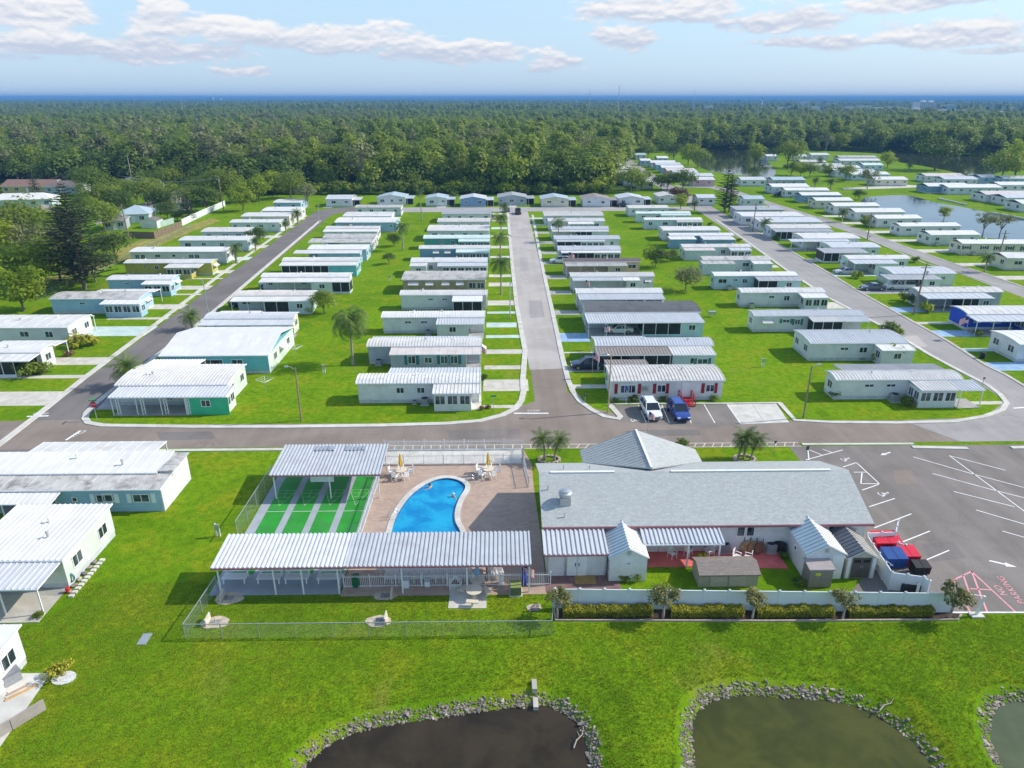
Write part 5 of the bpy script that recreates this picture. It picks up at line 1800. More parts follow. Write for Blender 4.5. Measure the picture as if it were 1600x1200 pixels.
def pavilion(label, x0, x1, y0, y1, zf, zb, post_xy, roofs, extra=None):
 t = thing('pavilion', (x0, y0, 0), label, 'pavilion')
 for (xa, xb, m) in roofs:
  mb = MB()
  add_roof(mb, xa - x0, xb - x0, [(0, zf), (y1 - y0, zb)], True, pitch=.335, rh=.075, rw=.13)
  mb.build('roof', [m, REDTRIM], t)
 for (x, y) in post_xy:
  z = zf + (zb - zf) * (y - y0) / (y1 - y0) - .1
  box_part('post', t, (x - x0 - .05, y - y0 - .05, .04), (x - x0 + .05, y - y0 + .05, round(z, 2)), TRIM)
 mb = MB()
 for y in (y0 + .3, y1 - .3):
  z = zf + (zb - zf) * (y - y0) / (y1 - y0) - .2
  mb.box((.1, y - y0 - .05, z - .12), (x1 - x0 - .1, y - y0 + .05, z))
 mb.build('beam', TRIM, t)
 return t

PVW = mat('roof_pavilion', (.66, .68, .70), .42, .06, 1.0, .4, dirt=(.45, .45, .45), dirt_amt=.3)
PVS = mat('roof_pavilion_grey', (.50, .52, .55), .42, .06, 1.0, .4, dirt=(.36, .36, .36), dirt_amt=.3)
pv = pavilion('long striped pavilion over benches and stacked chairs by the lawn', -21.5, 2.25, 43.95, 47.9, 2.75, 3.05,
    [(x, 44.3) for x in (-21.2, -17.1, -14.7 - .3, -12.3, -7.5, -2.6, 2.1)] + [(x, 47.5) for x in (-21.2, -16.5, -12.3, -7.5, -2.6, 2.1)],
    [(-21.5, -11.6, PVW), (-11.58, 2.25, PVS)])
a1, a2, a3 = P(420, 743, 2.7), P(594, 742, 2.7), P(598, 694, 2.9)
pv2 = pavilion('striped pavilion at the far end of the shuffleboard courts', a1.x, a2.x, a1.y, a3.y - .2, 2.7, 3.0,
    [(a1.x + .3, a1.y + .3), ((a1.x + a2.x) / 2 + .3, a1.y + .3), (a2.x - .3, a1.y + .3), (a1.x + .3, a3.y - .7), (a2.x - .3, a3.y - .7)], [(a1.x, a2.x, PVS)])
mb = MB()
n = 12
for k in range(n):
 if k in (5, 6):
  continue
 mb.box((3.2 + k * .42, 4.3, 2.98 + .05), (3.45 + k * .42, 5.2, 3.03 + .05))  # short blue-grey strips in a row near the far roof edge
mb.build('skylight_strip', mat('skylight', (.30, .34, .40), .3), pv2)
mb = MB()
mb.box((3.4, 1.2, 1.3), (5.6, 1.3, 2.1))
mb.build('score_board', TRIM, pv2)

# benches
def bench(loc, label, rz=0, mark=True):
 t = thing('bench', loc, label, 'bench', 'benches under the pavilion', rz)
 w = .95
 for k in range(4):
  box_part('seat_slat', t, (-w, -.35 + k * .2, .42), (w, -.17 + k * .2, .46), TRIM)
 for k in range(3):
  box_part('back_slat', t, (-w, .48, .55 + k * .17), (w, .52, .69 + k * .17), TRIM)
 for s in (-1, 1):
  mb = MB()
  mb.bar((s * .8, -.35, 0), (s * .8, -.25, .42), .09)
  mb.bar((s * .8, .55, 0), (s * .8, .45, 1.05), .09)
  mb.bar((s * .8, -.3, .40), (s * .8, .48, .40), .07)
  mb.build('leg', TRIM, t)
 return t

for px, wd in ((366, 'leftmost of four'), (420, 'second from left of four'), (463, 'third from left of four'), (514, 'rightmost of four')):
 p = P(px, 913)
 bench((p.x, p.y + .35, .04), 'white slatted bench under the striped pavilion, %s' % wd)

# chairs
def chair_meshes():
 seat, back, legs = MB(), MB(), MB()
 for k in range(5):
  seat.box((-.25, -.26 + k * .105, .40), (.25, -.17 + k * .105, .43))
 for k in range(4):
  back.box((-.24 + k * .13, .26, .43), (-.14 + k * .13, .29, .95))
 back.box((-.26, .255, .92), (.26, .295, .99))
 for s in (-1, 1):
  legs.bar((s * .25, -.25, 0), (s * .25, -.25, .64), .045)
  legs.bar((s * .25, .28, 0), (s * .25, .25, .64), .045)
  legs.box((s * .25 - .035, -.3, .64), (s * .25 + .035, .28, .67))
 return seat.mesh('seat', TRIM), back.mesh('backrest', TRIM), legs.mesh('frame', TRIM)

CHAIR = chair_meshes()

def chair(loc, rz, label, group):
 t = thing('chair', loc, label, 'chair', group, rz)
 for nm, me in zip(('seat', 'backrest', 'frame'), CHAIR):
  link(nm, me, t)
 return t

grp = 'white chairs lined up inside the picket fence'
for k in range(12):
 x = P(610 + k * 11.2, 897).x
 chair((x, 45.75, .03), 0, 'white slatted chair standing in the row behind the white picket fence', grp)
for px in (768, 781):
 chair((P(px, 897).x, 46.0, .03), .2, 'white chair beside tan cushion at the fence’s right part', 'chairs beside the tan cushion')
mb = MB()
mb.box((-5.9 - 4, 46.9, .74), (-1.5, 47.3, .80))
tb = thing('long_table', (-6.2, 46.6, .03), 'long white folding table behind the row of white chairs', 'table')
mb = MB()
mb.box((-3.6, -.32, .70), (3.6, .32, .75))
mb.build('tabletop', TRIM, tb)
for x in (-3.3, -1.2, 1.2, 3.3):
 mb = MB()
 mb.bar((x, -.28, 0), (x, -.28, .7), .05)
 mb.bar((x, .28, 0), (x, .28, .7), .05)
 mb.build('leg', TRIM, tb)

# picket pool fence
def picket_fence(label, pts, h=1.15, sp=.14, m=TRIM, cat='fence'):
 a0 = Vector((pts[0][0], pts[0][1], 0))
 t = thing('picket_fence', a0, label, cat)
 rails, pk = MB(), MB()
 for p, q in zip(pts, pts[1:]):
  p, q = Vector((p[0], p[1], 0)) - a0, Vector((q[0], q[1], 0)) - a0
  d = q - p
  n = int(d.length / sp)
  for z in (.12, h - .18):
   rails.bar(p + Vector((0, 0, z)), q + Vector((0, 0, z)), .035, .045)
  for k in range(n + 1):
   w_ = p + d * (k / n)
   pk.box((w_.x - .013, w_.y - .013, .04), (w_.x + .013, w_.y + .013, h))
  np_ = max(1, round(d.length / 2.1))
  for k in range(np_ + 1):
   w_ = p + d * (k / np_)
   box_part('post', t, (w_.x - .035, w_.y - .035, 0), (w_.x + .035, w_.y + .035, h + .08), m)
 rails.build('rail', m, t)
 pk.build('pickets', m, t)['kind'] = 'stuff'
 return t

picket_fence('white picket fence along the near side of the pool terrace', [P(538, 918), P(860, 914)])
picket_fence('white picket fence between shuffleboard courts and pool', [(-12.1, 47.9), (-12.0, 62.4)])
picket_fence('white picket fence along the far edge of pool terrace', [(-12.0, 64.75), (2.3, 64.75), (2.7, 60.0)], h=1.2)
picket_fence('white picket fence at the street side of the terrace walk', [(-12.4, 68.0), (2.5, 68.0), (2.4, 64.9)], h=1.2)

# chain link
def chain_link(label, pts, h=1.2, sp=.13, wr=.0022):
 a0 = Vector((pts[0][0], pts[0][1], 0))
 t = thing('chain_link_fence', a0, label, 'fence')
 wires, rl = MB(), MB()
 for si, (p, q) in enumerate(zip(pts, pts[1:])):
  p, q = Vector((p[0], p[1], 0)) - a0, Vector((q[0], q[1], 0)) - a0
  d = q - p
  Lg = d.length
  e = d.normalized()
  nrm = Vector((-e.y, e.x, 0)) * wr
  up = Vector((0, 0, h))
  n = int((Lg + h) / sp)
  for s in (1, -1):
   for k in range(n):
    x = k * sp - h
    xa, za, xb, zb = x, 0.0, x + h, h
    if xa < 0:
     za, xa = -xa, 0.0
    if xb > Lg:
     zb, xb = zb - (xb - Lg), Lg
    if zb - za < .02:
     continue
    if s < 0:
     xa, xb = Lg - xa, Lg - xb
    A = p + e * xa + Vector((0, 0, za + .03))
    B = p + e * xb + Vector((0, 0, zb + .03))
    w2 = Vector((0, 0, wr)) + e * (-wr * s)
    wires.poly([A - w2, A + w2, B + w2, B - w2])
    wires.poly([A - nrm, A + nrm, B + nrm, B - nrm])
  rl.bar(p + Vector((0, 0, h + .04)), q + Vector((0, 0, h + .04)), .05)
  np_ = max(1, round(Lg / 2.55))
  for k in range(0 if si == 0 else 1, np_ + 1):
   w_ = p + d * (k / np_)
   box_part('post', t, (w_.x - .03, w_.y - .03, 0), (w_.x + .03, w_.y + .03, h + .09), METAL)
 wires.build('mesh', METAL, t)['kind'] = 'stuff'
 rl.build('top_rail', METAL, t)
 return t

chain_link('low chain link fence enclosing the horseshoe lawn', [P(340, 922), P(290, 998), P(862, 992), P(864, 950)])
chain_link('tall chain link fence along the courts’ left side', [P(372, 842), P(428, 752)], h=1.7)

# yard corner behind the club: small pavers etc
slab('patio', G((704, 920), (760, 920), (760, 951), (700, 951)), 0, .05, CONC_LT)

def round_table(loc, label, umb_col, umb_name):
 t = thing('patio_table', loc, label, 'table')
 mb = MB()
 mb.lathe([(.10, 0), (.28, .03), (.05, .08), (.05, .68), (.58, .69), (.6, .72), (.02, .725)], 20)
 mb.build('tabletop', mat('table_cream', (.66, .58, .46), .5, .08), t)
 if umb_col:
  u = thing('parasol', (loc[0], loc[1], loc[2]), umb_name, 'parasol')
  mb = MB()
  mb.tube([(0, 0, .05), (0, 0, 2.5)], .025, 8)
  mb.build('pole', METAL, u)
  mb = MB()
  n = 12
  prof = [(.05, 2.48), (.13, 2.2), (.17, 1.7), (.20, 1.25), (.13, 1.1), (.06, 1.05)]
  rings = []
  for r_, z_ in prof:
   i = len(mb.v)
   for j in range(n):
    rr = r_ * (1 if j % 2 else .72)
    an = 2 * math.pi * j / n
    mb.v.append((rr * math.cos(an), rr * math.sin(an), z_))
   rings.append(i)
  for p, q in zip(rings, rings[1:]):
   for j in range(n):
    mb.f.append((p + j, q + j, q + (j + 1) % n, p + (j + 1) % n))
    mb.mi.append(0)
  mb.build('canopy', umb_col, u)
 return t

YEL = mat('parasol_yellow', (.72, .42, .02), .8, .1, 4)
BLU = mat('parasol_blue', (.22, .45, .66), .8, .1, 4)
p = P(627, 744)
round_table((p.x, p.y, .03), 'round cream table under the left yellow parasol', YEL, 'closed yellow parasol left of the pool’s far end')
for k, an in enumerate((0.4, 1.7, 3.0, 4.2, 5.3)):
 chair((p.x + .95 * math.cos(an), p.y + .95 * math.sin(an), .03), an - math.pi / 2, 'white chair drawn up to the table with left yellow parasol', 'chairs round the left pool table')
p = P(763, 742)
round_table((p.x, p.y, .03), 'round table under the right yellow parasol', YEL, 'closed yellow parasol right of the pool’s far end')
for k, an in enumerate((0.2, 1.5, 2.8, 4.0, 5.2)):
 chair((p.x + .95 * math.cos(an), p.y + .95 * math.sin(an), .03), an - math.pi / 2, 'white chair drawn up to the table with right yellow parasol', 'chairs round the right pool table')
p = P(746, 918)
round_table((p.x, p.y, .05), 'round cream table with closed blue parasol by picket fence', BLU, 'closed pale blue parasol on the small lawn patio')
p = P(741, 934)

def picnic(loc, label):
 t = thing('picnic_table', loc, label, 'table')
 cm = mat('table_cream', (.66, .58, .46))
 mb = MB()
 mb.lathe([(.25, 0), (.12, .1), (.12, .66), (.62, .67), (.64, .73), (.02, .735)], 20)
 mb.build('tabletop', cm, t)
 for k in range(3):
  an = .4 + k * 2.1
  x, y = 1.0 * math.cos(an), 1.0 * math.sin(an)
  mb = MB()
  tx, ty = -math.sin(an), math.cos(an)
  mb.prism([(x + tx * .45 - .18 * math.cos(an), y + ty * .45 - .18 * math.sin(an)), (x + tx * .45 + .18 * math.cos(an), y + ty * .45 + .18 * math.sin(an)), (x - tx * .45 + .18 * math.cos(an), y - ty * .45 + .18 * math.sin(an)), (x - tx * .45 - .18 * math.cos(an), y - ty * .45 - .18 * math.sin(an))], .38, .45)
  mb.box((x - .08, y - .08, 0), (x + .08, y + .08, .38))
  mb.build('bench', cm, t)

picnic((p.x, p.y, .05), 'round cream stone picnic table with curved benches on small patio')

# vegetation
def leaf_cloud(clumps, leaf, per, rng, flat=.5, droop=0.0):
 """many leaf-sized faces spread through clumps: list of (x, y, z, rx, ry, rz)"""
 V, Fc, T = [], [], []
 for (cx_, cy_, cz_, rx, ry, rz_) in clumps:
  tint = rng.random()
  for k in range(per):
   th = rng.uniform(0, 2 * math.pi)
   ph = math.acos(rng.uniform(-.75, 1))
   r = rng.uniform(.55, 1.08)
   nx_, ny_, nz_ = math.sin(ph) * math.cos(th), math.sin(ph) * math.sin(th), math.cos(ph)
   p = Vector((cx_ + rx * r * nx_, cy_ + ry * r * ny_, cz_ + rz_ * r * nz_))
   nrm = Vector((nx_ + rng.uniform(-.7, .7), ny_ + rng.uniform(-.7, .7), nz_ + flat + rng.uniform(-.5, .5))).normalized()
   t = nrm.cross(Vector((rng.uniform(-1, 1), rng.uniform(-1, 1), rng.uniform(-1, 1))))
   if t.length < 1e-3:
    continue
   t.normalize()
   bvec = nrm.cross(t)
   s = leaf * rng.uniform(.6, 1.3)
   i = len(V)
   V += [tuple(p - t * s), tuple(p - bvec * s * .55 + Vector((0, 0, -droop * s))), tuple(p + t * s), tuple(p + bvec * s * .55 + Vector((0, 0, -droop * s)))]
   Fc.append((i, i + 1, i + 2, i + 3))
   T.append(min(1, max(0, tint + rng.uniform(-.15, .15))))
 return V, Fc, T

def mesh_from(V, Fc, T, name, m):
 mb = MB()
 mb.v, mb.f, mb.mi, mb.tint = V, Fc, [0] * len(Fc), T
 return mb.mesh(name, m)

def tree_meshes(kind, seed, H, Wd, leafm, leaf=.42, nclump=26, per=34, trunk_h=.35, barkm=None, open_=1.0, limbs=6):
 """trunk with limbs + crown, both about the origin; H tall, Wd wide"""
 rng = random.Random(seed)
 cl = []
 zc = H * (trunk_h + (1 - trunk_h) * .52)
 rz_ = H * (1 - trunk_h) * .5
 for k in range(nclump):
  while True:
   x, y, z = rng.uniform(-1, 1), rng.uniform(-1, 1), rng.uniform(-1, 1)
   q = x * x + y * y + z * z
   if q < 1 and (q > .25 or rng.random() < .35):
    break
  if kind == 'oak':
   z = abs(z) * .9 - .35 if rng.random() < .8 else z
  elif kind == 'cone':
   f = 1 - (z + 1) / 2 * .8
   x, y = x * f, y * f
  cr = rng.uniform(.16, .30) * Wd * open_
  cl.append((x * Wd * .42, y * Wd * .42, zc + z * rz_ * .86, cr, cr, cr * rng.uniform(.55, .85)))
 V, Fc, T = leaf_cloud(cl, leaf, per, rng, .85)
 crown = mesh_from(V, Fc, T, 'crown', leafm)
 mb = MB()
 r0 = max(.08, H * .022)
 zt = H * trunk_h
 bend = (rng.uniform(-.03, .03) * H, rng.uniform(-.03, .03) * H)
 mb.tube([(0, 0, -.2), (bend[0] * .4, bend[1] * .4, zt * .5), (bend[0], bend[1], zt), (bend[0] * .6, bend[1] * .6, zt + rz_ * .9)], [r0 * 1.35, r0, r0 * .8, r0 * .3], 7)
 for k in range(limbs):
  c = cl[int(rng.random() * len(cl))]
  z0 = zt * rng.uniform(.6, 1.15)
  mb.tube([(bend[0] * .8, bend[1] * .8, z0), (c[0] * .5 + bend[0] * .4, c[1] * .5 + bend[1] * .4, (z0 + c[2]) / 2 + .1 * H * rng.random()), (c[0] * .9, c[1] * .9, c[2])], [r0 * .5, r0 * .35, r0 * .12], 5, cap=False)
 trunk = mb.mesh('trunk', barkm or BARK)
 return trunk, crown

def plant(name, tm, loc, label, cat='tree', group=None, sc=1.0, rz=None, parts=('trunk', 'crown')):
 t = thing(name, loc, label, cat, group, rz if rz is not None else RN.uniform(0, 6.28))
 t.scale = (sc, sc, sc) if not isinstance(sc, tuple) else sc
 for nm, me in zip(parts, tm):
  link(nm, me, t)
 return t

def palm_meshes(seed, H, fr=2.6, n=22, droop=1.0, lean=0.0, r=.16, leafm=None, dead=0):
 rng = random.Random(seed)
 mb = MB()
 pts = [(lean * H * (k / 5) ** 2, 0, H * k / 5 - (.1 if k == 0 else 0)) for k in range(6)]
 mb.tube(pts, [r * 1.4, r * 1.05, r, r * .95, r * .9, r * .8], 8)
 trunk = mb.mesh('trunk', BARK_PALE)
 V, Fc, T = [], [], []
 top = Vector(pts[-1])
 for k in range(n):
  az = 2 * math.pi * (k * .381966 + rng.uniform(-.03, .03))
  el = rad(75 - 105 * (k / n) ** .9 + rng.uniform(-8, 8))
  L = fr * rng.uniform(.85, 1.1)
  dirh = Vector((math.cos(az), math.sin(az), 0))
  p = top.copy()
  seg = 9
  prev = p.copy()
  tint = rng.uniform(.15, 1) if k < n - dead else 1.3
  for s in range(seg):
   e = el - droop * rad(95) * ((s + .5) / seg) ** 1.4
   d = dirh * math.cos(e) + Vector((0, 0, math.sin(e)))
   nxt = prev + d * (L / seg)
   side = d.cross(Vector((0, 0, 1)))
   if side.length < 1e-3:
    side = Vector((-dirh.y, dirh.x, 0))
   side.normalize()
   ll = L * .30 * math.sin(math.pi * (.12 + .86 * (s + .5) / seg)) + .05
   for sg in (-1, 1):
    for h in (0, .5):
     b0 = prev.lerp(nxt, h)
     b1 = prev.lerp(nxt, h + .34)
     tip = b0.lerp(b1, .5) + side * sg * ll + d * ll * .45 + Vector((0, 0, -ll * (.25 + .5 * droop * rng.random())))
     i = len(V)
     V += [tuple(b0), tuple(b1), tuple(tip)]
     Fc.append((i, i + 1, i + 2))
     T.append(min(1.3, max(0, tint + rng.uniform(-.12, .12))))
   prev = nxt
 crown = mesh_from(V, Fc, T, 'fronds', leafm or LEAF_PALM)
 return trunk, crown

def norfolk_meshes(seed, H, Wd, gaps=0.0):
 """tiered conifer: whorls of level branches with brushes of needles"""
 rng = random.Random(seed)
 mb = MB()
 mb.tube([(0, 0, -.2), (0, 0, H * .5), (0, 0, H)], [H * .02, H * .013, .03], 7)
 V, Fc, T = [], [], []
 tiers = int(H / .62)
 for t in range(tiers):
  f = t / tiers
  z = H * (.10 + .88 * f)
  R_ = Wd / 2 * min(1, (1 - f) * 1.5 + .05) * rng.uniform(.8, 1.1)
  nb = 7
  a0 = rng.uniform(0, 6.28)
  for b_ in range(nb):
   if rng.random() < gaps:
    continue
   an = a0 + 2 * math.pi * b_ / nb + rng.uniform(-.2, .2)
   d = Vector((math.cos(an), math.sin(an), rng.uniform(-.05, .22)))
   side = Vector((-d.y, d.x, 0))
   L = R_ * rng.uniform(.75, 1.1)
   mb.tube([(0, 0, z), tuple(Vector((0, 0, z)) + d * L)], [.045, .015], 4, cap=False)
   tint = rng.random()
   ns = max(3, int(L / .28))
   for s in range(ns):
    c = Vector((0, 0, z)) + d * L * ((s + .7) / ns)
    for q in range(4):
     l = rng.uniform(.22, .5) * min(1, L)
     v1 = (side * (1 if q % 2 else -1) * l + d * l * .7 + Vector((0, 0, rng.uniform(-.1, .3) * l)))
     w_ = d * .09 + Vector((0, 0, .09 * rng.uniform(-1, 1)))
     i = len(V)
     V += [tuple(c - w_), tuple(c + v1 - w_ * .3), tuple(c + v1 + w_ * .3), tuple(c + w_)]
     Fc.append((i, i + 1, i + 2, i + 3))
     T.append(min(1, max(0, tint + rng.uniform(-.2, .2))))
 return mb.mesh('trunk', BARK), mesh_from(V, Fc, T, 'crown', LEAF_PINE)

def bush_meshes(seed, Wd, H, leafm, leaf=.16, n=14, per=30):
 rng = random.Random(seed)
 cl = []
 for k in range(n):
  a_, r_ = rng.uniform(0, 6.28), math.sqrt(rng.random()) * .36 * Wd
  c = rng.uniform(.16, .26) * Wd
  cl.append((r_ * math.cos(a_), r_ * math.sin(a_), H * rng.uniform(.3, .68), c, c, min(c, H * .3)))
 V, Fc, T = leaf_cloud(cl, leaf, per, rng)
 st = MB()
 for k in range(5):
  c = cl[k]
  st.tube([(c[0] * .15, c[1] * .15, -.05), (c[0] * .8, c[1] * .8, c[2])], [.04, .015], 5, cap=False)
 return st.mesh('stem', BARK), mesh_from(V, Fc, T, 'foliage', leafm)

# palms
QUEEN = [palm_meshes(s, 6.2, 3.1, 20, 1.25) for s in (1, 2, 3)]
DATE = [palm_meshes(s, 2.4, 1.55, 26, .85, lean=l, r=.11) for s, l in ((4, .12), (5, -.16), (6, .02), (7, .2))]
CANARY = [palm_meshes(s, 3.6, 2.5, 30, .85, r=.26, dead=4) for s in (8, 9)]
DROOPY = palm_meshes(10, 6.6, 3.9, 28, 1.55, r=.17)

def palm_at(px, py, me, label, sc=1.0, group=None, name='palm_tree', rz=None):
 p = P(px, py)
 return plant(name, me, (p.x, p.y, 0), label, 'palm', group, sc, rz, parts=('trunk', 'fronds'))

g = 'palms along the left verge of the middle road'
for (px, py, sc, lab) in [(783, 460, 1.0, 'tall palm on the verge, nearest of those along the middle road'), (782, 410, .95, 'tall palm on the verge, second nearest along the middle road'), (783, 372, .9, 'palm on the verge, third nearest along the middle road'),
       (788, 345, .75, 'palm on the verge near the far end of the middle road')]:
 palm_at(px, py, QUEEN[int(px + py) % 3], lab, sc, g)
palm_at(552, 570, DROOPY, 'large drooping palm on the lawn behind the white and grey homes', 1.02)
palm_at(630, 391, QUEEN[1], 'tall palm on the lawn behind the turquoise homes', .95)
palm_at(659, 344, palm_meshes(21, 9.0, 2.2, 16, 1.1, lean=-.07), 'thin leaning palm near the back street', .95)
palm_at(872, 378, QUEEN[2], 'palm in the shaded front lawns right of the middle road', .85)
for px, py, k, lab in [(851, 718, 0, 'left of two leaning palms left of the cross gable'), (866, 720, 3, 'right, leaning one of two palms left of the cross gable')]:
 palm_at(px, py, DATE[k], lab, 1.02, 'palms in stone rings', rz=3.1 if k == 0 else -.2)
for px, py, k, sc in [(1153, 719, 1, .95), (1162, 717, 2, 1.1), (1173, 719, 3, .95)]:
 palm_at(px, py, DATE[k], {1: 'left', 2: 'middle', 3: 'right'}[k] + ' palm of the clump in the stone ring by the accessible parking', sc, 'palms in stone rings', rz=3.3 if k == 1 else .1)
for px, py in ((858, 719), (1163, 718)):
 p = P(px, py)
 t = thing('stone_ring', (p.x, p.y, 0), 'low ring of pale stones around the %s' % ('two leaning palms' if px < 900 else 'three palm clump'), 'planter')
 mb = MB()
 for k in range(16):
  a_ = k * math.pi / 8
  mb = MB()
  mb.box((-.16, -.12, 0), (.16, .12, .2))
  if k == 0:
   stone_me = mb.mesh('stone', mat('planter_stone', (.45, .36, .30), .8, .25, 5))
  link('stone', stone_me, t, (1.1 * math.cos(a_), .8 * math.sin(a_), 0), a_ + 1.57)
for px, py, k, sc, lab in [(301, 515, 0, 1.05, 'double palm by the left road beside grey bin'), (203, 604, 2, 1.25, 'broad low palm behind the green home’s carport')]:
 palm_at(px, py, palm_meshes(30 + k, 2.2, 2.2, 30, .8, r=.16), lab, sc)
for px, py, sc, lab in [(370, 412, 1.0, 'date palm on the verge of the left road, nearest one'), (400, 392, .72, 'small date palm left of the left road'), (466, 349, .9, 'date palm with yellowing fronds at the left road’s bend'), (447, 362, .65, 'short date palm before the pale green home')]:
 palm_at(px, py, CANARY[int(px) % 2], lab, sc)
for px, py, sc, lab in [(598, 316, .8, 'date palm before the grey-roofed far home'), (710, 318, .9, 'palm between two homes on the back street'), (1194, 366, .95, 'date palm right of the right-hand road'), (1315, 347, .9, 'slim palm by the lagoon road homes'),
      (1297, 297, 1.0, 'yellow-skirted palm at the lagoon’s end'), (1273, 293, .9, 'palm left of the yellow-skirted palm'), (1085, 330, .75, 'yellow palm at the corner of the right-hand road'), (128, 310, 1.2, 'palm with pale fronds among the left trees'),
      (1420, 268, 1.0, 'palm standing before the dark spreading oak'), (1280, 262, 1.2, 'tall palm on the peninsula')]:
 palm_at(px, py, CANARY[int(px) % 2], lab, sc)
palm_at(208, 292, palm_meshes(41, 14.0, 2.0, 18, 1.0, r=.18), 'very tall slim palm above the blue-roofed house', 1.0)

# named trees
def tree_at(px, py, me, label, sc=1.0, name='tree', cat='tree', group=None, parts=('trunk', 'crown')):
 p = P(px, py)
 return plant(name, me, (p.x, p.y, 0), label, cat, group, sc, parts=parts)

OAKS = [tree_meshes('oak', 50 + k, 9.5, 11.5, LEAF_OAK, .36, 34, 60, .28) for k in range(3)]
LIME = [tree_meshes('round', 60 + k, 8.5, 8.5, LEAF_LIME, .34, 30, 60, .2) for k in range(3)]
DARKT = [tree_meshes('oak', 70 + k, 8.5, 10.0, LEAF_DARK, .34, 32, 60, .18) for k in range(2)]
GREYT = [tree_meshes('oak', 80 + k, 9.0, 9.0, LEAF_GREY, .30, 24, 42, .3, open_=.8, limbs=12, barkm=BARK_PALE) for k in range(2)]
MYRT = [tree_meshes('oak', 90 + k, 2.7, 2.0, LEAF_MYRTLE, .085, 20, 60, .42, open_=.75, limbs=9, barkm=BARK_PALE) for k in range(3)]
tree_at(133, 452, norfolk_meshes(3, 21, 13.5), 'great dark tiered pine left of the left road', 1.0, 'pine_tree')
tree_at(118, 440, norfolk_meshes(5, 17, 9), 'second tiered pine close behind the great dark pine', .95, 'pine_tree')
tree_at(1132, 332, norfolk_meshes(4, 16.5, 7.2, .22), 'tall thin pine standing at the right road’s corner', 1.0, 'pine_tree')
tree_at(1139, 331, norfolk_meshes(6, 15.0, 6.0, .25), 'slightly shorter pine beside the tall thin pine', .9, 'pine_tree')
tree_at(60, 318, norfolk_meshes(8, 16, 4.0, .1), 'narrow pine with dense top before the yellow house', .95, 'pine_tree')
tree_at(38, 486, LIME[0], 'bright lime green oak at the left edge', .98)
tree_at(-22, 470, LIME[1], 'lime green tree cut by the left edge', .95)
for px, py, me, sc, lab in [(70, 420, GREYT[0], 1.15, 'grey-green open tree left of the great pine'), (18, 400, GREYT[1], 1.2, 'pale bare-limbed tree at left edge'), (105, 405, GREYT[1], 1.0, 'thin-leaved tree touching the great pine'), (30, 372, LIME[1], 1.0, 'yellow-green tree behind the pale bare-limbed tree'),
       (182, 406, DARKT[0], .85, 'rounded deep green tree right of the great pine'), (165, 400, DARKT[1], .7, 'dark shrubby tree close to the great pine'), (75, 350, LIME[2], .5, 'light green tree near the white houses'), (255, 330, DARKT[1], 1.0, 'dark spreading tree left of the brown roofed house'),
       (215, 318, DARKT[0], 1.0, 'dark tree between blue and grey roofed houses'), (180, 315, OAKS[1], .9, 'oak right of the tall palm by the blue-roofed house'), (296, 345, norfolk_meshes(9, 9, 5), 1.0, 'small green pine by the white yard wall'), (380, 330, LIME[2], 1.05, 'yellow-green round tree by the left utility pole'),
       (405, 315, LIME[0], 1.15, 'large yellow-green tree behind the utility pole'), (360, 318, OAKS[0], 1.1, 'dark oak left of the utility pole'), (482, 325, GREYT[0], .95, 'willowy tree at the left road’s bend'), (402, 381, DARKT[0], .55, 'small round leafy tree over the pale blue home'),
       (278, 345, DARKT[1], .35, 'round shrub before the white yard wall'), (22, 345, OAKS[2], .5, 'oak beside the white houses at far left'), (290, 285, OAKS[0], 1.0, 'oak by the far left road end'), (320, 300, DARKT[0], 1.0, 'dark conifer-like tree right of brown roof'),
       (340, 308, DARKT[1], 1.1, 'broad dark tree beside the left utility pole'), (20, 272, OAKS[1], 1.0, 'oak behind the yellow house'), (90, 268, OAKS[2], 1.1, 'spreading oak behind the orange roof'), (140, 268, OAKS[0], 1.0, 'oak behind the brown roofed bungalow'), (110, 275, GREYT[1], 1.0, 'bare-limbed tree between two suburban roofs'), (250, 280, OAKS[1], 1.1, 'oak above the blue-roofed house')]:
 tree_at(px, py, me, lab, sc)
for px, py, me, sc, lab in [(1071, 454, tree_meshes('round', 95, 4.6, 6.0, LEAF_GREY, .2, 26, 60, .34, limbs=10), 1.0, 'small domed tree on the lawn between the two right rows'), (1024, 417, DARKT[1], .58, 'dark bushy tree near the slate blue home'), (1048, 408, DARKT[0], .35, 'dark shrub right of the bushy dark tree'),
       (608, 413, tree_meshes('oak', 96, 2.6, 3.4, LEAF_DARK, .16, 16, 50, .35), 1.0, 'small dark tree alone on the middle lawn'), (507, 490, tree_meshes('oak', 97, 4.6, 4.6, LEAF_OAK, .17, 26, 70, .2), 1.0, 'green tree at the pale blue home’s lawn end'), (616, 385, DARKT[0], .42, 'dark tree before the leaning palm'),
       (545, 365, LIME[0], .32, 'bright green bush among white roofs'), (1290, 292, GREYT[0], .01, 'x x x x')][:-1]:
 tree_at(px, py, me, lab, sc)
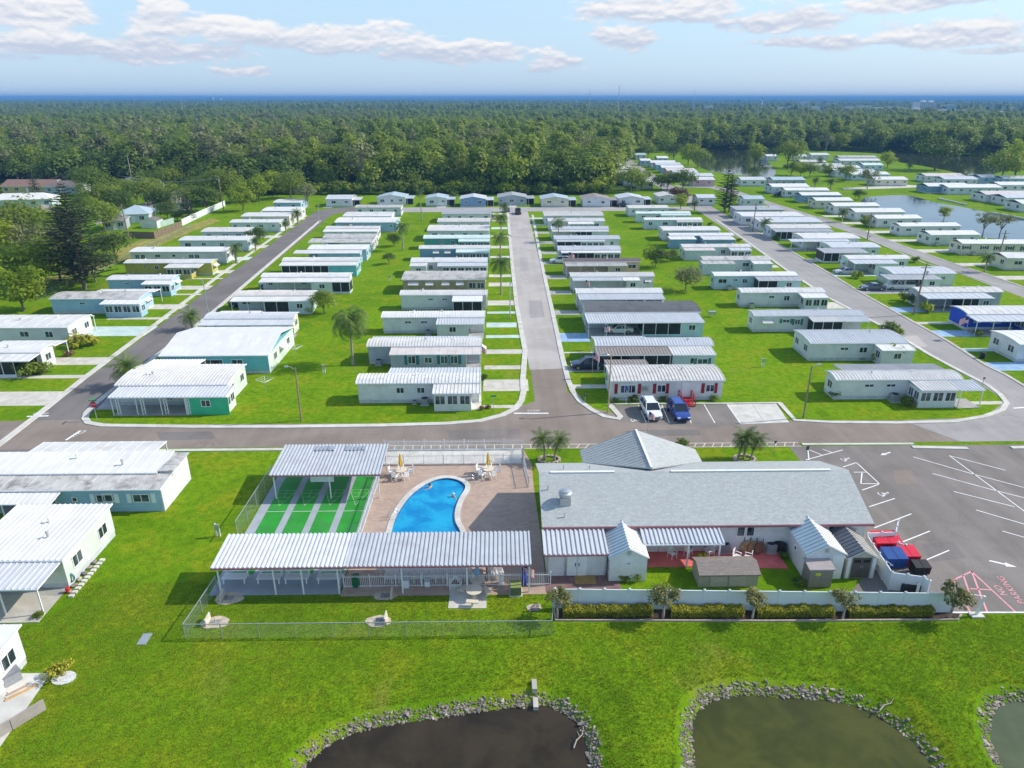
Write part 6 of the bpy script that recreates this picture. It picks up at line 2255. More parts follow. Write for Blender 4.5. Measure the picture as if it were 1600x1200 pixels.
for px, py, me, sc, lab in [(1355, 295, GREYT[1], .75, 'small bare-branched tree on the lagoon bank'), (1230, 262, OAKS[0], 1.15, 'big green oak on the peninsula’s left end'), (1180, 254, LIME[0], 1.0, 'lime green tree at the water on the peninsula tip'), (1460, 266, DARKT[0], 1.65, 'dark spreading oak by the river'),
       (1585, 282, LIME[2], 1.5, 'huge lime green tree at right edge'), (1562, 285, OAKS[2], 1.1, 'oak left of the huge lime tree'), (1386, 262, LIME[1], .75, 'yellow-green tree before the river homes'), (1310, 235, LIME[1], 1.1, 'yellow tree behind the peninsula homes'), (1290, 236, GREYT[0], 1.0, 'golden-green tree beyond the peninsula'),
       (1320, 283, OAKS[1], .6, 'green tree hiding the aqua peninsula home'), (1250, 276, LIME[2], .6, 'light green tree among the peninsula palms'), (1265, 277, OAKS[0], .55, 'bushy tree among the peninsula palms'), (1236, 274, DARKT[0], .6, 'dark bushes at peninsula’s middle'), (1290, 275, LIME[0], .55, 'lime shrub tree near yellow-skirted palm'),
       (1042, 296, DARKT[0], .62, 'left of the dark round bushes beside the far lane'), (1032, 297, DARKT[1], .6, 'dark round bush at the far lane’s foot'), (1066, 297, DARKT[1], .8, 'largest dark round tree by the far lane'), (1075, 258, LIME[2], 1.0, 'light green tree behind the far lane homes'), (1090, 262, OAKS[1], .8, 'oak at the water end of the far lane'),
       (972, 252, LIME[1], .8, 'yellow-orange tree at the far lane’s end'), (1012, 247, OAKS[2], .7, 'green tree beside the gabled far lane home'), (1052, 250, DARKT[0], .9, 'dark tree behind the aqua far lane home'), (1002, 297, LIME[0], .75, 'light green tree left of the cream end wall'), (985, 300, OAKS[0], .8, 'oak at the wood’s right corner'),
       (1350, 354, LIME[0], .3, 'small shrub over the lagoon wall'), (1475, 342, LIME[1], .35, 'round light shrub at the lagoon edge'), (1535, 368, GREYT[0], .55, 'left crown of the feathery lagoon trees'), (1562, 366, GREYT[1], .5, 'right crown of the feathery lagoon trees'), (1538, 425, DATE[2], 1.0, 'palm cluster by the cream home'),
       (1342, 312, DARKT[0], .35, 'dark shrub at the lagoon’s near corner'), (1055, 316, tree_meshes('round', 98, 4, 4, LEAF_RED, .3, 16, 40, .3), 1.0, 'russet tree before the white corner home'), (1066, 318, tree_meshes('round', 99, 4, 4, LEAF_RED, .3, 16, 40, .3), .9, 'second russet tree beside the white corner home'), (1063, 327, LIME[2], .45, 'lime bush by the mint home’s end')]:
 tree_at(px, py, me, lab, sc * 1.35)
# the thicket that fills the left edge between the named trees
THICKET = [(262, 341, 4, .6), (300, 331, 3, .8), (318, 323, 4, .75), (336, 314, 3, .9), (160, 334, 3, .9), (122, 347, 4, .75), (34, 352, 2, .7), (176, 326, 1, .8), (-10, 430, 1, 1.3), (55, 452, 0, 1.0), (95, 440, 3, .9), (150, 440, 4, .8), (-5, 392, 2, 1.2), (48, 392, 3, 1.1), (84, 378, 0, 1.0), (130, 372, 4, 1.0), (165, 362, 3, .75), (8, 366, 5, .6), (55, 356, 5, .5), (112, 352, 3, .55), (148, 346, 0, .8), (45, 425, 2, 1.0), (-30, 415, 0, 1.3), (20, 440, 4, .8),
         (190, 335, 4, .9), (232, 322, 3, .9), (262, 318, 0, .8), (140, 330, 4, .7), (325, 330, 4, .9), (345, 318, 3, 1.1), (312, 312, 4, .9), (270, 300, 3, .9), (232, 300, 4, .95), (148, 305, 3, 1.0), (130, 296, 4, 1.0), (365, 300, 0, 1.0), (392, 302, 4, 1.0), (430, 305, 1, 1.0), (455, 310, 3, .9), (-40, 380, 3, 1.2), (-60, 340, 4, 1.2), (200, 312, 0, .8), (325, 300, 3, .9)]
THK = {q: sorted(t_[0] for t_ in THICKET if t_[2] == q) for q in range(6)}
for k, (px, py, j, sc) in enumerate(THICKET):
 m_ = (LIME[0], LIME[1], GREYT[0], OAKS[0], DARKT[0], GREYT[1])[j]
 rank_ = THK[j].index(px)
 tree_at(px, py, m_, ('lime green tree', 'bright lime tree', 'grey-green open tree', 'mid green oak', 'dark leafy tree', 'pale limbed thin tree')[j] + ' in the left thicket, %s from the left edge' % ORD[rank_ + 1], sc * 1.15, group='trees of the left thicket, ' + ('lime', 'lime', 'grey-green', 'oak', 'dark', 'pale limbed')[j])
# crape myrtles on the white fence
for k, (px, py) in enumerate([(871, 966), (1036, 966), (1175, 967), (1316, 968), (1483, 966)]):
 tree_at(px, py, MYRT[k % 3], ['small myrtle at the white fence’s left end', 'small myrtle in the gap after the first hedge', 'small myrtle between second and third hedge', 'small myrtle between third and fourth hedge', 'reddish small myrtle at the white fence’s right end'][k], (1.0, 1.15, 1.0, 1.0, 1.15)[k], 'myrtle_tree', group='myrtles along the white fence')
# hedges
for k, (xa, xb) in enumerate([(879, 1020), (1046, 1162), (1180, 1303), (1322, 1458)]):
 a_, b_ = P(xa, 961), P(xb, 964)
 L_ = b_.x - a_.x
 t = thing('hedge', (a_.x, a_.y, 0), ['longest yellow-green clipped hedge at the white fence’s left', 'yellow-green clipped hedge, second along the white fence', 'yellow-green clipped hedge, third along the white fence', 'yellow-green clipped hedge nearest the car park'][k], 'hedge', 'clipped hedges before the white fence')
 rng = random.Random(k)
 V, Fc, T = [], [], []
 n = int(L_ * 1050)
 for q in range(n):
  x = rng.uniform(0, L_)
  f = rng.random()
  hh = .60 + .05 * math.sin(x * 7 + k) + .05 * math.sin(x * 2.3)
  if f < .55:
   y, z = rng.uniform(-.36, .36), hh + rng.uniform(-.1, .06)
  else:
   y, z = (-.36 if rng.random() < .7 else .36) + rng.uniform(-.05, .05), rng.uniform(.05, hh)
  nrm = Vector((rng.uniform(-1, 1), rng.uniform(-1, .6), rng.uniform(.1, 1))).normalized()
  tt = nrm.cross(Vector((rng.uniform(-1, 1), rng.uniform(-1, 1), .3))).normalized()
  bb = nrm.cross(tt)
  s = rng.uniform(.045, .085)
  p = Vector((x, y, z))
  i = len(V)
  V += [tuple(p - tt * s), tuple(p - bb * s * .6), tuple(p + tt * s), tuple(p + bb * s * .6)]
  Fc.append((i, i + 1, i + 2, i + 3))
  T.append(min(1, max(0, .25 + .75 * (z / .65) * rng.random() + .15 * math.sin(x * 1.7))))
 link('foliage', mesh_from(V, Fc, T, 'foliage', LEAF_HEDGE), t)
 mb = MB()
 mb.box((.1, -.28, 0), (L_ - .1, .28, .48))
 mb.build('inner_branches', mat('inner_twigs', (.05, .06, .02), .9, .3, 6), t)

# bushes near homes
BUSH = [bush_meshes(1, 2.2, 1.5, LEAF_OAK), bush_meshes(2, 2.2, 1.5, LEAF_LIME), bush_meshes(3, 2.2, 1.6, LEAF_DARK), bush_meshes(4, 2.2, 1.3, LEAF_RED), bush_meshes(5, 2.4, 1.4, LEAF_HEDGE)]
for px, py, k, sc, lab in [(1165, 632, 2, .01, ''), (42, 587, 0, 1.7, 'big glossy shrub at the porch of the left white home'), (70, 583, 0, 1.2, 'shrub right of the glossy porch shrub'), (125, 542, 4, 1.6, 'yellow croton bushes before the broad white home'), (140, 540, 4, 1.3, 'right part of the croton bushes'), (108, 556, 3, .7, 'reddish plants at the carport post'),
       (483, 489, 1, .95, 'yellow-green round shrub beside the lawn-end tree'), (728, 520, 0, .85, 'green shrub before the blank white porch'), (1389, 565, 0, 2.1, 'broad green shrub against the grey-roofed white home'), (1388, 521, 2, 1.3, 'dark round shrub by the right road lawn'), (1398, 522, 0, 1.2, 'green shrub right of the dark round shrub'),
       (1448, 487, 1, 1.3, 'pale green bush before the grey home'), (1413, 470, 2, 1.1, 'dark shrub at the grey home’s left end'), (1425, 475, 2, 1.2, 'second dark shrub by the utility pole'), (1338, 435, 1, 1.1, 'light green bush before the mint home'), (1527, 524, 0, .8, 'small bush at the royal blue carport'),
       (1303, 622, 2, .8, 'dark shrub at the nearest right home’s corner'), (1418, 634, 2, .9, 'fan-leaved plant beside glazed corner porch'), (975, 905, 0, .55, 'left leafy plant before the small white shed'), (991, 905, 0, .55, 'right leafy plant before the small white shed'), (1247, 915, 2, .55, 'dark shrub by the grey plastic cabinet'),
       (957, 600, 2, .75, 'dark shrub at the office’s left corner'), (962, 630, 2, .45, 'left low shrub along the office wall'), (989, 628, 2, .62, 'round clipped shrub left of the white car'), (1036, 627, 2, .55, 'round clipped shrub between the parked cars'), (1115, 626, 0, .6, 'round shrub right of the red steps'),
       (1066, 700, 2, .7, 'clipped cone shrub behind the cross gable'), (94, 1056, 4, .75, 'variegated round plant in the white gravel bed'), (753, 640, 3, .4, 'left dark round plant at sunroom corner'), (762, 638, 3, .38, 'right dark round plant at sunroom corner'), (757, 593, 2, .5, 'dark pot plant by the middle road home'),
       (1165, 473, 0, .35, 'x'), (1131, 440, 2, .6, 'dark shrub at the aqua home’s road end'), (1165, 414, 0, .7, 'x'), (1210, 430, 1, .8, 'shrub by the right road verge'), (1110, 352, 0, .8, 'shrub at pale blue home’s road end'), (1155, 377, 0, .7, 'low palm-like shrub by the slate blue home'), (1213, 375, 0, 1.1, 'shrub under the right row’s date palm'),
       (1285, 380, 2, 1.0, 'dark shrub at lime lawn'), (1428, 410, 2, 1.0, 'dark shrub at back of pale green home'), (1290, 318, 2, 1.4, 'dark round shrub before the cream lagoon home'), (1262, 312, 2, 1.3, 'dark shrub at slate blue lagoon home'), (655, 437, 3, .01, 'x'), (632, 438, 3, .5, 'reddish shrub at the tan home’s left end'), (329, 415, 0, .9, 'green shrub by the yellow home porch'), (60, 965, 0, .4, 'small plants on the carport patio edge')]:
 if len(lab.split()) < 4 or sc < .02:
  continue
 p = P(px, py)
 plant('shrub', BUSH[k], (p.x, p.y, 0), lab, 'shrub', None, sc, parts=('stem', 'foliage'))

# the woods
FV = []
for k in range(4):
 FV.append(tree_meshes('round', 200 + k, 11.5, 12.0, LEAF_OAK, .62, 26, 44, .10, limbs=4))
for k in range(2):
 FV.append(tree_meshes('cone', 210 + k, 14.0, 10, leaf_mat('leaves_cypress%d' % k, (.075, .14, .012), (.36, .43, .055), .45), .6, 26, 40, .10, barkm=BARK_PALE, limbs=4))
for k in range(2):
 FV.append(tree_meshes('oak', 220 + k, 10.5, 14, LEAF_DARK, .64, 28, 44, .12, limbs=5))
FV.append(tree_meshes('round', 230, 10.5, 11.5, leaf_mat('leaves_bright', (.12, .20, .012), (.40, .48, .055), .45), .6, 24, 40, .10, limbs=4))
FV.append(tree_meshes('oak', 231, 15, 9, LEAF_GREY, .55, 18, 30, .36, open_=.8, limbs=10, barkm=BARK_PALE))

BX = [-400, 0, 300, 335, 500, 950, 958, 1000, 1080, 1170, 1300, 1400, 1500, 1600, 2000]
BY = [287, 287, 294, 301, 301, 302, 262, 239.5, 236.3, 234, 234, 236, 243.2, 246, 252]

SUBURB = [(P(a_, b_).x, P(a_, b_).y, r_) for a_, b_, r_ in ((43, 302, 17), (96, 303, 12), (30, 325, 20), (188, 303, 12), (205, 295, 11), (92, 280, 10), (300, 300, 14), (315, 292, 12), (290, 290, 10))]

def in_wood(x, y):
 px, py = Q(x, y)
 if px < -420 or px > 2000:
  return False
 if py > np.interp(px, BX, BY):
  return False
 if px > 1070 and 160 < py < 187 and (x * 7.3 + y * 3.1) % 1 < .72:
  return False
 if px < 335 and py > 258:
  for hx, hy, r_ in SUBURB:
   if abs(x - hx) < r_ and -14 < y - hy < 13:
    return False
 return True

def pick(rng, x, y):
 """kinds drift across the woods: dark oaks at left front, brighter cypress behind"""
 s = math.sin(x * .011 + 1.3) + math.sin(y * .013 + x * .004) + rng.uniform(-1.1, 1.1)
 px = Q(x, y)[0]
 if y < 430 and px < 480:
  return rng.choice((6, 7, 0, 1, 6, 9, 7))
 if px > 1050 and y < 900:
  return rng.choice((0, 4, 5, 2, 6, 7, 1))
 if s > .9:
  return rng.choice((4, 5, 8, 4, 5))
 if s > -.2:
  return rng.choice((0, 1, 2, 3, 4, 5, 8))
 return rng.choice((6, 7, 0, 1, 2, 9, 3, 8))

pts = []
rng = random.Random(5)
for y0, y1, st, s_lo, s_hi in ((230, 620, 8.6, .62, 1.6), (620, 1500, 12.0, .85, 1.4), (1500, 3200, 23.0, 1.1, 1.8), (3200, 9000, 48, 1.3, 2.1)):
 y = y0
 while y < y1:
  half = y * .92 + 40
  x = -half
  while x < half:
   xx, yy = x + rng.uniform(-.45, .45) * st, y + rng.uniform(-.45, .45) * st
   if in_wood(xx, yy) and not (y0 > 1400 and rng.random() < .22):
    pts.append((xx, yy, rng.uniform(s_lo, s_hi), rng.uniform(0, 6.28), pick(rng, xx, yy)))
   x += st
  y += st
# the 290 that stand at the front of the woods are trees of their own
vis = sorted([p for p in pts if -60 < Q(p[0], p[1])[0] < 1660], key=lambda p: (p[0] ** 2 + p[1] ** 2))
front, seen = [], set()
for p in vis:
 if len(front) < 290:
  front.append(p)
  seen.add((p[0], p[1]))
LAB = {0: 'full green tree at the front of the woods', 4: 'slim light green tree at the front of the woods', 6: 'dark broad oak at the front of the woods', 8: 'bright yellow-green tree at the front of the woods', 9: 'pale-trunked open tree at the front of the woods'}
for (x, y, s, r_, k) in front:
 kk = 0 if k < 4 else 4 if k < 6 else 6 if k < 8 else k
 plant('forest_tree', FV[k], (x, y, 0), LAB[kk], 'tree', 'trees at the front of the woods: ' + LAB[kk].split(' at ')[0], s, r_)
rest = [p for p in pts if (p[0], p[1]) not in seen]

UNDER = [bush_meshes(240 + k, 7, 4.6, (LEAF_OAK, LEAF_DARK, LEAF_LIME)[k], .5, 16, 34) for k in range(3)]
for k in range(64):
 px = 330 + k * 10.2
 py = np.interp(px, BX, BY) + 1.6
 q = P(px + rng.uniform(-3, 3), py)
 plant('shrub', UNDER[rng.choice((0, 1, 0, 2))], (q.x, q.y + rng.uniform(-2, 2), 0), 'leafy undergrowth shrub along the front of the woods', 'shrub', 'undergrowth along the woods', rng.uniform(.7, 1.25), parts=('stem', 'foliage'))
srcs = []
for k, (tm, cm_) in enumerate(FV):
 src = None
 for o in C.objects:
  if o.data is cm_:
   src = o
   break
 if src is None:
  x, y = -40 + 12 * k, 300 + 3 * k
  t = plant('forest_tree', FV[k], (x, y, 0), LAB[0 if k < 4 else 4 if k < 6 else 6 if k < 8 else k], 'tree', None, 1.0, 0)
  src = [o for o in C.objects if o.data is cm_][0]
 srcs.append(src)
me = bpy.data.meshes.new('woods')
me.from_pydata([(p[0], p[1], 0) for p in rest], [], [])
for nm, ty, vals in (('sc', 'FLOAT', [p[2] for p in rest]), ('rz', 'FLOAT', [p[3] for p in rest]), ('vi', 'INT', [p[4] for p in rest])):
 at = me.attributes.new(nm, ty, 'POINT')
 at.data.foreach_set('value', vals)
woods = link('woods', me)
tag(woods, 'mass of woodland canopy stretching back to the horizon', 'woodland', None, 'stuff')

def scatter_group(name, srcs):
 ng = bpy.data.node_groups.new(name, 'GeometryNodeTree')
 ng.interface.new_socket(name='Geometry', in_out='INPUT', socket_type='NodeSocketGeometry')
 ng.interface.new_socket(name='Geometry', in_out='OUTPUT', socket_type='NodeSocketGeometry')
 N = ng.nodes
 gi, go = N.new('NodeGroupInput'), N.new('NodeGroupOutput')

 def attr(nm, ty):
  a_ = N.new('GeometryNodeInputNamedAttribute')
  a_.data_type = ty
  a_.inputs['Name'].default_value = nm
  return [o for o in a_.outputs if o.enabled and o.name == 'Attribute'][0]

 asc, arz, avi = attr('sc', 'FLOAT'), attr('rz', 'FLOAT'), attr('vi', 'INT')
 cxyz = N.new('ShaderNodeCombineXYZ')
 ng.links.new(arz, cxyz.inputs[2])
 jn = N.new('GeometryNodeJoinGeometry')
 for k, src in enumerate(srcs):
  oi = N.new('GeometryNodeObjectInfo')
  oi.transform_space = 'ORIGINAL'
  oi.inputs['Object'].default_value = src
  oi.inputs['As Instance'].default_value = True
  cmp_ = N.new('FunctionNodeCompare')
  cmp_.data_type = 'INT'
  cmp_.operation = 'EQUAL'
  ng.links.new(avi, cmp_.inputs[2])
  cmp_.inputs[3].default_value = k
  ip = N.new('GeometryNodeInstanceOnPoints')
  ng.links.new(gi.outputs[0], ip.inputs['Points'])
  ng.links.new(cmp_.outputs[0], ip.inputs['Selection'])
  ng.links.new(oi.outputs['Geometry'], ip.inputs['Instance'])
  ng.links.new(cxyz.outputs[0], ip.inputs['Rotation'])
  ng.links.new(asc, ip.inputs['Scale'])
  ng.links.new(ip.outputs[0], jn.inputs[0])
 ng.links.new(jn.outputs[0], go.inputs[0])
 return ng

woods.modifiers.new('scatter', 'NODES').node_group = scatter_group('woods', srcs)

# tufts standing in the near lawn
rng = random.Random(3)
TV, TF, TT = [], [], []
for k in range(9):
 a_, l_ = rng.uniform(0, 6.28), rng.uniform(.035, .075)
 d_ = Vector((math.cos(a_), math.sin(a_), 0))
 s_ = Vector((-d_.y, d_.x, 0)) * .012
 o_ = d_ * rng.uniform(0, .05)
 i = len(TV)
 TV += [tuple(o_ - s_), tuple(o_ + s_), tuple(o_ + d_ * l_ * .7 + Vector((0, 0, l_)))]
 TF.append((i, i + 1, i + 2))
 TT.append(rng.random())
tuft_me = mesh_from(TV, TF, TT, 'grass_tuft', leaf_mat('tuft_blades', (.14, .225, .006), (.33, .40, .016), .35))
t0 = link('grass_tuft', tuft_me, None, (-2.0, 36.5, 0))
tag(t0, 'single grass tuft in the near lawn', 'grass', None, 'stuff')
gx = np.random.RandomState(4)
px_, py_ = gx.uniform(-34, 48, 150000), gx.uniform(27.5, 46, 150000)
pz_ = ground_z(px_, py_)
keep = (pz_ > -.33)
for poly, pad_ in ((G((868, 950), (1500, 955), (1500, 972), (866, 972)), .1), (G((704, 918), (762, 918), (762, 952), (698, 952)), .1), (G((-40, 1050), (84, 1050), (6, 1168), (-60, 1250)), .1), (G((-60, 925), (160, 875), (112, 940), (60, 975), (-40, 980)), .1), ([(-22.3, 44.2), (3.6, 44.2), (3.6, 47), (-22.3, 47)], .1), ([(3.3, 43.9), (40, 43.9), (40, 47), (3.3, 47)], .05), ([(32.6, 41.1), (60, 41.1), (60, 47), (32.6, 47)], .05), (G((-60, 980), (25, 985), (20, 1060), (-60, 1100)), .1)):
 keep &= sdf(px_, py_, poly) > pad_
px_, py_, pz_ = px_[keep], py_[keep], pz_[keep]
me = bpy.data.meshes.new('grass_tufts')
me.from_pydata(list(zip(px_.tolist(), py_.tolist(), (pz_ - .01).tolist())), [], [])
for nm, ty, vals in (('sc', 'FLOAT', gx.uniform(.6, 1.35, len(px_))), ('rz', 'FLOAT', gx.uniform(0, 6.28, len(px_))), ('vi', 'INT', np.zeros(len(px_), int))):
 at = me.attributes.new(nm, ty, 'POINT')
 at.data.foreach_set('value', vals)
tf = link('grass_tufts', me)
tag(tf, 'short grass tufts standing all over the near lawn', 'grass', None, 'stuff')
tf.modifiers.new('scatter', 'NODES').node_group = scatter_group('grass_tufts', [t0])

# cars
def paint(name, col):
 m = mat('car_' + name, col, .25, .03, 1, .6)
 m.node_tree.nodes['Principled BSDF'].inputs['Coat Weight'].default_value = .7
 return m

CARP = {k: paint(k, v) for k, v in dict(white=(.78, .79, .80), blue=(.015, .05, .28), navy=(.012, .016, .07), grey=(.10, .12, .16), silver=(.45, .47, .50), black=(.02, .02, .022), red=(.5, .02, .03)).items()}
TYRE = mat('tyre', (.02, .02, .02), .8)
RIM = mat('rim', (.42, .43, .45), .3, .05, 1, .5, .8)
CARGLASS = mat('car_glass', (.018, .024, .032), .06, .05, 1, .7)
LAMPM = mat('head_lamp', (.75, .78, .80), .15)
TAILM = mat('tail_lamp', (.45, .02, .02), .2)

def car(p, rz, label, color, kind='suv', cat='car', name='parked_car'):
 t = thing(name, (p[0], p[1], .02), label, cat, 'parked cars', rz)
 L, Wd = (4.7, 1.86) if kind != 'pickup' else (5.6, 1.95)
 belt = {'suv': 1.02, 'sedan': .92, 'pickup': 1.1}[kind]
 top = {'suv': 1.68, 'sedan': 1.42, 'pickup': 1.85}[kind]
 st = [(-L / 2, .42, belt - .10, Wd * .40), (-L / 2 + .08, .30, belt - .02, Wd * .46), (-L / 2 + .6, .22, belt, Wd * .5), (0, .20, belt, Wd * .5), (L / 2 - 1.3, .22, belt - .04, Wd * .5), (L / 2 - .5, .24, belt - .14, Wd * .485), (L / 2 - .12, .30, belt - .26, Wd * .44), (L / 2, .40, belt - .38, Wd * .38)]
 mb = MB()
 rings = []
 for (x, zb, zs, w) in st:
  zm = (zb + zs) / 2
  prof = [(-w * .86, zb), (-w, zm - .05), (-w * .985, zs - .12), (-w * .90, zs), (0, zs + .025), (w * .90, zs), (w * .985, zs - .12), (w, zm - .05), (w * .86, zb)]
  i = len(mb.v)
  mb.v += [(x, y, z) for y, z in prof]
  rings.append(i)
 n = 9
 for a_, b_ in zip(rings, rings[1:]):
  for j in range(n):
   mb.f.append((a_ + j, b_ + j, b_ + (j + 1) % n, a_ + (j + 1) % n))
   mb.mi.append(0)
 mb.f.append(tuple(rings[0] + j for j in range(n)))
 mb.f.append(tuple(rings[-1] + j for j in reversed(range(n))))
 mb.mi += [0, 0]
 mb.build('body', CARP[color], t, smooth=False)
 if kind == 'suv':
  gx = [(-L / 2 + .15, -L / 2 + .62), (L / 2 - 1.25, L / 2 - 2.05)]
 elif kind == 'sedan':
  gx = [(-L / 2 + .75, -L / 2 + 1.45), (L / 2 - 1.35, L / 2 - 2.15)]
 else:
  gx = [(-.55, -.35), (L / 2 - 1.5, L / 2 - 2.2)]
 (xb0, xt0), (xb1, xt1) = gx
 wb, wt = Wd * .455, Wd * .37
 z0, z1 = belt - .02, top - .05
 B = [(xb0, -wb, z0), (xb1, -wb, z0), (xb1, wb, z0), (xb0, wb, z0)]
 Tp = [(xt0, -wt, z1), (xt1, -wt, z1), (xt1, wt, z1), (xt0, wt, z1)]
 mb = MB()
 for i in range(4):
  j = (i + 1) % 4
  mb.poly([B[i], B[j], Tp[j], Tp[i]])
 mb.poly(Tp)
 mb.build('windows', CARGLASS, t)
 mb = MB()
 for i in range(4):
  mb.bar(B[i], Tp[i], .09, .09)
 for s in (-1, 1):
  xm = (xb0 + xb1) / 2 - .1
  mb.bar((xm, s * wb * 1.005, z0), (xm, s * wt * 1.01, z1), .07, .05)
 ro = [(xt0 - .08, -wt - .03, z1), (xt1 + .1, -wt - .03, z1), (xt1 + .1, wt + .03, z1), (xt0 - .08, wt + .03, z1)]
 r2 = [(xt0 + .1, -wt * .8, top), (xt1 - .12, -wt * .8, top), (xt1 - .12, wt * .8, top), (xt0 + .1, wt * .8, top)]
 for i in range(4):
  j = (i + 1) % 4
  mb.poly([ro[i], ro[j], r2[j], r2[i]])
 mb.poly(r2)
 mb.build('roof', CARP[color], t)
 if kind == 'suv':
  for s in (-1, 1):
   mb = MB()
   mb.bar((xt0 + .2, s * wt * .9, top + .02), (xt1 - .2, s * wt * .9, top + .02), .04)
   mb.build('roof_rail', BLACK, t)
 if kind == 'pickup':
  mb = MB()
  mb.box((-L / 2 + .12, -Wd * .4, belt + .01), (-.7, Wd * .4, belt + .02))
  mb.build('load_bed', BLACK, t)
 for sx in (-L / 2 + .9, L / 2 - .95):
  for s in (-1, 1):
   wh = bpy.data.objects.new('wheel', WHEEL[0])
   C.objects.link(wh)
   wh.parent = t
   wh.location = (sx, s * (Wd / 2 - .10), .34)
   rm = link('rim', WHEEL[1], wh)
 for s in (-1, 1):
  mb = MB()
  mb.box((L / 2 - .2, s * Wd * .32 - .2, belt - .42), (L / 2 + .005, s * Wd * .32 + .14, belt - .27))
  mb.build('headlight', LAMPM, t)
  mb = MB()
  mb.box((-L / 2 - .01, s * Wd * .36 - .12, belt - .32), (-L / 2 + .12, s * Wd * .36 + .12, belt - .1))
  mb.build('taillight', TAILM, t)
  mb = MB()
  mb.box((xb1 - .45, s * (Wd / 2 + .08) - .09, belt), (xb1 - .3, s * (Wd / 2 + .08) + .09, belt + .16))
  mb.build('mirror', CARP[color], t)
 mb = MB()
 mb.box((L / 2 - .06, -.5, .45), (L / 2 + .012, .5, .62))
 mb.build('grille', BLACK, t)
 return t

def wheel_meshes():
 a_, b_ = MB(), MB()
 for s, (mb, r_, w) in enumerate(((a_, .345, .115), (b_, .23, .125))):
  mb.tube([(0, -w, 0), (0, w, 0)], [r_, r_], 16)
 return a_.mesh('wheel', TYRE), b_.mesh('rim', RIM)

WHEEL = wheel_meshes()
p = P(1018, 652)
car((p.x + .05, 76.9), rad(-87), 'white sport utility parked nose out before the office', 'white')
p = P(1060, 655)
car((p.x + .2, 76.5), rad(-86), 'blue sport utility parked beside the red steps', 'blue')
p = P(915, 577)
car((p.x + .3, p.y + .4), rad(180), 'navy station wagon on the drive behind the flag', 'navy')
p = P(1362, 453)
car((p.x, p.y), rad(180), 'dark grey car on the drive before the mint home', 'grey', 'sedan')
p = P(1407, 453)
car((p.x, p.y + .7), rad(180), 'white pickup under the grey carport of mint home', 'white', 'pickup', 'pickup truck')
p = P(1320, 428)
car((p.x, p.y), rad(180), 'silver sedan under the pale green home’s carport', 'silver', 'sedan')
p = P(875, 411)
car((p.x, p.y), rad(175), 'white car before the home with brown roof', 'white', 'suv')
p = P(966, 520)
car((p.x, p.y), rad(180), 'white sedan inside the aqua home’s carport', 'white', 'sedan')
p = P(962, 575)
car((p.x, p.y - .2), rad(180), 'black car in the shade of the striped brown carport', 'navy', 'suv')
p = P(380, 479)
car((p.x, p.y), rad(0), 'dark car in the pale blue home’s carport', 'navy', 'suv')
p = P(425, 450)
car((p.x, p.y), rad(0), 'dark car under the mint home’s carport', 'grey', 'sedan')
p = P(345, 518)
car((p.x, p.y), rad(0), 'dark blue car under the grooved-roofed carport', 'navy', 'suv')
p = P(20, 797)
car((p.x - .6, p.y + 1.6), rad(0), 'white van in the shaded carport at lower left', 'white', 'suv', 'van')
p = P(808, 334)
car((p.x + .3, p.y), rad(90), 'dark pickup parked at the far end of middle road', 'black', 'pickup', 'pickup truck')
p = P(798, 332)
car((p.x - 1.2, p.y + 2), rad(90), 'red car at the far end of middle road', 'grey', 'sedan')
p = P(975, 324)
car((p.x, p.y + 1), rad(0), 'dark car on back street by the brown-bay home', 'black', 'sedan')
p = P(1217, 306)
car((p.x, p.y), rad(180), 'dark van before the far lagoon road home', 'navy', 'suv')
p = P(1172, 284)
car((p.x, p.y), rad(180), 'blue car under the silver-roofed far home', 'navy', 'suv')
p = P(255, 293)
car((p.x, p.y), rad(200), 'white pickup parked at the far left road end', 'white', 'pickup', 'pickup truck')

# poles, flags, signs
def street_lamp(px, py, h, label, m=METAL, arm=(-1.0, .3)):
 p = P(px, py)
 t = thing('street_lamp', (p.x, p.y, 0), label, 'street lamp', 'street lamps')
 mb = MB()
 mb.tube([(0, 0, -.1), (0, 0, h)], [.11, .075], 8)
 mb.build('pole', m, t)
 mb = MB()
 mb.tube([(0, 0, h - .3), (arm[0] * .5, arm[1] * .5, h + .02), (arm[0], arm[1], h + .05)], .035, 6)
 mb.build('arm', METAL, t)
 mb = MB()
 mb.box((arm[0] - .28, arm[1] - .13, h - .06), (arm[0] + .12, arm[1] + .13, h + .10))
 mb.build('lamp_head', METAL, t)

street_lamp(471, 657, 6.6, 'wooden lamp post on the lawn beside the bright green home', POLEWOOD)
street_lamp(1255, 653, 6.6, 'wooden lamp post at the lawn corner by the parking pads', POLEWOOD, (1.0, .2))
street_lamp(950, 645, 7.4, 'yellowish lamp post at the office corner', mat('pole_yellowish', (.42, .35, .2), .8, .15, 2), (-.8, .2))
street_lamp(325, 487, 5.6, 'dark lamp post on the left road’s verge', METAL, (-.3, .1))
street_lamp(797, 498, 6.2, 'thin dark lamp post on the middle road’s left verge', METAL, (.2, .2))
street_lamp(500, 354, 6.0, 'thin lamp post at the far bend of the left road', METAL, (.3, .1))

def utility_pole(px, py, h, label, lean=0.0):
 p = P(px, py)
 t = thing('utility_pole', (p.x, p.y, 0), label, 'utility pole', 'utility poles')
 mb = MB()
 mb.tube([(0, 0, -.2), (lean * h, 0, h)], [.17, .11], 8)
 mb.build('pole', POLEWOOD, t)
 mb = MB()
 mb.bar((lean * h - .9, 0, h - .7), (lean * h + .9, 0, h - .7), .1)
 mb.build('cross_arm', POLEWOOD, t)
 mb = MB()
 mb.tube([(lean * h + .25, -.2, h - 2.0), (lean * h + .25, -.2, h - 1.2)], .2, 8)
 mb.build('transformer', METAL, t)
 return p

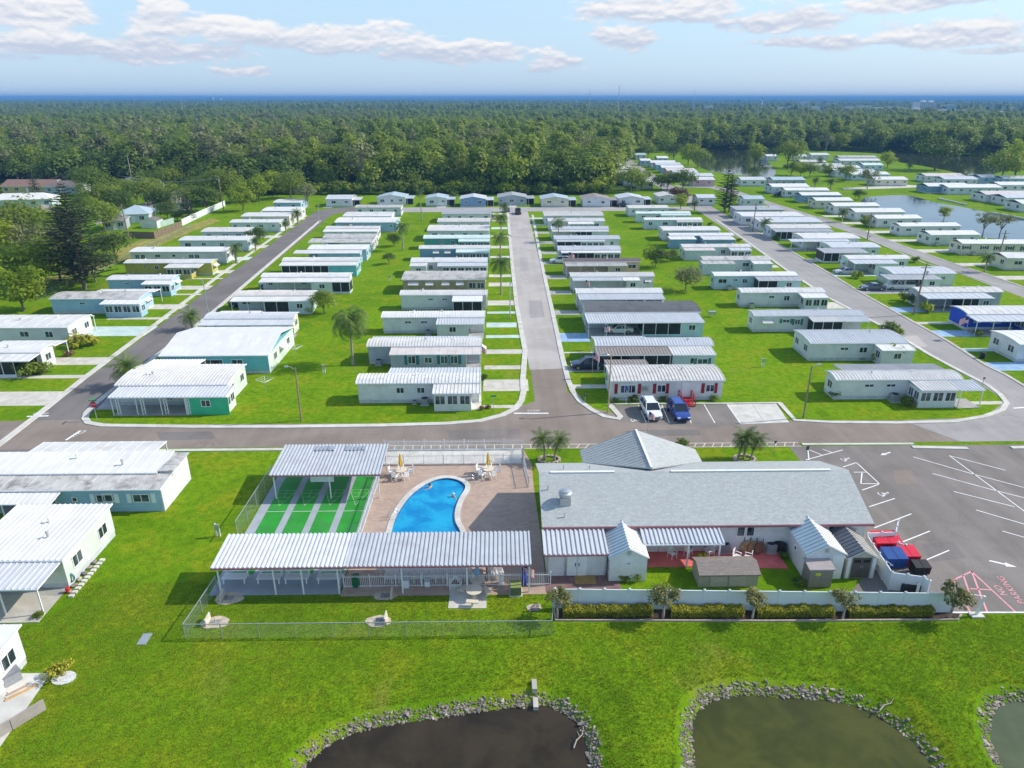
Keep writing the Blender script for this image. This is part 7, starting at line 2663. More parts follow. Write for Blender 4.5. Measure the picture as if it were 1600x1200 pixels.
pa = utility_pole(1427, 492, 9.0, 'leaning wooden utility pole on the right road’s lawn', .05)
pb = utility_pole(350, 330, 11.5, 'wooden utility pole among trees at left, wires running off', -.03)
utility_pole(205, 385, 10.5, 'dark wooden utility pole by the grey-roofed houses', -.04)
utility_pole(1556, 416, 8.0, 'utility pole beside the cream lagoon home', .03)
utility_pole(1355, 374, 7.0, 'thin utility pole on the lagoon road', 0)
utility_pole(1176, 362, 8.0, 'utility pole before the big-roofed right road homes', 0)
t = thing('power_lines', (pb.x, pb.y, 0), 'thin grey power lines slung from the left utility pole', 'cable')
for k in range(3):
 mb = MB()
 mb.tube([Vector((-.35 + (k - 1) * .8, 0, 10.8 - .1 * k)) + Vector((-34 * s, 6 * s, -1.5 * math.sin(math.pi * s))) for s in [q / 8 for q in range(9)]], .02, 4)
 mb.build('wire', METAL, t)

STRIPE_R = mat('flag_red', (.55, .04, .06), .8)
STRIPE_W = mat('flag_white', (.78, .77, .78), .8)
CANTON = mat('flag_blue', (.03, .05, .25), .8)

def flag(px, py, h, label, pole=True, sz=1.0, ang=-.3, zf=None):
 p = P(px, py)
 t = thing('flag', (p.x, p.y, 0), label, 'flag', 'flags on the park')
 if pole:
  mb = MB()
  mb.tube([(0, 0, 0), (0, 0, h)], [.035, .025], 6)
  mb.lathe([(.03, h), (.06, h + .05), (.02, h + .11)], 8)
  mb.build('pole', METAL, t)
 w, hh = 1.5 * sz, .9 * sz
 mb = MB()
 nx_, ny_ = 8, 13
 g_ = {}
 for i in range(nx_ + 1):
  for j in range(ny_ + 1):
   x = i / nx_
   sag = -.55 * hh * x * x
   g_[i, j] = (w * x * .62 * math.cos(ang), w * x * .62 * math.sin(ang) + .12 * math.sin(x * 7), h - .05 - hh + hh * j / ny_ + sag)
 for i in range(nx_):
  for j in range(ny_):
   m = 0 if j % 2 == 0 else 1
   if i < 3 and j >= 6:
    m = 2
   mb.poly([g_[i, j], g_[i + 1, j], g_[i + 1, j + 1], g_[i, j + 1]], m)
 mb.build('cloth', [STRIPE_R, STRIPE_W, CANTON], t)

flag(1012, 672, 2.3, 'striped flag hanging on the pole at the street before the white car', sz=.75)
flag(925, 590, 3.6, 'striped flag on the lawn pole before the navy station wagon')
flag(944, 545, 3.8, 'striped flag over the pale blue home’s carport', sz=.8)
flag(914, 463, 3.2, 'striped flag at the black roofed home’s neighbour, right of middle road', sz=.9)
flag(888, 419, 3.6, 'striped flag spread beside the brown roofed home', sz=1.4, ang=.1)
flag(872, 373, 3.6, 'striped flag before the row of dim porches', sz=1.6, ang=.1)
flag(768, 352, 3.2, 'striped flag at the far white home left of middle road', sz=1.3)
flag(752, 566, 2.4, 'striped flag at the grey home’s porch corner', sz=.9)
flag(1506, 531, 3.8, 'striped flag before the royal blue home', sz=1.2, ang=2.6)
flag(1562, 340, .01, 'x x x x') if False else None
flag(818, 917, 2.2, 'red, white and blue flag at the pavilion’s right end', sz=.9)

def post_sign(px, py, h, label, cols, name='road_sign', cat='sign', w=.5, hh=.5, poly=4):
 p = P(px, py)
 t = thing(name, (p.x, p.y, 0), label, cat)
 mb = MB()
 mb.tube([(0, 0, 0), (0, 0, h)], .035, 6)
 mb.build('pole', METAL, t)
 mb = MB()
 if poly == 8:
  for y, s in ((-.045, 1), (-.03, -1)):
   q = [(w * .54 * math.cos(rad(22.5 + 45 * k)), y, h - .35 + w * .54 * math.sin(rad(22.5 + 45 * k))) for k in range(8)]
   mb.poly(q if s > 0 else q[::-1])
 else:
  mb.box((-w / 2, -.05, h - hh), (w / 2, -.036, h))
 pl = mb.build('plate', cols, t)
 return t, p

SIGNG = mat('sign_green', (.02, .25, .12), .4)
t, p = post_sign(152, 657, 2.4, 'red stop sign with green street name blades at the left corner', mat('sign_red', (.55, .02, .04), .4), 'stop_sign', poly=8, w=.75)
def sign_text(txt, parent, loc, size, m):
 cu = bpy.data.curves.new('lettering', 'FONT')
 cu.body = txt
 cu.align_x = 'CENTER'
 cu.align_y = 'CENTER'
 cu.size = size
 o = bpy.data.objects.new('lettering', cu)
 C.objects.link(o)
 bpy.context.view_layer.update()
 me = bpy.data.meshes.new_from_object(o.evaluated_get(bpy.context.evaluated_depsgraph_get()))
 bpy.data.objects.remove(o)
 me.materials.clear()
 me.materials.append(m)
 ob = link('lettering', me, parent, loc)
 ob.rotation_euler = (math.pi / 2, 0, 0)
 return ob

pl = [c for c in C.objects if c.parent == t and c.name.startswith('plate')][0]
sign_text('STOP', pl, (0, -.052, 2.05), .26, STRIPE_W)
mb = MB()
mb.box((-.45, -.01, 2.45), (.45, .01, 2.62))
mb.box((-.01, -.45, 2.64), (.01, .45, 2.81))
mb.build('name_blade', SIGNG, t)
post_sign(771, 645, 2.3, 'green street name blade at the middle road corner', SIGNG, w=.7, hh=.2)
post_sign(978, 631, 2.3, 'blue and white parking sign before the office wall', mat('sign_blue', (.05, .12, .4), .4), w=.4, hh=.5)
post_sign(1258, 722, 1.9, 'dark post sign at the car park’s grass corner', DARKTRIM, w=.3, hh=.5)
post_sign(1209, 708, 1.5, 'short dark post on the strip of grass behind the club', DARKTRIM, w=.25, hh=.3)
post_sign(1534, 605, 1.4, 'dark letter box post at the far right corner', DARKTRIM, 'letter_box', 'letter box', w=.3, hh=.25)
post_sign(914, 630, 1.2, 'dark letter box by the office ramp', DARKTRIM, 'letter_box', 'letter box', w=.4, hh=.3)
post_sign(1358, 376, 1.3, 'dark letter box on the lagoon road', DARKTRIM, 'letter_box', 'letter box', w=.35, hh=.3)

# barrier post by the no parking area
p = P(1527, 962)
t = thing('barrier_post', (p.x, p.y, 0), 'white barrier post on concrete foot right of the hedge', 'post')
mb = MB()
mb.box((-.55, -.3, 0), (.35, .25, .14))
mb.build('base', CONC_LT, t)
mb = MB()
mb.bar((-.1, 0, .1), (.12, 0, 1.75), .14)
mb.bar((.12, 0, 1.72), (-1.0, .1, 1.86), .05)
mb.build('post', TRIM, t)

# rocks round the ponds
def rock_mesh(seed):
 rng = random.Random(seed)
 bm = bmesh.new()
 bmesh.ops.create_icosphere(bm, subdivisions=1, radius=1)
 for v_ in bm.verts:
  v_.co *= rng.uniform(.72, 1.2)
  v_.co.z *= .65
  v_.co.x *= 1.25
 me = bpy.data.meshes.new('stone')
 bm.to_mesh(me)
 bm.free()
 return me

ROCKS = []
for k in range(8):
 me = rock_mesh(300 + k)
 me.materials.append(mat('rock_%d' % (k % 4), [(.32, .27, .22), (.24, .205, .175), (.38, .33, .275), (.19, .17, .155)][k % 4], .9, .3, 3, .15, bump=.5, bscale=8))
 ROCKS.append(me)
rng = random.Random(77)
for nm, poly, cnt, lab in (('left', POND1, 300, 'pale rocks piled along the brown left pond’s bank'), ('mid', POND2, 300, 'pale rocks piled along the olive middle pond’s bank'), ('right', POND3, 110, 'pale rocks piled along the green right pond’s bank')):
 t = thing('rock_border', (0, 0, 0), lab, 'rocks')
 cx0 = sum(q[0] for q in poly) / len(poly)
 cy0 = sum(q[1] for q in poly) / len(poly)
 seg = []
 for i in range(len(poly)):
  a_, b_ = Vector(poly[i][:2]), Vector(poly[(i + 1) % len(poly)][:2])
  pxx, pyy = Q(a_.x, a_.y, PONDW)
  if -20 < pxx < 1640 and pyy < 1235:
   seg.append((a_, b_))
 tot = sum((b_ - a_).length for a_, b_ in seg)
 out = []
 for q in range(cnt * 5):
  s = rng.random() * tot
  for a_, b_ in seg:
   l = (b_ - a_).length
   if s < l:
    break
   s -= l
  c = a_.lerp(b_, s / l)
  nrm = Vector((b_.y - a_.y, a_.x - b_.x)).normalized()
  if (c - Vector((cx0, cy0))).dot(nrm) < 0:
   nrm = -nrm
  off_ = rng.uniform(-.10, .85) * rng.uniform(.5, 1)
  dens = .5 + .5 * math.sin(c.x * 1.1 + c.y * .7)
  if rng.random() > .55 + .5 * dens:
   continue
  x, y = c.x + nrm.x * off_, c.y + nrm.y * off_
  out.append((x, y, off_))
 small = MB()
 for q, (x, y, off_) in enumerate(out):
  z = float(ground_z(np.array([x]), np.array([y]))[0])
  s = rng.uniform(.045, .115) * (1.6 if rng.random() < .12 else 1)
  if q < cnt:
   o = link('stone', ROCKS[rng.randrange(8)], t, (x, y, z + s * .25), rng.uniform(0, 6.28))
   o.scale = (s * rng.uniform(.8, 1.5), s, s * rng.uniform(.6, 1.0))
  else:
   r_ = s * .7
   a_ = rng.uniform(0, 6.28)
   small.box((x - r_, y - r_ * .6, z - .02), (x + r_ * .9, y + r_ * .7, z + r_ * .9))
   for vi in range(8):
    vx, vy, vz = small.v[-8 + vi]
    dx, dy = (vx - x) * rng.uniform(.6, 1.1), (vy - y) * rng.uniform(.6, 1.1)
    small.v[-8 + vi] = (x + dx * math.cos(a_) - dy * math.sin(a_), y + dx * math.sin(a_) + dy * math.cos(a_), vz * 1.0 + rng.uniform(-.02, .02))
 if small.f:
  small.build('pebbles', ROCKS[1].materials[0], t)['kind'] = 'stuff'
# concrete outfall blocks
p = P(836, 1086, -.1)
t = thing('outfall', (p.x, p.y, 0), 'pale concrete outfall blocks leading down to the brown pond', 'blocks')
for k in range(3):
 mb = MB()
 mb.box((-.16, -.42, -.1), (.16, .42, .28))
 mb.build('block', CONC, t, loc=(.04 * k, -.95 * k + .9, float(ground_z(np.array([p.x]), np.array([p.y - .95 * k + .9]))[0]) - .02))
p = P(226, 999)
t = thing('drain_cover', (p.x, p.y, 0), 'grey concrete drain cover sunk in the near lawn', 'drain')
mb = MB()
mb.box((-.32, -.55, -.02), (.32, .55, .05))
mb.build('slab', METAL, t)

# driftwood branches on the bank
for k, (px, py, r_) in enumerate([(905, 1150, 1.0), (1385, 1105, .5)]):
 p = P(px, py, -.5)
 t = thing('driftwood', (p.x, p.y, max(PONDW, float(ground_z(np.array([p.x]), np.array([p.y]))[0])) + .1), ['bleached branch among the dark rocks of left pond', 'grey log on the rocks of olive pond', 'twisted dead root on the olive pond’s bank'][k], 'driftwood', rz=r_)
 mb = MB()
 mb.tube([(-.7, 0, 0), (-.2, .08, .1), (.3, -.04, .12), (.8, .1, .2)], [.05, .045, .035, .015], 6)
 mb.tube([(.1, 0, .1), (.3, .3, .25)], [.03, .01], 5)
 mb.build('limb', mat('driftwood', (.36, .31, .26), .9, .2, 4), t)

# limestone rings (tree stumps) on the fenced lawn
for k, (px, py, s) in enumerate([(358, 935, 1.25), (336, 973, 1.2), (602, 931, 1.0), (592, 971, 1.1), (834, 950, .7)]):
 p = P(px, py)
 t = thing('horseshoe_pit', (p.x, p.y, 0), ['sand pit with pale backboard by the pavilion’s left corner', 'sand pit with pale backboard at the fence’s left corner', 'sand pit with board right of the lawn’s middle, by pavilion', 'sand pit with board close to the near fence', 'small pale stone heap near the white fence'][k], 'sand pit')
 rng = random.Random(k)
 mb = MB()
 pts = [(s * (.75 + .2 * rng.random()) * math.cos(a_ * .524), s * (.5 + .12 * rng.random()) * math.sin(a_ * .524)) for a_ in range(12)]
 mb.prism(pts, 0, .05)
 mb.build('sand', mat('sand', (.52, .44, .34), .95, .2, 3, .1, dirt=(.35, .33, .3), dirt_amt=.5, dirt_scale=2), t)
 if k < 4:
  sx = -1 if k < 2 else 1
  mb = MB()
  mb.bar((sx * .55 * s, -.45, 0), (sx * .50 * s, .45, .05), .07, .55)
  mb.box((sx * .5 - .05, -.45, 0), (sx * .5 + .05, .45, .6))
  mb.build('backboard', mat('pale_board', (.60, .54, .46), .8, .15, 3), t)
  mb = MB()
  mb.tube([(0, 0, 0), (0, .02, .35)], .03, 6)
  mb.build('stake', METAL, t)
  mb = MB()
  mb.box((-.35, -.25, .052), (.35, .25, .07))
  mb.build('grey_mat', mat('grey_sand', (.27, .26, .25), .9, .2, 3), t)
 else:
  for q in range(6):
   o = link('stone', ROCKS[q % 4], t, (rng.uniform(-.4, .4), rng.uniform(-.3, .3), .1), q)
   o.scale = (.2, .17, .2)

# yard things
def simple(name, px, py, label, cat, builder, z=0.0, rz=0):
 p = P(px, py, z)
 t = thing(name, (p.x, p.y, z), label, cat, None, rz)
 builder(t)
 return t

def ac_unit(t, s=1.0, m=None):
 mb = MB()
 mb.box((-.42 * s, -.42 * s, .08), (.42 * s, .42 * s, .85 * s))
 mb.build('casing', m or mat('ac_grey', (.30, .31, .33), .5, .1), t)
 mb = MB()
 mb.lathe([(.34 * s, .851 * s), (.34 * s, .90 * s), (.02, .905 * s)], 14)
 mb.build('fan_grille', BLACK, t)
 mb = MB()
 mb.box((-.5 * s, -.5 * s, 0), (.5 * s, .5 * s, .08))
 mb.build('base_slab', CONC, t)

for px, py, s, lab in [(664, 632, 1.0, 'grey air conditioner by the striped-roof white home'), (648, 631, .55, 'small dark box left of the grey air conditioner'), (669, 523, .9, 'dark air conditioner at the blank white home'), (1397, 627, 1.15, 'wide grey air conditioner of nearest right home'), (1345, 562, 1.0, 'dark air conditioner behind the broad shrub'),
      (1131, 861, .95, 'round-topped air conditioner right of the striped awning'), (1203, 861, .95, 'round-topped air conditioner beside the black barrels'), (540, 572, 1.0, 'x'), (592, 570, .9, 'dark covered unit behind the grey home')]:
 if lab != 'x':
  simple('air_conditioner', px, py, lab, 'air conditioner', lambda t, s=s: ac_unit(t, s))

def barrel_(t, m=BLACK):
 mb = MB()
 mb.lathe([(.28, 0), (.33, .1), (.34, .5), (.33, .85), (.28, .9)], 14)
 mb.build('body', m, t)
 mb = MB()
 mb.lathe([(.30, .9), (.30, .95), (.05, .97)], 14)
 mb.build('lid', m, t)

simple('barrel', 1148, 857, 'bright blue barrel standing by the club wall', 'barrel', lambda t: barrel_(t, mat('blue_plastic', (.02, .14, .5), .4)))
simple('barrel', 1214, 861, 'black barrel right of the second air conditioner', 'barrel', barrel_)
simple('barrel', 1220, 864, 'black barrel touching the white shed', 'barrel', barrel_)
simple('waste_bin', 99, 806, 'dark covered grill by the blue-grey home’s wall', 'grill', lambda t: barrel_(t))
simple('waste_bin', 290, 521, 'dark wheeled bin by the double palm', 'bin', lambda t: barrel_(t, DARKTRIM))
simple('waste_bin', 1534, 560, 'dark wheeled bin on the shaded lawn at right', 'bin', lambda t: barrel_(t))
simple('waste_bin', 557, 915, 'dark green bin behind the picket fence', 'bin', lambda t: barrel_(t, mat('bin_green', (.02, .15, .05), .5)))

def wood_tables(t):
 for k in range(3):
  mb = MB()
  mb.lathe([(.55, -.03), (.55, .03)], 18)
  o = mb.build('tabletop', mat('plywood_%d' % k, [(.42, .27, .14), (.34, .2, .11), (.25, .12, .07)][k], .6, .2, 3), t, loc=(-.5 + .5 * k, -.1 * k, .55))
  o.rotation_euler = (rad(80), 0, rad(15 * k))
  mb = MB()
  for s in (-.3, .3):
   mb.bar((-.5 + .5 * k + s, .1 - .1 * k, .05), (-.5 + .5 * k + s * .8, .22 - .1 * k, 1.35), .05)
  mb.build('leg', WOOD, t)

simple('folded_tables', 1176, 863, 'brown folded round tables leaning on the club wall', 'tables', wood_tables)

def yellow_bin(t):
 mb = MB()
 mb.box((-.3, -.25, .0), (.3, .25, .45))
 mb.bar((-.25, .0, .45), (.2, .1, .8), .06)
 mb.build('body', mat('mop_yellow', (.62, .42, .04), .5), t)
 mb = MB()
 mb.tube([(.1, .1, .3), (.3, .35, 1.3)], .02, 6)
 mb.build('handle', WOOD, t)

simple('mop_bucket', 1015, 852, 'yellow mop bucket at the red patio’s left corner', 'bucket', yellow_bin, z=.06)
p = P(1090, 862)
t = thing('patio_set', (p.x, p.y + .3, .06), 'dark patio table under the striped awning', 'table')
mb = MB()
mb.box((-.7, -.45, .68), (.7, .45, .73))
mb.build('tabletop', DARKTRIM, t)
mb = MB()
for sx in (-.6, .6):
 for sy in (-.38, .38):
  mb.bar((sx, sy, 0), (sx, sy, .68), .05)
mb.build('leg', DARKTRIM, t)
for k, (dx, dy, rz) in enumerate([(-1.1, 0, 1.6), (1.1, .1, -1.5), (0, .8, 3.1)]):
 chair((p.x + dx, p.y + .3 + dy, .06), rz, 'chair at the dark table under the striped awning', 'chairs under the striped awning')
mb = MB()
p = P(899, 903)
t = thing('plywood_ramp', (p.x, p.y - .35, .05), 'orange brown plywood ramp before the store doors', 'ramp')
mb.prism([(-.1, -.5), (1.55, -.5), (1.55, .55), (-.1, .55)], .0, .05)
mb.build('board', mat('plywood_ramp', (.36, .22, .07), .7, .15, 1.5), t)
p = P(862, 886)
t = thing('grill', (p.x, p.y, .03), 'black grill by the store wall’s left corner', 'grill')
barrel_(t)

for k, (px, py, rz) in enumerate([(1050, 872, .5), (1075, 868, 2.4), (1108, 870, -1.2), (1150, 876, .9), (1168, 878, -2.0)]):
 q = P(px, py)
 chair((q.x, q.y, .06), rz, 'loose white chair standing on the red patio', 'loose chairs on the red patio')
for k, (px, py, lab) in enumerate([(1022, 857, 'green plant pot left on the red patio'), (1096, 873, 'green plant pot by the middle awning post'), (1222, 872, 'green plant pot by the larger white shed')]):
 q = P(px, py)
 plant('pot_plant', BUSH[k % 3], (q.x, q.y, .06), lab, 'plant', None, .4, parts=('stem', 'foliage'))

# dumpsters
def dumpster(p, rz, label, body, lid, w=1.9, d=1.3, h=1.25):
 t = thing('dumpster', (p[0], p[1], 0), label, 'dumpster', None, rz)
 mb = MB()
 v = [(-w / 2, -d / 2 * .8, .1), (w / 2, -d / 2 * .8, .1), (w / 2, d / 2, .1), (-w / 2, d / 2, .1), (-w / 2, -d / 2, h * .85), (w / 2, -d / 2, h * .85), (w / 2, d / 2, h), (-w / 2, d / 2, h)]
 i = len(mb.v)
 mb.v += v
 for q in ((0, 3, 2, 1), (4, 5, 6, 7), (0, 1, 5, 4), (1, 2, 6, 5), (2, 3, 7, 6), (3, 0, 4, 7)):
  mb.f.append(tuple(i + k for k in q))
  mb.mi.append(0)
 for x in (-w * .3, 0, w * .3):
  mb.box((x - .04, -d / 2 - .03, .3), (x + .04, -d / 2 * .9, h * .8))
 mb.build('bin', body, t)
 for s in (-1, 1):
  mb = MB()
  slope(mb, [(s * w / 4 - w / 4 + .02, -d / 2 - .05, h * .87), (s * w / 4 + w / 4 - .02, -d / 2 - .05, h * .87), (s * w / 4 + w / 4 - .02, d / 2 + .03, h + .04), (s * w / 4 - w / 4 + .02, d / 2 + .03, h + .04)], .04)
  mb.build('lid', [lid, lid], t)
 for s in (-1, 1):
  mb = MB()
  mb.box((s * (w / 2 + .06) - .06, -.2, .55), (s * (w / 2 + .06) + .06, .25, .7))
  mb.build('fork_pocket', body, t)

DRED, DBLUE = mat('dumpster_red', (.62, .02, .05), .45, .1), mat('dumpster_blue', (.02, .07, .26), .45, .1)
p = P(1391, 872)
dumpster((p.x + .1, p.y + 1.3), 0, 'red lidded dumpster at the rear of the white bin enclosure', DRED, DRED, 2.2, 1.5)
p = P(1399, 890)
dumpster((p.x, p.y + .6), 0, 'dark blue dumpster in front of the red lidded one', DBLUE, DBLUE, 1.7, 1.3)
p = P(1425, 889)
dumpster((p.x - .1, p.y + .8), 0, 'red dumpster right of the dark blue one', DRED, DRED, 1.5, 1.2)
p = P(1441, 899)
dumpster((p.x - .1, p.y + .3), 0, 'black bin in the enclosure’s near right corner', BLACK, BLACK, 1.3, .8, .95)
p = P(1421, 921)
t = thing('black_crate', (p.x, p.y - .3, 0), 'black box with white leaning board outside the bin fence', 'box')
mb = MB()
mb.box((-.85, -.3, 0), (.85, .3, .75))
mb.build('body', BLACK, t)
mb = MB()
mb.bar((.15, -.4, 0), (.18, -.34, 1.1), .22, .05)
mb.build('board', TRIM, t)
t = thing('ladder', (P(1371, 905).x, P(1371, 905).y + .4, 0), 'metal ladders and planks leaning by the beige shed', 'ladder')
for k in range(4):
 mb = MB()
 x = -.1 + k * .22
 for s in (-.18, .18):
  mb.bar((x + s, 3.4, .4 + .1 * k), (x + s + .5, 0, .5 + .15 * k), .05)
 for q in range(9):
  y = .2 + .38 * q
  f = y / 3.4
  mb.bar((x - .18 + .5 * (1 - f), y, .48 + .12 * k), (x + .18 + .5 * (1 - f), y, .48 + .12 * k), .03)
 mb.build('ladder_section', METAL, t)
for px, py, w, h, lab in [(635, 917, .45, .75, 'white utility box before the picket fence'), (668, 915, .4, .5, 'second, lower white box before the picket fence'), (783, 912, .35, .85, 'slim white pedestal right of the lawn patio')]:
 simple('utility_box', px, py, lab, 'utility box', lambda t, w=w, h=h: (box_part('casing', t, (-w / 2, -w / 2, 0), (w / 2, w / 2, h), TRIM), box_part('lid', t, (-w / 2 - .03, -w / 2 - .03, h + .002), (w / 2 + .03, w / 2 + .03, h + .06), METAL)))
simple('transformer_box', 806, 931, 'olive green transformer box on pale pad', 'utility box', lambda t: (box_part('casing', t, (-.42, -.05, .06), (.42, .85, .8), mat('olive_box', (.24, .30, .10), .5, .08)), box_part('pad', t, (-.5, -.15, 0), (.5, .95, .06), CONC_LT), box_part('front_door', t, (-.38, -.08, .1), (.38, -.052, .74), mat('olive_dark', (.13, .15, .08), .5))))

def pvc_frame(t):
 mb = MB()
 for a_, b_ in [((-.45, 0, 0), (-.45, 0, 1.1)), ((.45, 0, 0), (.45, 0, 1.1)), ((-.45, 0, 1.1), (.45, 0, 1.1)), ((-.45, 0, .55), (.45, 0, .55)), ((-.45, 0, .55), (0, 0, 1.45)), ((.45, 0, .55), (0, 0, 1.45)), ((-.45, .4, 0), (-.45, 0, .5)), ((.45, .4, 0), (.45, 0, .5))]:
  mb.bar(a_, b_, .05)
 mb.build('frame', TRIM, t)
 mb = MB()
 mb.box((-.4, .02, .05), (.4, .06, .5))
 mb.build('panel', CONC, t)

simple('pipe_frame', 712, 923, 'white pipe rack beside the small lawn patio', 'rack', pvc_frame)
simple('tan_cushion', 765, 901, 'tan cushion lounge chair behind the picket fence', 'lounger', lambda t: (box_part('seat', t, (-.3, -.4, .3), (.3, .4, .42), mat('tan_fabric', (.5, .36, .24), .9)), box_part('backrest', t, (-.3, .35, .42), (.3, .47, 1.0), mat('tan_fabric', (.5, .36, .24))), box_part('leg', t, (-.28, -.36, 0), (.28, .36, .29), METAL)), z=.03)

def blue_cover(t):
 mb = MB()
 mb.lathe([(.18, 0), (.22, .3), (.17, 1.2), (.2, 1.5), (.1, 1.9), (.02, 2.0)], 9)
 mb.build('fabric', mat('blue_cover', (.03, .08, .45), .8, .2, 4), t)

simple('covered_parasol', 819, 914, 'dark blue furled parasol at the pavilion’s right end', 'parasol', blue_cover)
for px, py, lab in [(339, 838, 'pair of slim grey posts with box on the near left lawn'), (1190, 573, 'small meter pedestal on right lawn'), (505, 583, 'meter pedestal near the drooping palm'), (608, 439, 'pale pedestal on middle lawn'), (1255, 543, 'x')]:
 if lab == 'x':
  continue
 simple('meter_pedestal', px, py, lab, 'utility box', lambda t: (box_part('post', t, (-.05, -.05, 0), (.05, .05, 1.3), TRIM), box_part('post', t, (.25, -.05, 0), (.33, .05, .8), TRIM), box_part('meter_box', t, (-.04, -.16, .7), (.36, -.06, 1.25), METAL)))

def clothes_dryer(t):
 mb = MB()
 mb.tube([(0, 0, 0), (0, 0, 1.5)], .03, 6)
 mb.build('pole', METAL, t)
 mb = MB()
 for k in range(4):
  a_ = k * math.pi / 2 + .3
  mb.tube([(0, 0, 1.2), (1.1 * math.cos(a_), 1.1 * math.sin(a_), 1.75)], .02, 5)
  b_ = a_ + math.pi / 2
  for f in (.5, .75, 1.0):
   mb.tube([(1.1 * f * math.cos(a_), 1.1 * f * math.sin(a_), 1.2 + .55 * f), (1.1 * f * math.cos(b_), 1.1 * f * math.sin(b_), 1.2 + .55 * f)], .012, 4)
 mb.build('line_frame', TRIM, t)

simple('rotary_dryer', 416, 612, 'umbrella clothes dryer on the lawn by the turquoise home', 'clothes dryer', clothes_dryer)
simple('rotary_dryer', 463, 559, 'clothes dryer at the turquoise home’s far end', 'clothes dryer', clothes_dryer)

def bbq(t):
 mb = MB()
 mb.box((-.6, -.3, .5), (.6, .3, 1.0))
 mb.build('body', METAL, t)
 mb = MB()
 for sx in (-.5, .5):
  for sy in (-.25, .25):
   mb.bar((sx, sy, 0), (sx, sy, .5), .05)
 mb.build('leg', METAL, t)

simple('garden_cart', 1112, 495, 'small white framed cart on the right lawn', 'cart', bbq)
simple('side_table', 138, 803, 'white stepped stand by the blue-grey home', 'stand', lambda t: (box_part('tabletop', t, (-.35, -.25, .8), (.35, .25, .85), TRIM), box_part('leg', t, (-.33, -.22, 0), (-.27, .22, .8), TRIM), box_part('leg', t, (.27, -.22, 0), (.33, .22, .8), TRIM)))

def hose(t):
 mb = MB()
 n = 18
 for k in range(4):
  mb.tube([(.42 * math.cos(2 * math.pi * q / n), -.05 * k, .62 + .42 * math.sin(2 * math.pi * q / n)) for q in range(n + 1)], .03, 5, cap=False)
 mb.build('coil', mat('hose_green', (.02, .16, .15), .5), t)
 mb = MB()
 mb.bar((0, .1, 0), (0, .1, 1.0), .06)
 mb.build('stand', METAL, t)

simple('garden_hose', 163, 804, 'green hose coil against the blue-grey home', 'hose', hose)
simple('garden_hose', 111, 912, 'green hose coil hanging at the white home’s end wall', 'hose', hose)

def deckbox(t):
 box_part('body', t, (-.7, -.35, .1), (.7, .35, .75), mat('deckbox_grey', (.30, .31, .33), .5))
 box_part('lid', t, (-.73, -.38, .752), (.73, .38, .85), mat('deckbox_lid', (.22, .23, .25), .5))

simple('deck_box', 14, 1068, 'grey deck box on the pale patio at lower left', 'box', deckbox, rz=.9)
p = P(20, 1140)
t = thing('low_wall', (p.x, p.y, .03), 'grey brown low panel wall on the patio edge', 'wall', None, .95)
for k in range(2):
 box_part('panel', t, (-1.9 + k * 1.9, -.08, 0), (-.04 + k * 1.9, .08, .75), mat('wall_taupe', (.36, .32, .29), .8, .1))
p = P(32, 1080)
t = thing('wood_planks', (p.x, p.y, .03), 'orange and pale planks lying on the patio', 'planks', None, .8)
for k, c in enumerate([(.6, .35, .12), (.6, .56, .5), (.45, .3, .2), (.65, .6, .55)]):
 box_part('plank', t, (-.9 + .1 * k, -.3 + .2 * k, 0), (.9 - .2 * k, -.16 + .2 * k, .06), mat('plank_%d' % k, c, .7))
p = P(100, 1060)
t = thing('gravel_bed', (p.x, p.y, 0), 'white edged round gravel bed on the near left lawn', 'bed')
mb = MB()
mb.prism([(.75 * math.cos(k * .4488), .6 * math.sin(k * .4488)) for k in range(14)], 0, .06)
mb.build('gravel', mat('white_gravel', (.6, .6, .6), .9, .25, 10), t)
# white bricks along the end wall of N2
t = thing('garden_edging', (P(112, 932).x, P(112, 932).y, 0), 'row of pale blocks edging the bed by white end wall', 'edging')
e0, e1 = P(112, 934), P(160, 878)
for k in range(11):
 q = e0.lerp(e1, k / 10) - e0
 box_part('block', t, (q.x - .18, q.y - .15, 0), (q.x + .18, q.y + .15, .14), CONC_LT)
for k in range(6):
 q = e0.lerp(e1, (k + .5) / 6) - e0
 o = link('stone', ROCKS[k % 8], t, (q.x - .45, q.y + .1, .12), k)
 o.scale = (.25, .2, .2)
simple('mushroom_ornament', 107, 926, 'red garden ornament at the white home’s corner', 'ornament', lambda t: (barrel_(t, REDPAINT), setattr(t, 'scale', (.5, .5, .5))))

# swimmers
SKIN = mat('skin', (.52, .33, .25), .5, .08)

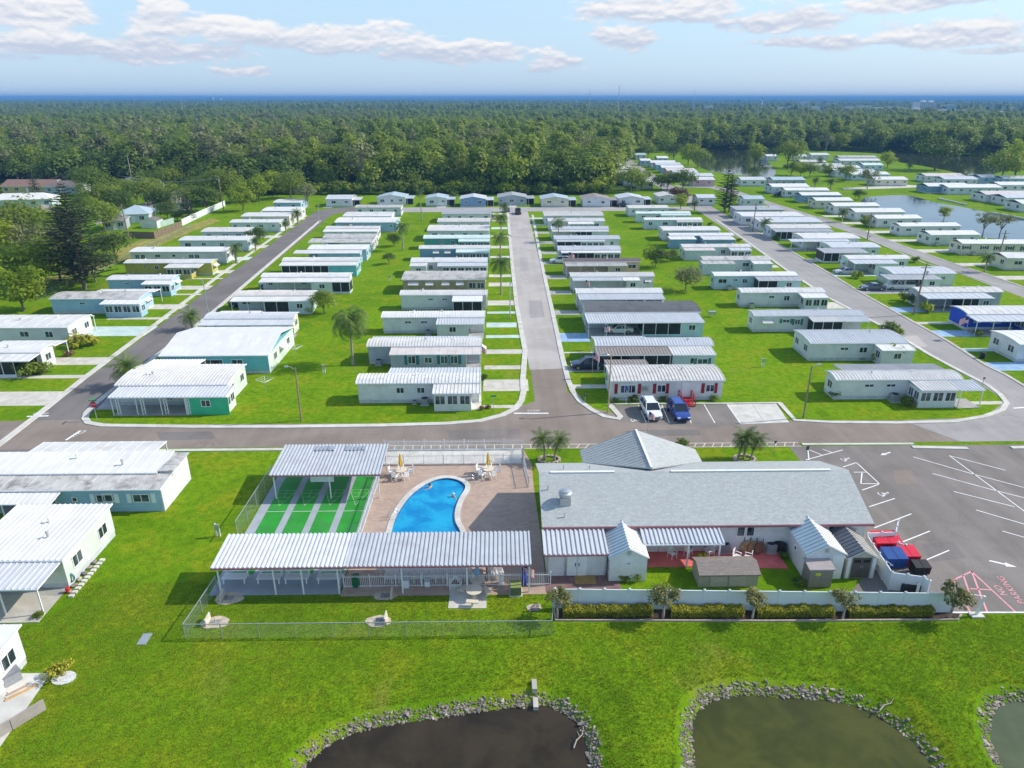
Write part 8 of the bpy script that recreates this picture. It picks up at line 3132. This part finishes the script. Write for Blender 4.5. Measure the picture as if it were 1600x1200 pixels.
def swimmer(px, py, label, rz, cloth):
 p = P(px, py, -.1)
 t = thing('person', (p.x, p.y, -.1), label, 'person', None, rz)
 me = bpy.data.meshes.new('body')
 V = [(0, 0, -.62), (0, 0, -.3), (0, .02, .02), (0, .03, .16), (0, .03, .30), (.19, .0, .0), (.42, .12, -.02), (.62, .3, .0), (-.19, 0, 0), (-.42, .12, -.02), (-.62, .3, .0), (.1, -.05, -.8), (.14, -.5, -.7), (-.1, -.05, -.8), (-.14, -.5, -.7)]
 E_ = [(0, 1), (1, 2), (2, 3), (3, 4), (2, 5), (5, 6), (6, 7), (2, 8), (8, 9), (9, 10), (0, 11), (11, 12), (0, 13), (13, 14)]
 R_ = [.15, .15, .14, .06, .105, .065, .05, .04, .065, .05, .04, .08, .055, .08, .055]
 me.from_pydata(V, E_, [])
 o = link('body', me, t)
 sk = o.modifiers.new('skin', 'SKIN')
 for v_, r_ in zip(me.skin_vertices[0].data, R_):
  v_.radius = (r_, r_)
 me.skin_vertices[0].data[0].use_root = True
 ss = o.modifiers.new('sub', 'SUBSURF')
 ss.levels = ss.render_levels = 1
 me.materials.append(SKIN)
 mb = MB()
 mb.lathe([(.105, .29), (.125, .33), (.10, .40), (.03, .43)], 12, c=(0, .03))
 mb.build('hair', cloth, t)

swimmer(672, 762, 'swimmer with dark hair floating in the left of the pool', 1.0, mat('dark_hair', (.03, .02, .015), .6))
swimmer(709, 776, 'swimmer with pale cap near the pool steps', 2.4, mat('white_cap', (.7, .7, .7), .6))

# suburb at the left, fences
def house(px0, py0, px1, py1, depth, wallc, roofk, label, h=2.7, hip=True, rz=0):
 a_, b_ = P(px0, py0), P(px1, py1)
 L_ = (b_ - a_).length
 t = thing('suburban_house', (a_.x, a_.y, 0), label, 'house', None, math.atan2(b_.y - a_.y, b_.x - a_.x))
 mb = MB()
 mb.box((.4, .4, 0), (L_ - .4, depth - .4, h - .1))
 mb.build('wall', WALL[wallc], t)
 mb = MB()
 rh = h + depth * .19
 i = depth * .45 if hip else 0
 slope(mb, [(0, 0, h), (L_, 0, h), (L_ - i, depth / 2, rh), (i, depth / 2, rh)], .15)
 slope(mb, [(L_, depth, h), (0, depth, h), (i, depth / 2 + .003, rh), (L_ - i, depth / 2 + .003, rh)], .15)
 if hip:
  slope(mb, [(0, depth, h), (0, 0, h), (i - .003, depth / 2, rh)], .15)
  slope(mb, [(L_, 0, h), (L_, depth, h), (L_ - i + .003, depth / 2, rh)], .15)
 else:
  for x, fl in ((.4, 0), (L_ - .4, 1)):
   q = [(x, .4, h - .1), (x, depth / 2, rh - .2), (x, depth - .4, h - .1)]
   mb.poly(q[::-1] if fl == 0 else q, 1)
 mb.build('roof', [ROOF[roofk], TRIM], t)
 n = max(2, int(L_ / 4))
 for k in range(n):
  window(t, L_ * (k + .5) / n, .39, .9, 1.5, 1.2)
 box_part('door', t, (L_ * .5 - .45, .33, .05), (L_ * .5 + .45, .389, 2.1), TRIM)

house(2, 302, 84, 302, 11, 'ochre', 'orange', 'ochre house with red brown tiled roof at far left', hip=False)
house(68, 303, 124, 303, 10, 'grey', 'brown', 'grey house with brown roof right of the ochre house')
house(-20, 326, 84, 323, 9, 'paleblue', 'clean', 'long white roofed house at the left edge')
house(62, 345, 100, 340, 8, 'cream', 'taupe', 'small cream house with tan roof behind the great pine')
house(182, 350, 236, 348, 11, 'greygreen', 'bluegrey', 'grey-green house with wide grey hip roof')
house(160, 361, 200, 359, 8, 'grey', 'shingle', 'low grey shingled house beside the yard')
house(242, 332, 300, 328, 10, 'cream', 'taupe', 'brown hip roofed house by the road end')
house(276, 318, 320, 314, 9, 'grey', 'shingle', 'dark shingled house under the trees')
house(166, 304, 210, 302, 10, 'royal', 'bluegrey', 'royal blue house with grey roof among oaks')
house(188, 296, 226, 294, 9, 'white', 'black', 'house with dark pale-streaked roof among oaks')
house(75, 280, 110, 279, 10, 'ochre', 'dirty', 'cream house half hidden under oaks at far left')
house(420, 292, 450, 292, 9, 'white', 'shingle', 'x x x x') if False else None
house(14, 212, 40, 212, 14, 'white', 'clean', 'white roof deep in the woods at left')
a_ = P(234, 357)
sh = gable_shed('garden_shed', 'white yard shed with brown roof near the wooden fence', (a_.x, a_.y), 4.6, 4.0, 2.2, 2.9, WALL['white'], ROOF['taupe'])
panel_fence('yard_wall', 'long white yard wall slanting back to the trees at left', [P(285, 353), P(318, 337), P(352, 322)], 1.9, pw=3.0)
panel_fence('wooden_fence', 'weathered wooden fence below the grey hip roof', [P(196, 372), P(242, 373), P(285, 355)], 1.8, m=WOOD, cap=False, pw=2.4)
panel_fence('vinyl_fence', 'pale green fence along the white shed yard', [P(245, 357), P(272, 349)], 1.7, m=mat('fence_green', (.42, .55, .48), .5), cap=False, pw=3)
struct(sheet('suburb_road', [P(*q) for q in [(250, 308), (270, 300), (296, 291), (318, 290), (330, 292), (322, 297), (300, 306), (285, 312), (262, 320), (170, 344), (150, 352), (148, 345), (180, 335)]], .02, AS_FAR))
sheet('dry_grass', G((180, 392), (225, 372), (285, 356), (330, 340), (345, 345), (300, 362), (262, 378), (215, 398), (150, 425), (80, 440), (60, 450), (50, 442), (130, 412)), .004, mat('dry_grass', (.30, .27, .07), .95, .25, .6, .1, dirt=(.13, .2, .03), dirt_amt=.7, dirt_scale=.3))
t = chain_link('chain link fence behind the left road homes', [P(60, 470), P(190, 410), P(300, 357)], h=1.3, sp=.6, wr=.008)
# lagoon retaining wall
wl = strip('seawall', [P(*q) for q in [(1466, 311), (1482, 315), (1510, 321)]], .5, 0, .55, CONC_LT)
strip('seawall', [P(*q) for q in [(1545, 333), (1575, 338), (1606, 344)]], .5, 0, .5, CONC_LT)
sheet('path', [P(*q) for q in [(1315, 294), (1420, 289), (1445, 291), (1430, 293), (1320, 297)]], .03, DRIVE[0])
struct(sheet('far_lane', [(69.5, 330), (72.5, 330), (75, 420), (82, 504), (78, 510), (73, 480), (70, 420)], .022, AS_FAR))

# far buildings and masts
rng = random.Random(9)
far = [(1434, 181, 1461, 14, 'white', 'tall white slab block far off on the right'), (1425, 183, 1440, 8, 'pink', 'low pinkish block left of the tall white slab')]
for k, (px0, py, px1, h, wc, lab) in enumerate(far):
 a_, b_ = P(px0, py), P(px1, py)
 t = thing('far_building', (a_.x, a_.y, 0), lab, 'building')
 L_ = b_.x - a_.x
 hh = h * (a_.y / 1109) if k == 0 else 14
 hh = {0: (181 - 163) / 1109 * a_.y * 1.05, 1: 14}[k]
 mb = MB()
 mb.box((0, 0, 0), (L_, 30, hh))
 mb.build('wall', mat('far_white', (.70, .70, .70), .7, .05, .05) if k == 0 else WALL['pink'], t)
 mb = MB()
 mb.box((L_ * .2, 5, hh), (L_ * .4, 15, hh + 4))
 mb.box((L_ * .7, 5, hh), (L_ * .85, 15, hh + 3))
 mb.build('roof_plant', TRIM, t)
 if k == 0:
  nf = 7
  for f_ in range(nf):
   for c in range(9):
    box_part('window', t, (round(L_ * (c + .25) / 9, 1), -.3, round(hh * (f_ + .3) / nf, 1)), (round(L_ * (c + .7) / 9, 1), .1, round(hh * (f_ + .75) / nf, 1)), GLASS)
for k, (px, py, w, h) in enumerate([(1090, 178, 10, 5), (1110, 176, 14, 6), (1215, 179, 18, 6), (1240, 178, 12, 7), (1258, 172, 10, 10), (1272, 178, 16, 7), (1330, 178, 14, 6), (1352, 177, 16, 7), (1375, 179, 14, 6), (1395, 180, 18, 8), (1412, 181, 12, 7), (1485, 181, 14, 12), (1478, 185, 40, 7), (1520, 184, 26, 6), (1560, 187, 30, 6),
         (1140, 170, 8, 6), (1020, 166, 10, 5), (1045, 168, 8, 4), (340, 160, 10, 5), (330, 161, 6, 8), (980, 170, 8, 4), (1180, 176, 16, 5), (1300, 170, 10, 5), (1575, 178, 18, 5), (900, 165, 7, 4), (760, 163, 6, 4)]):
 a_ = P(px, py)
 s = a_.y / 1109
 t = thing('far_building', (a_.x, a_.y, 0), 'small pale far building showing among the hazy trees', 'building', 'far pale buildings among the trees')
 mb = MB()
 mb.box((-w * s / 2, 0, 0), (w * s / 2, 25, h * s * .8 + 7))
 mb.build('wall', [WALL['white'], mat('far_white', (.7, .7, .7)), WALL['cream'], WALL['sky']][k % 4 if k % 7 else 1], t)
 mb = MB()
 mb.box((-w * s / 2 - .5, -.5, h * s * .8 + 7.01), (w * s / 2 + .5, 25.5, h * s * .8 + 7.6))
 mb.build('roof', ROOF['clean'], t)
for px, py, top, lab, band in [(965, 188, 143, 'grey mast standing on the horizon', False), (1181, 205, 172, 'pale slim pole rising from the far woods', False), (1188, 180, 152, 'red and white mast on the far skyline', True), (288, 188, 164, 'pale slim mast in the left woods', False), (1082, 186, 147, 'hair-thin mast on the horizon', False), (920, 186, 147, 'second hair-thin mast on the horizon', False)]:
 a_ = P(px, py)
 d = a_.y
 hh = (py - top) / 1109 * d * 1.05
 t = thing('mast', (a_.x, a_.y, 0), lab, 'mast')
 r_ = d / 1109 * (.45 if 'hair' in lab else .8)
 nseg = 7 if band else 1
 for k in range(nseg):
  mb = MB()
  f0, f1 = 1 - .6 * k / nseg, 1 - .6 * (k + 1) / nseg
  mb.tube([(0, 0, hh * k / nseg), (0, 0, hh * (k + 1) / nseg)], [r_ * f0, r_ * f1], 6)
  mb.build('mast_section' if band else 'shaft', (STRIPE_R if k % 2 else STRIPE_W) if band else METAL, t)
 if band:
  mb = MB()
  mb.lathe([(r_ * 1.8, hh * .5), (r_ * 1.8, hh * .56)], 8)
  mb.build('platform', STRIPE_W, t)

# air
hz = bpy.data.materials.new('haze')
hz.use_nodes = True
hn = hz.node_tree
hn.nodes.clear()
vo_ = hn.nodes.new('ShaderNodeVolumePrincipled')
vo_.inputs['Color'].default_value = (.16, .40, .78, 1)
vo_.inputs['Density'].default_value = HAZE_D
vo_.inputs['Anisotropy'].default_value = .0
mo = hn.nodes.new('ShaderNodeOutputMaterial')
hn.links.new(vo_.outputs[0], mo.inputs['Volume'])
mb = MB()
mb.box((-34000, -10000, -3.6), (34000, 42000, 56))
hb = mb.build('haze', hz)
hb['kind'] = 'stuff'

for nm, pts_, m_ in (('cross_street', [(245, 676), (330, 674), (338, 686), (250, 688)], AS_LEFT), ('cross_street', [(700, 672), (812, 670), (815, 684), (702, 687)], AS_LOT), ('cross_street', [(1010, 672), (1090, 671), (1096, 680), (1012, 682)], AS_LEFT),
      ('central_road', [(826, 470), (846, 469), (851, 496), (828, 497)], AS_RIGHT), ('central_road', [(812, 402), (824, 402), (826, 424), (813, 424)], AS_FAR), ('parking_lot', [(1440, 850), (1490, 846), (1510, 872), (1456, 878)], AS_LEFT), ('parking_lot', [(1395, 735), (1425, 734), (1432, 756), (1400, 757)], AS_CROSS), ('right_road', [(1400, 527), (1432, 524), (1450, 541), (1422, 546)], AS_CENT)):
 sheet('asphalt_patch', G(*pts_), {'cross_street': .0105, 'central_road': .0145, 'parking_lot': .0095, 'right_road': .0125}[nm], m_, bpy.data.objects[nm], kind=None)
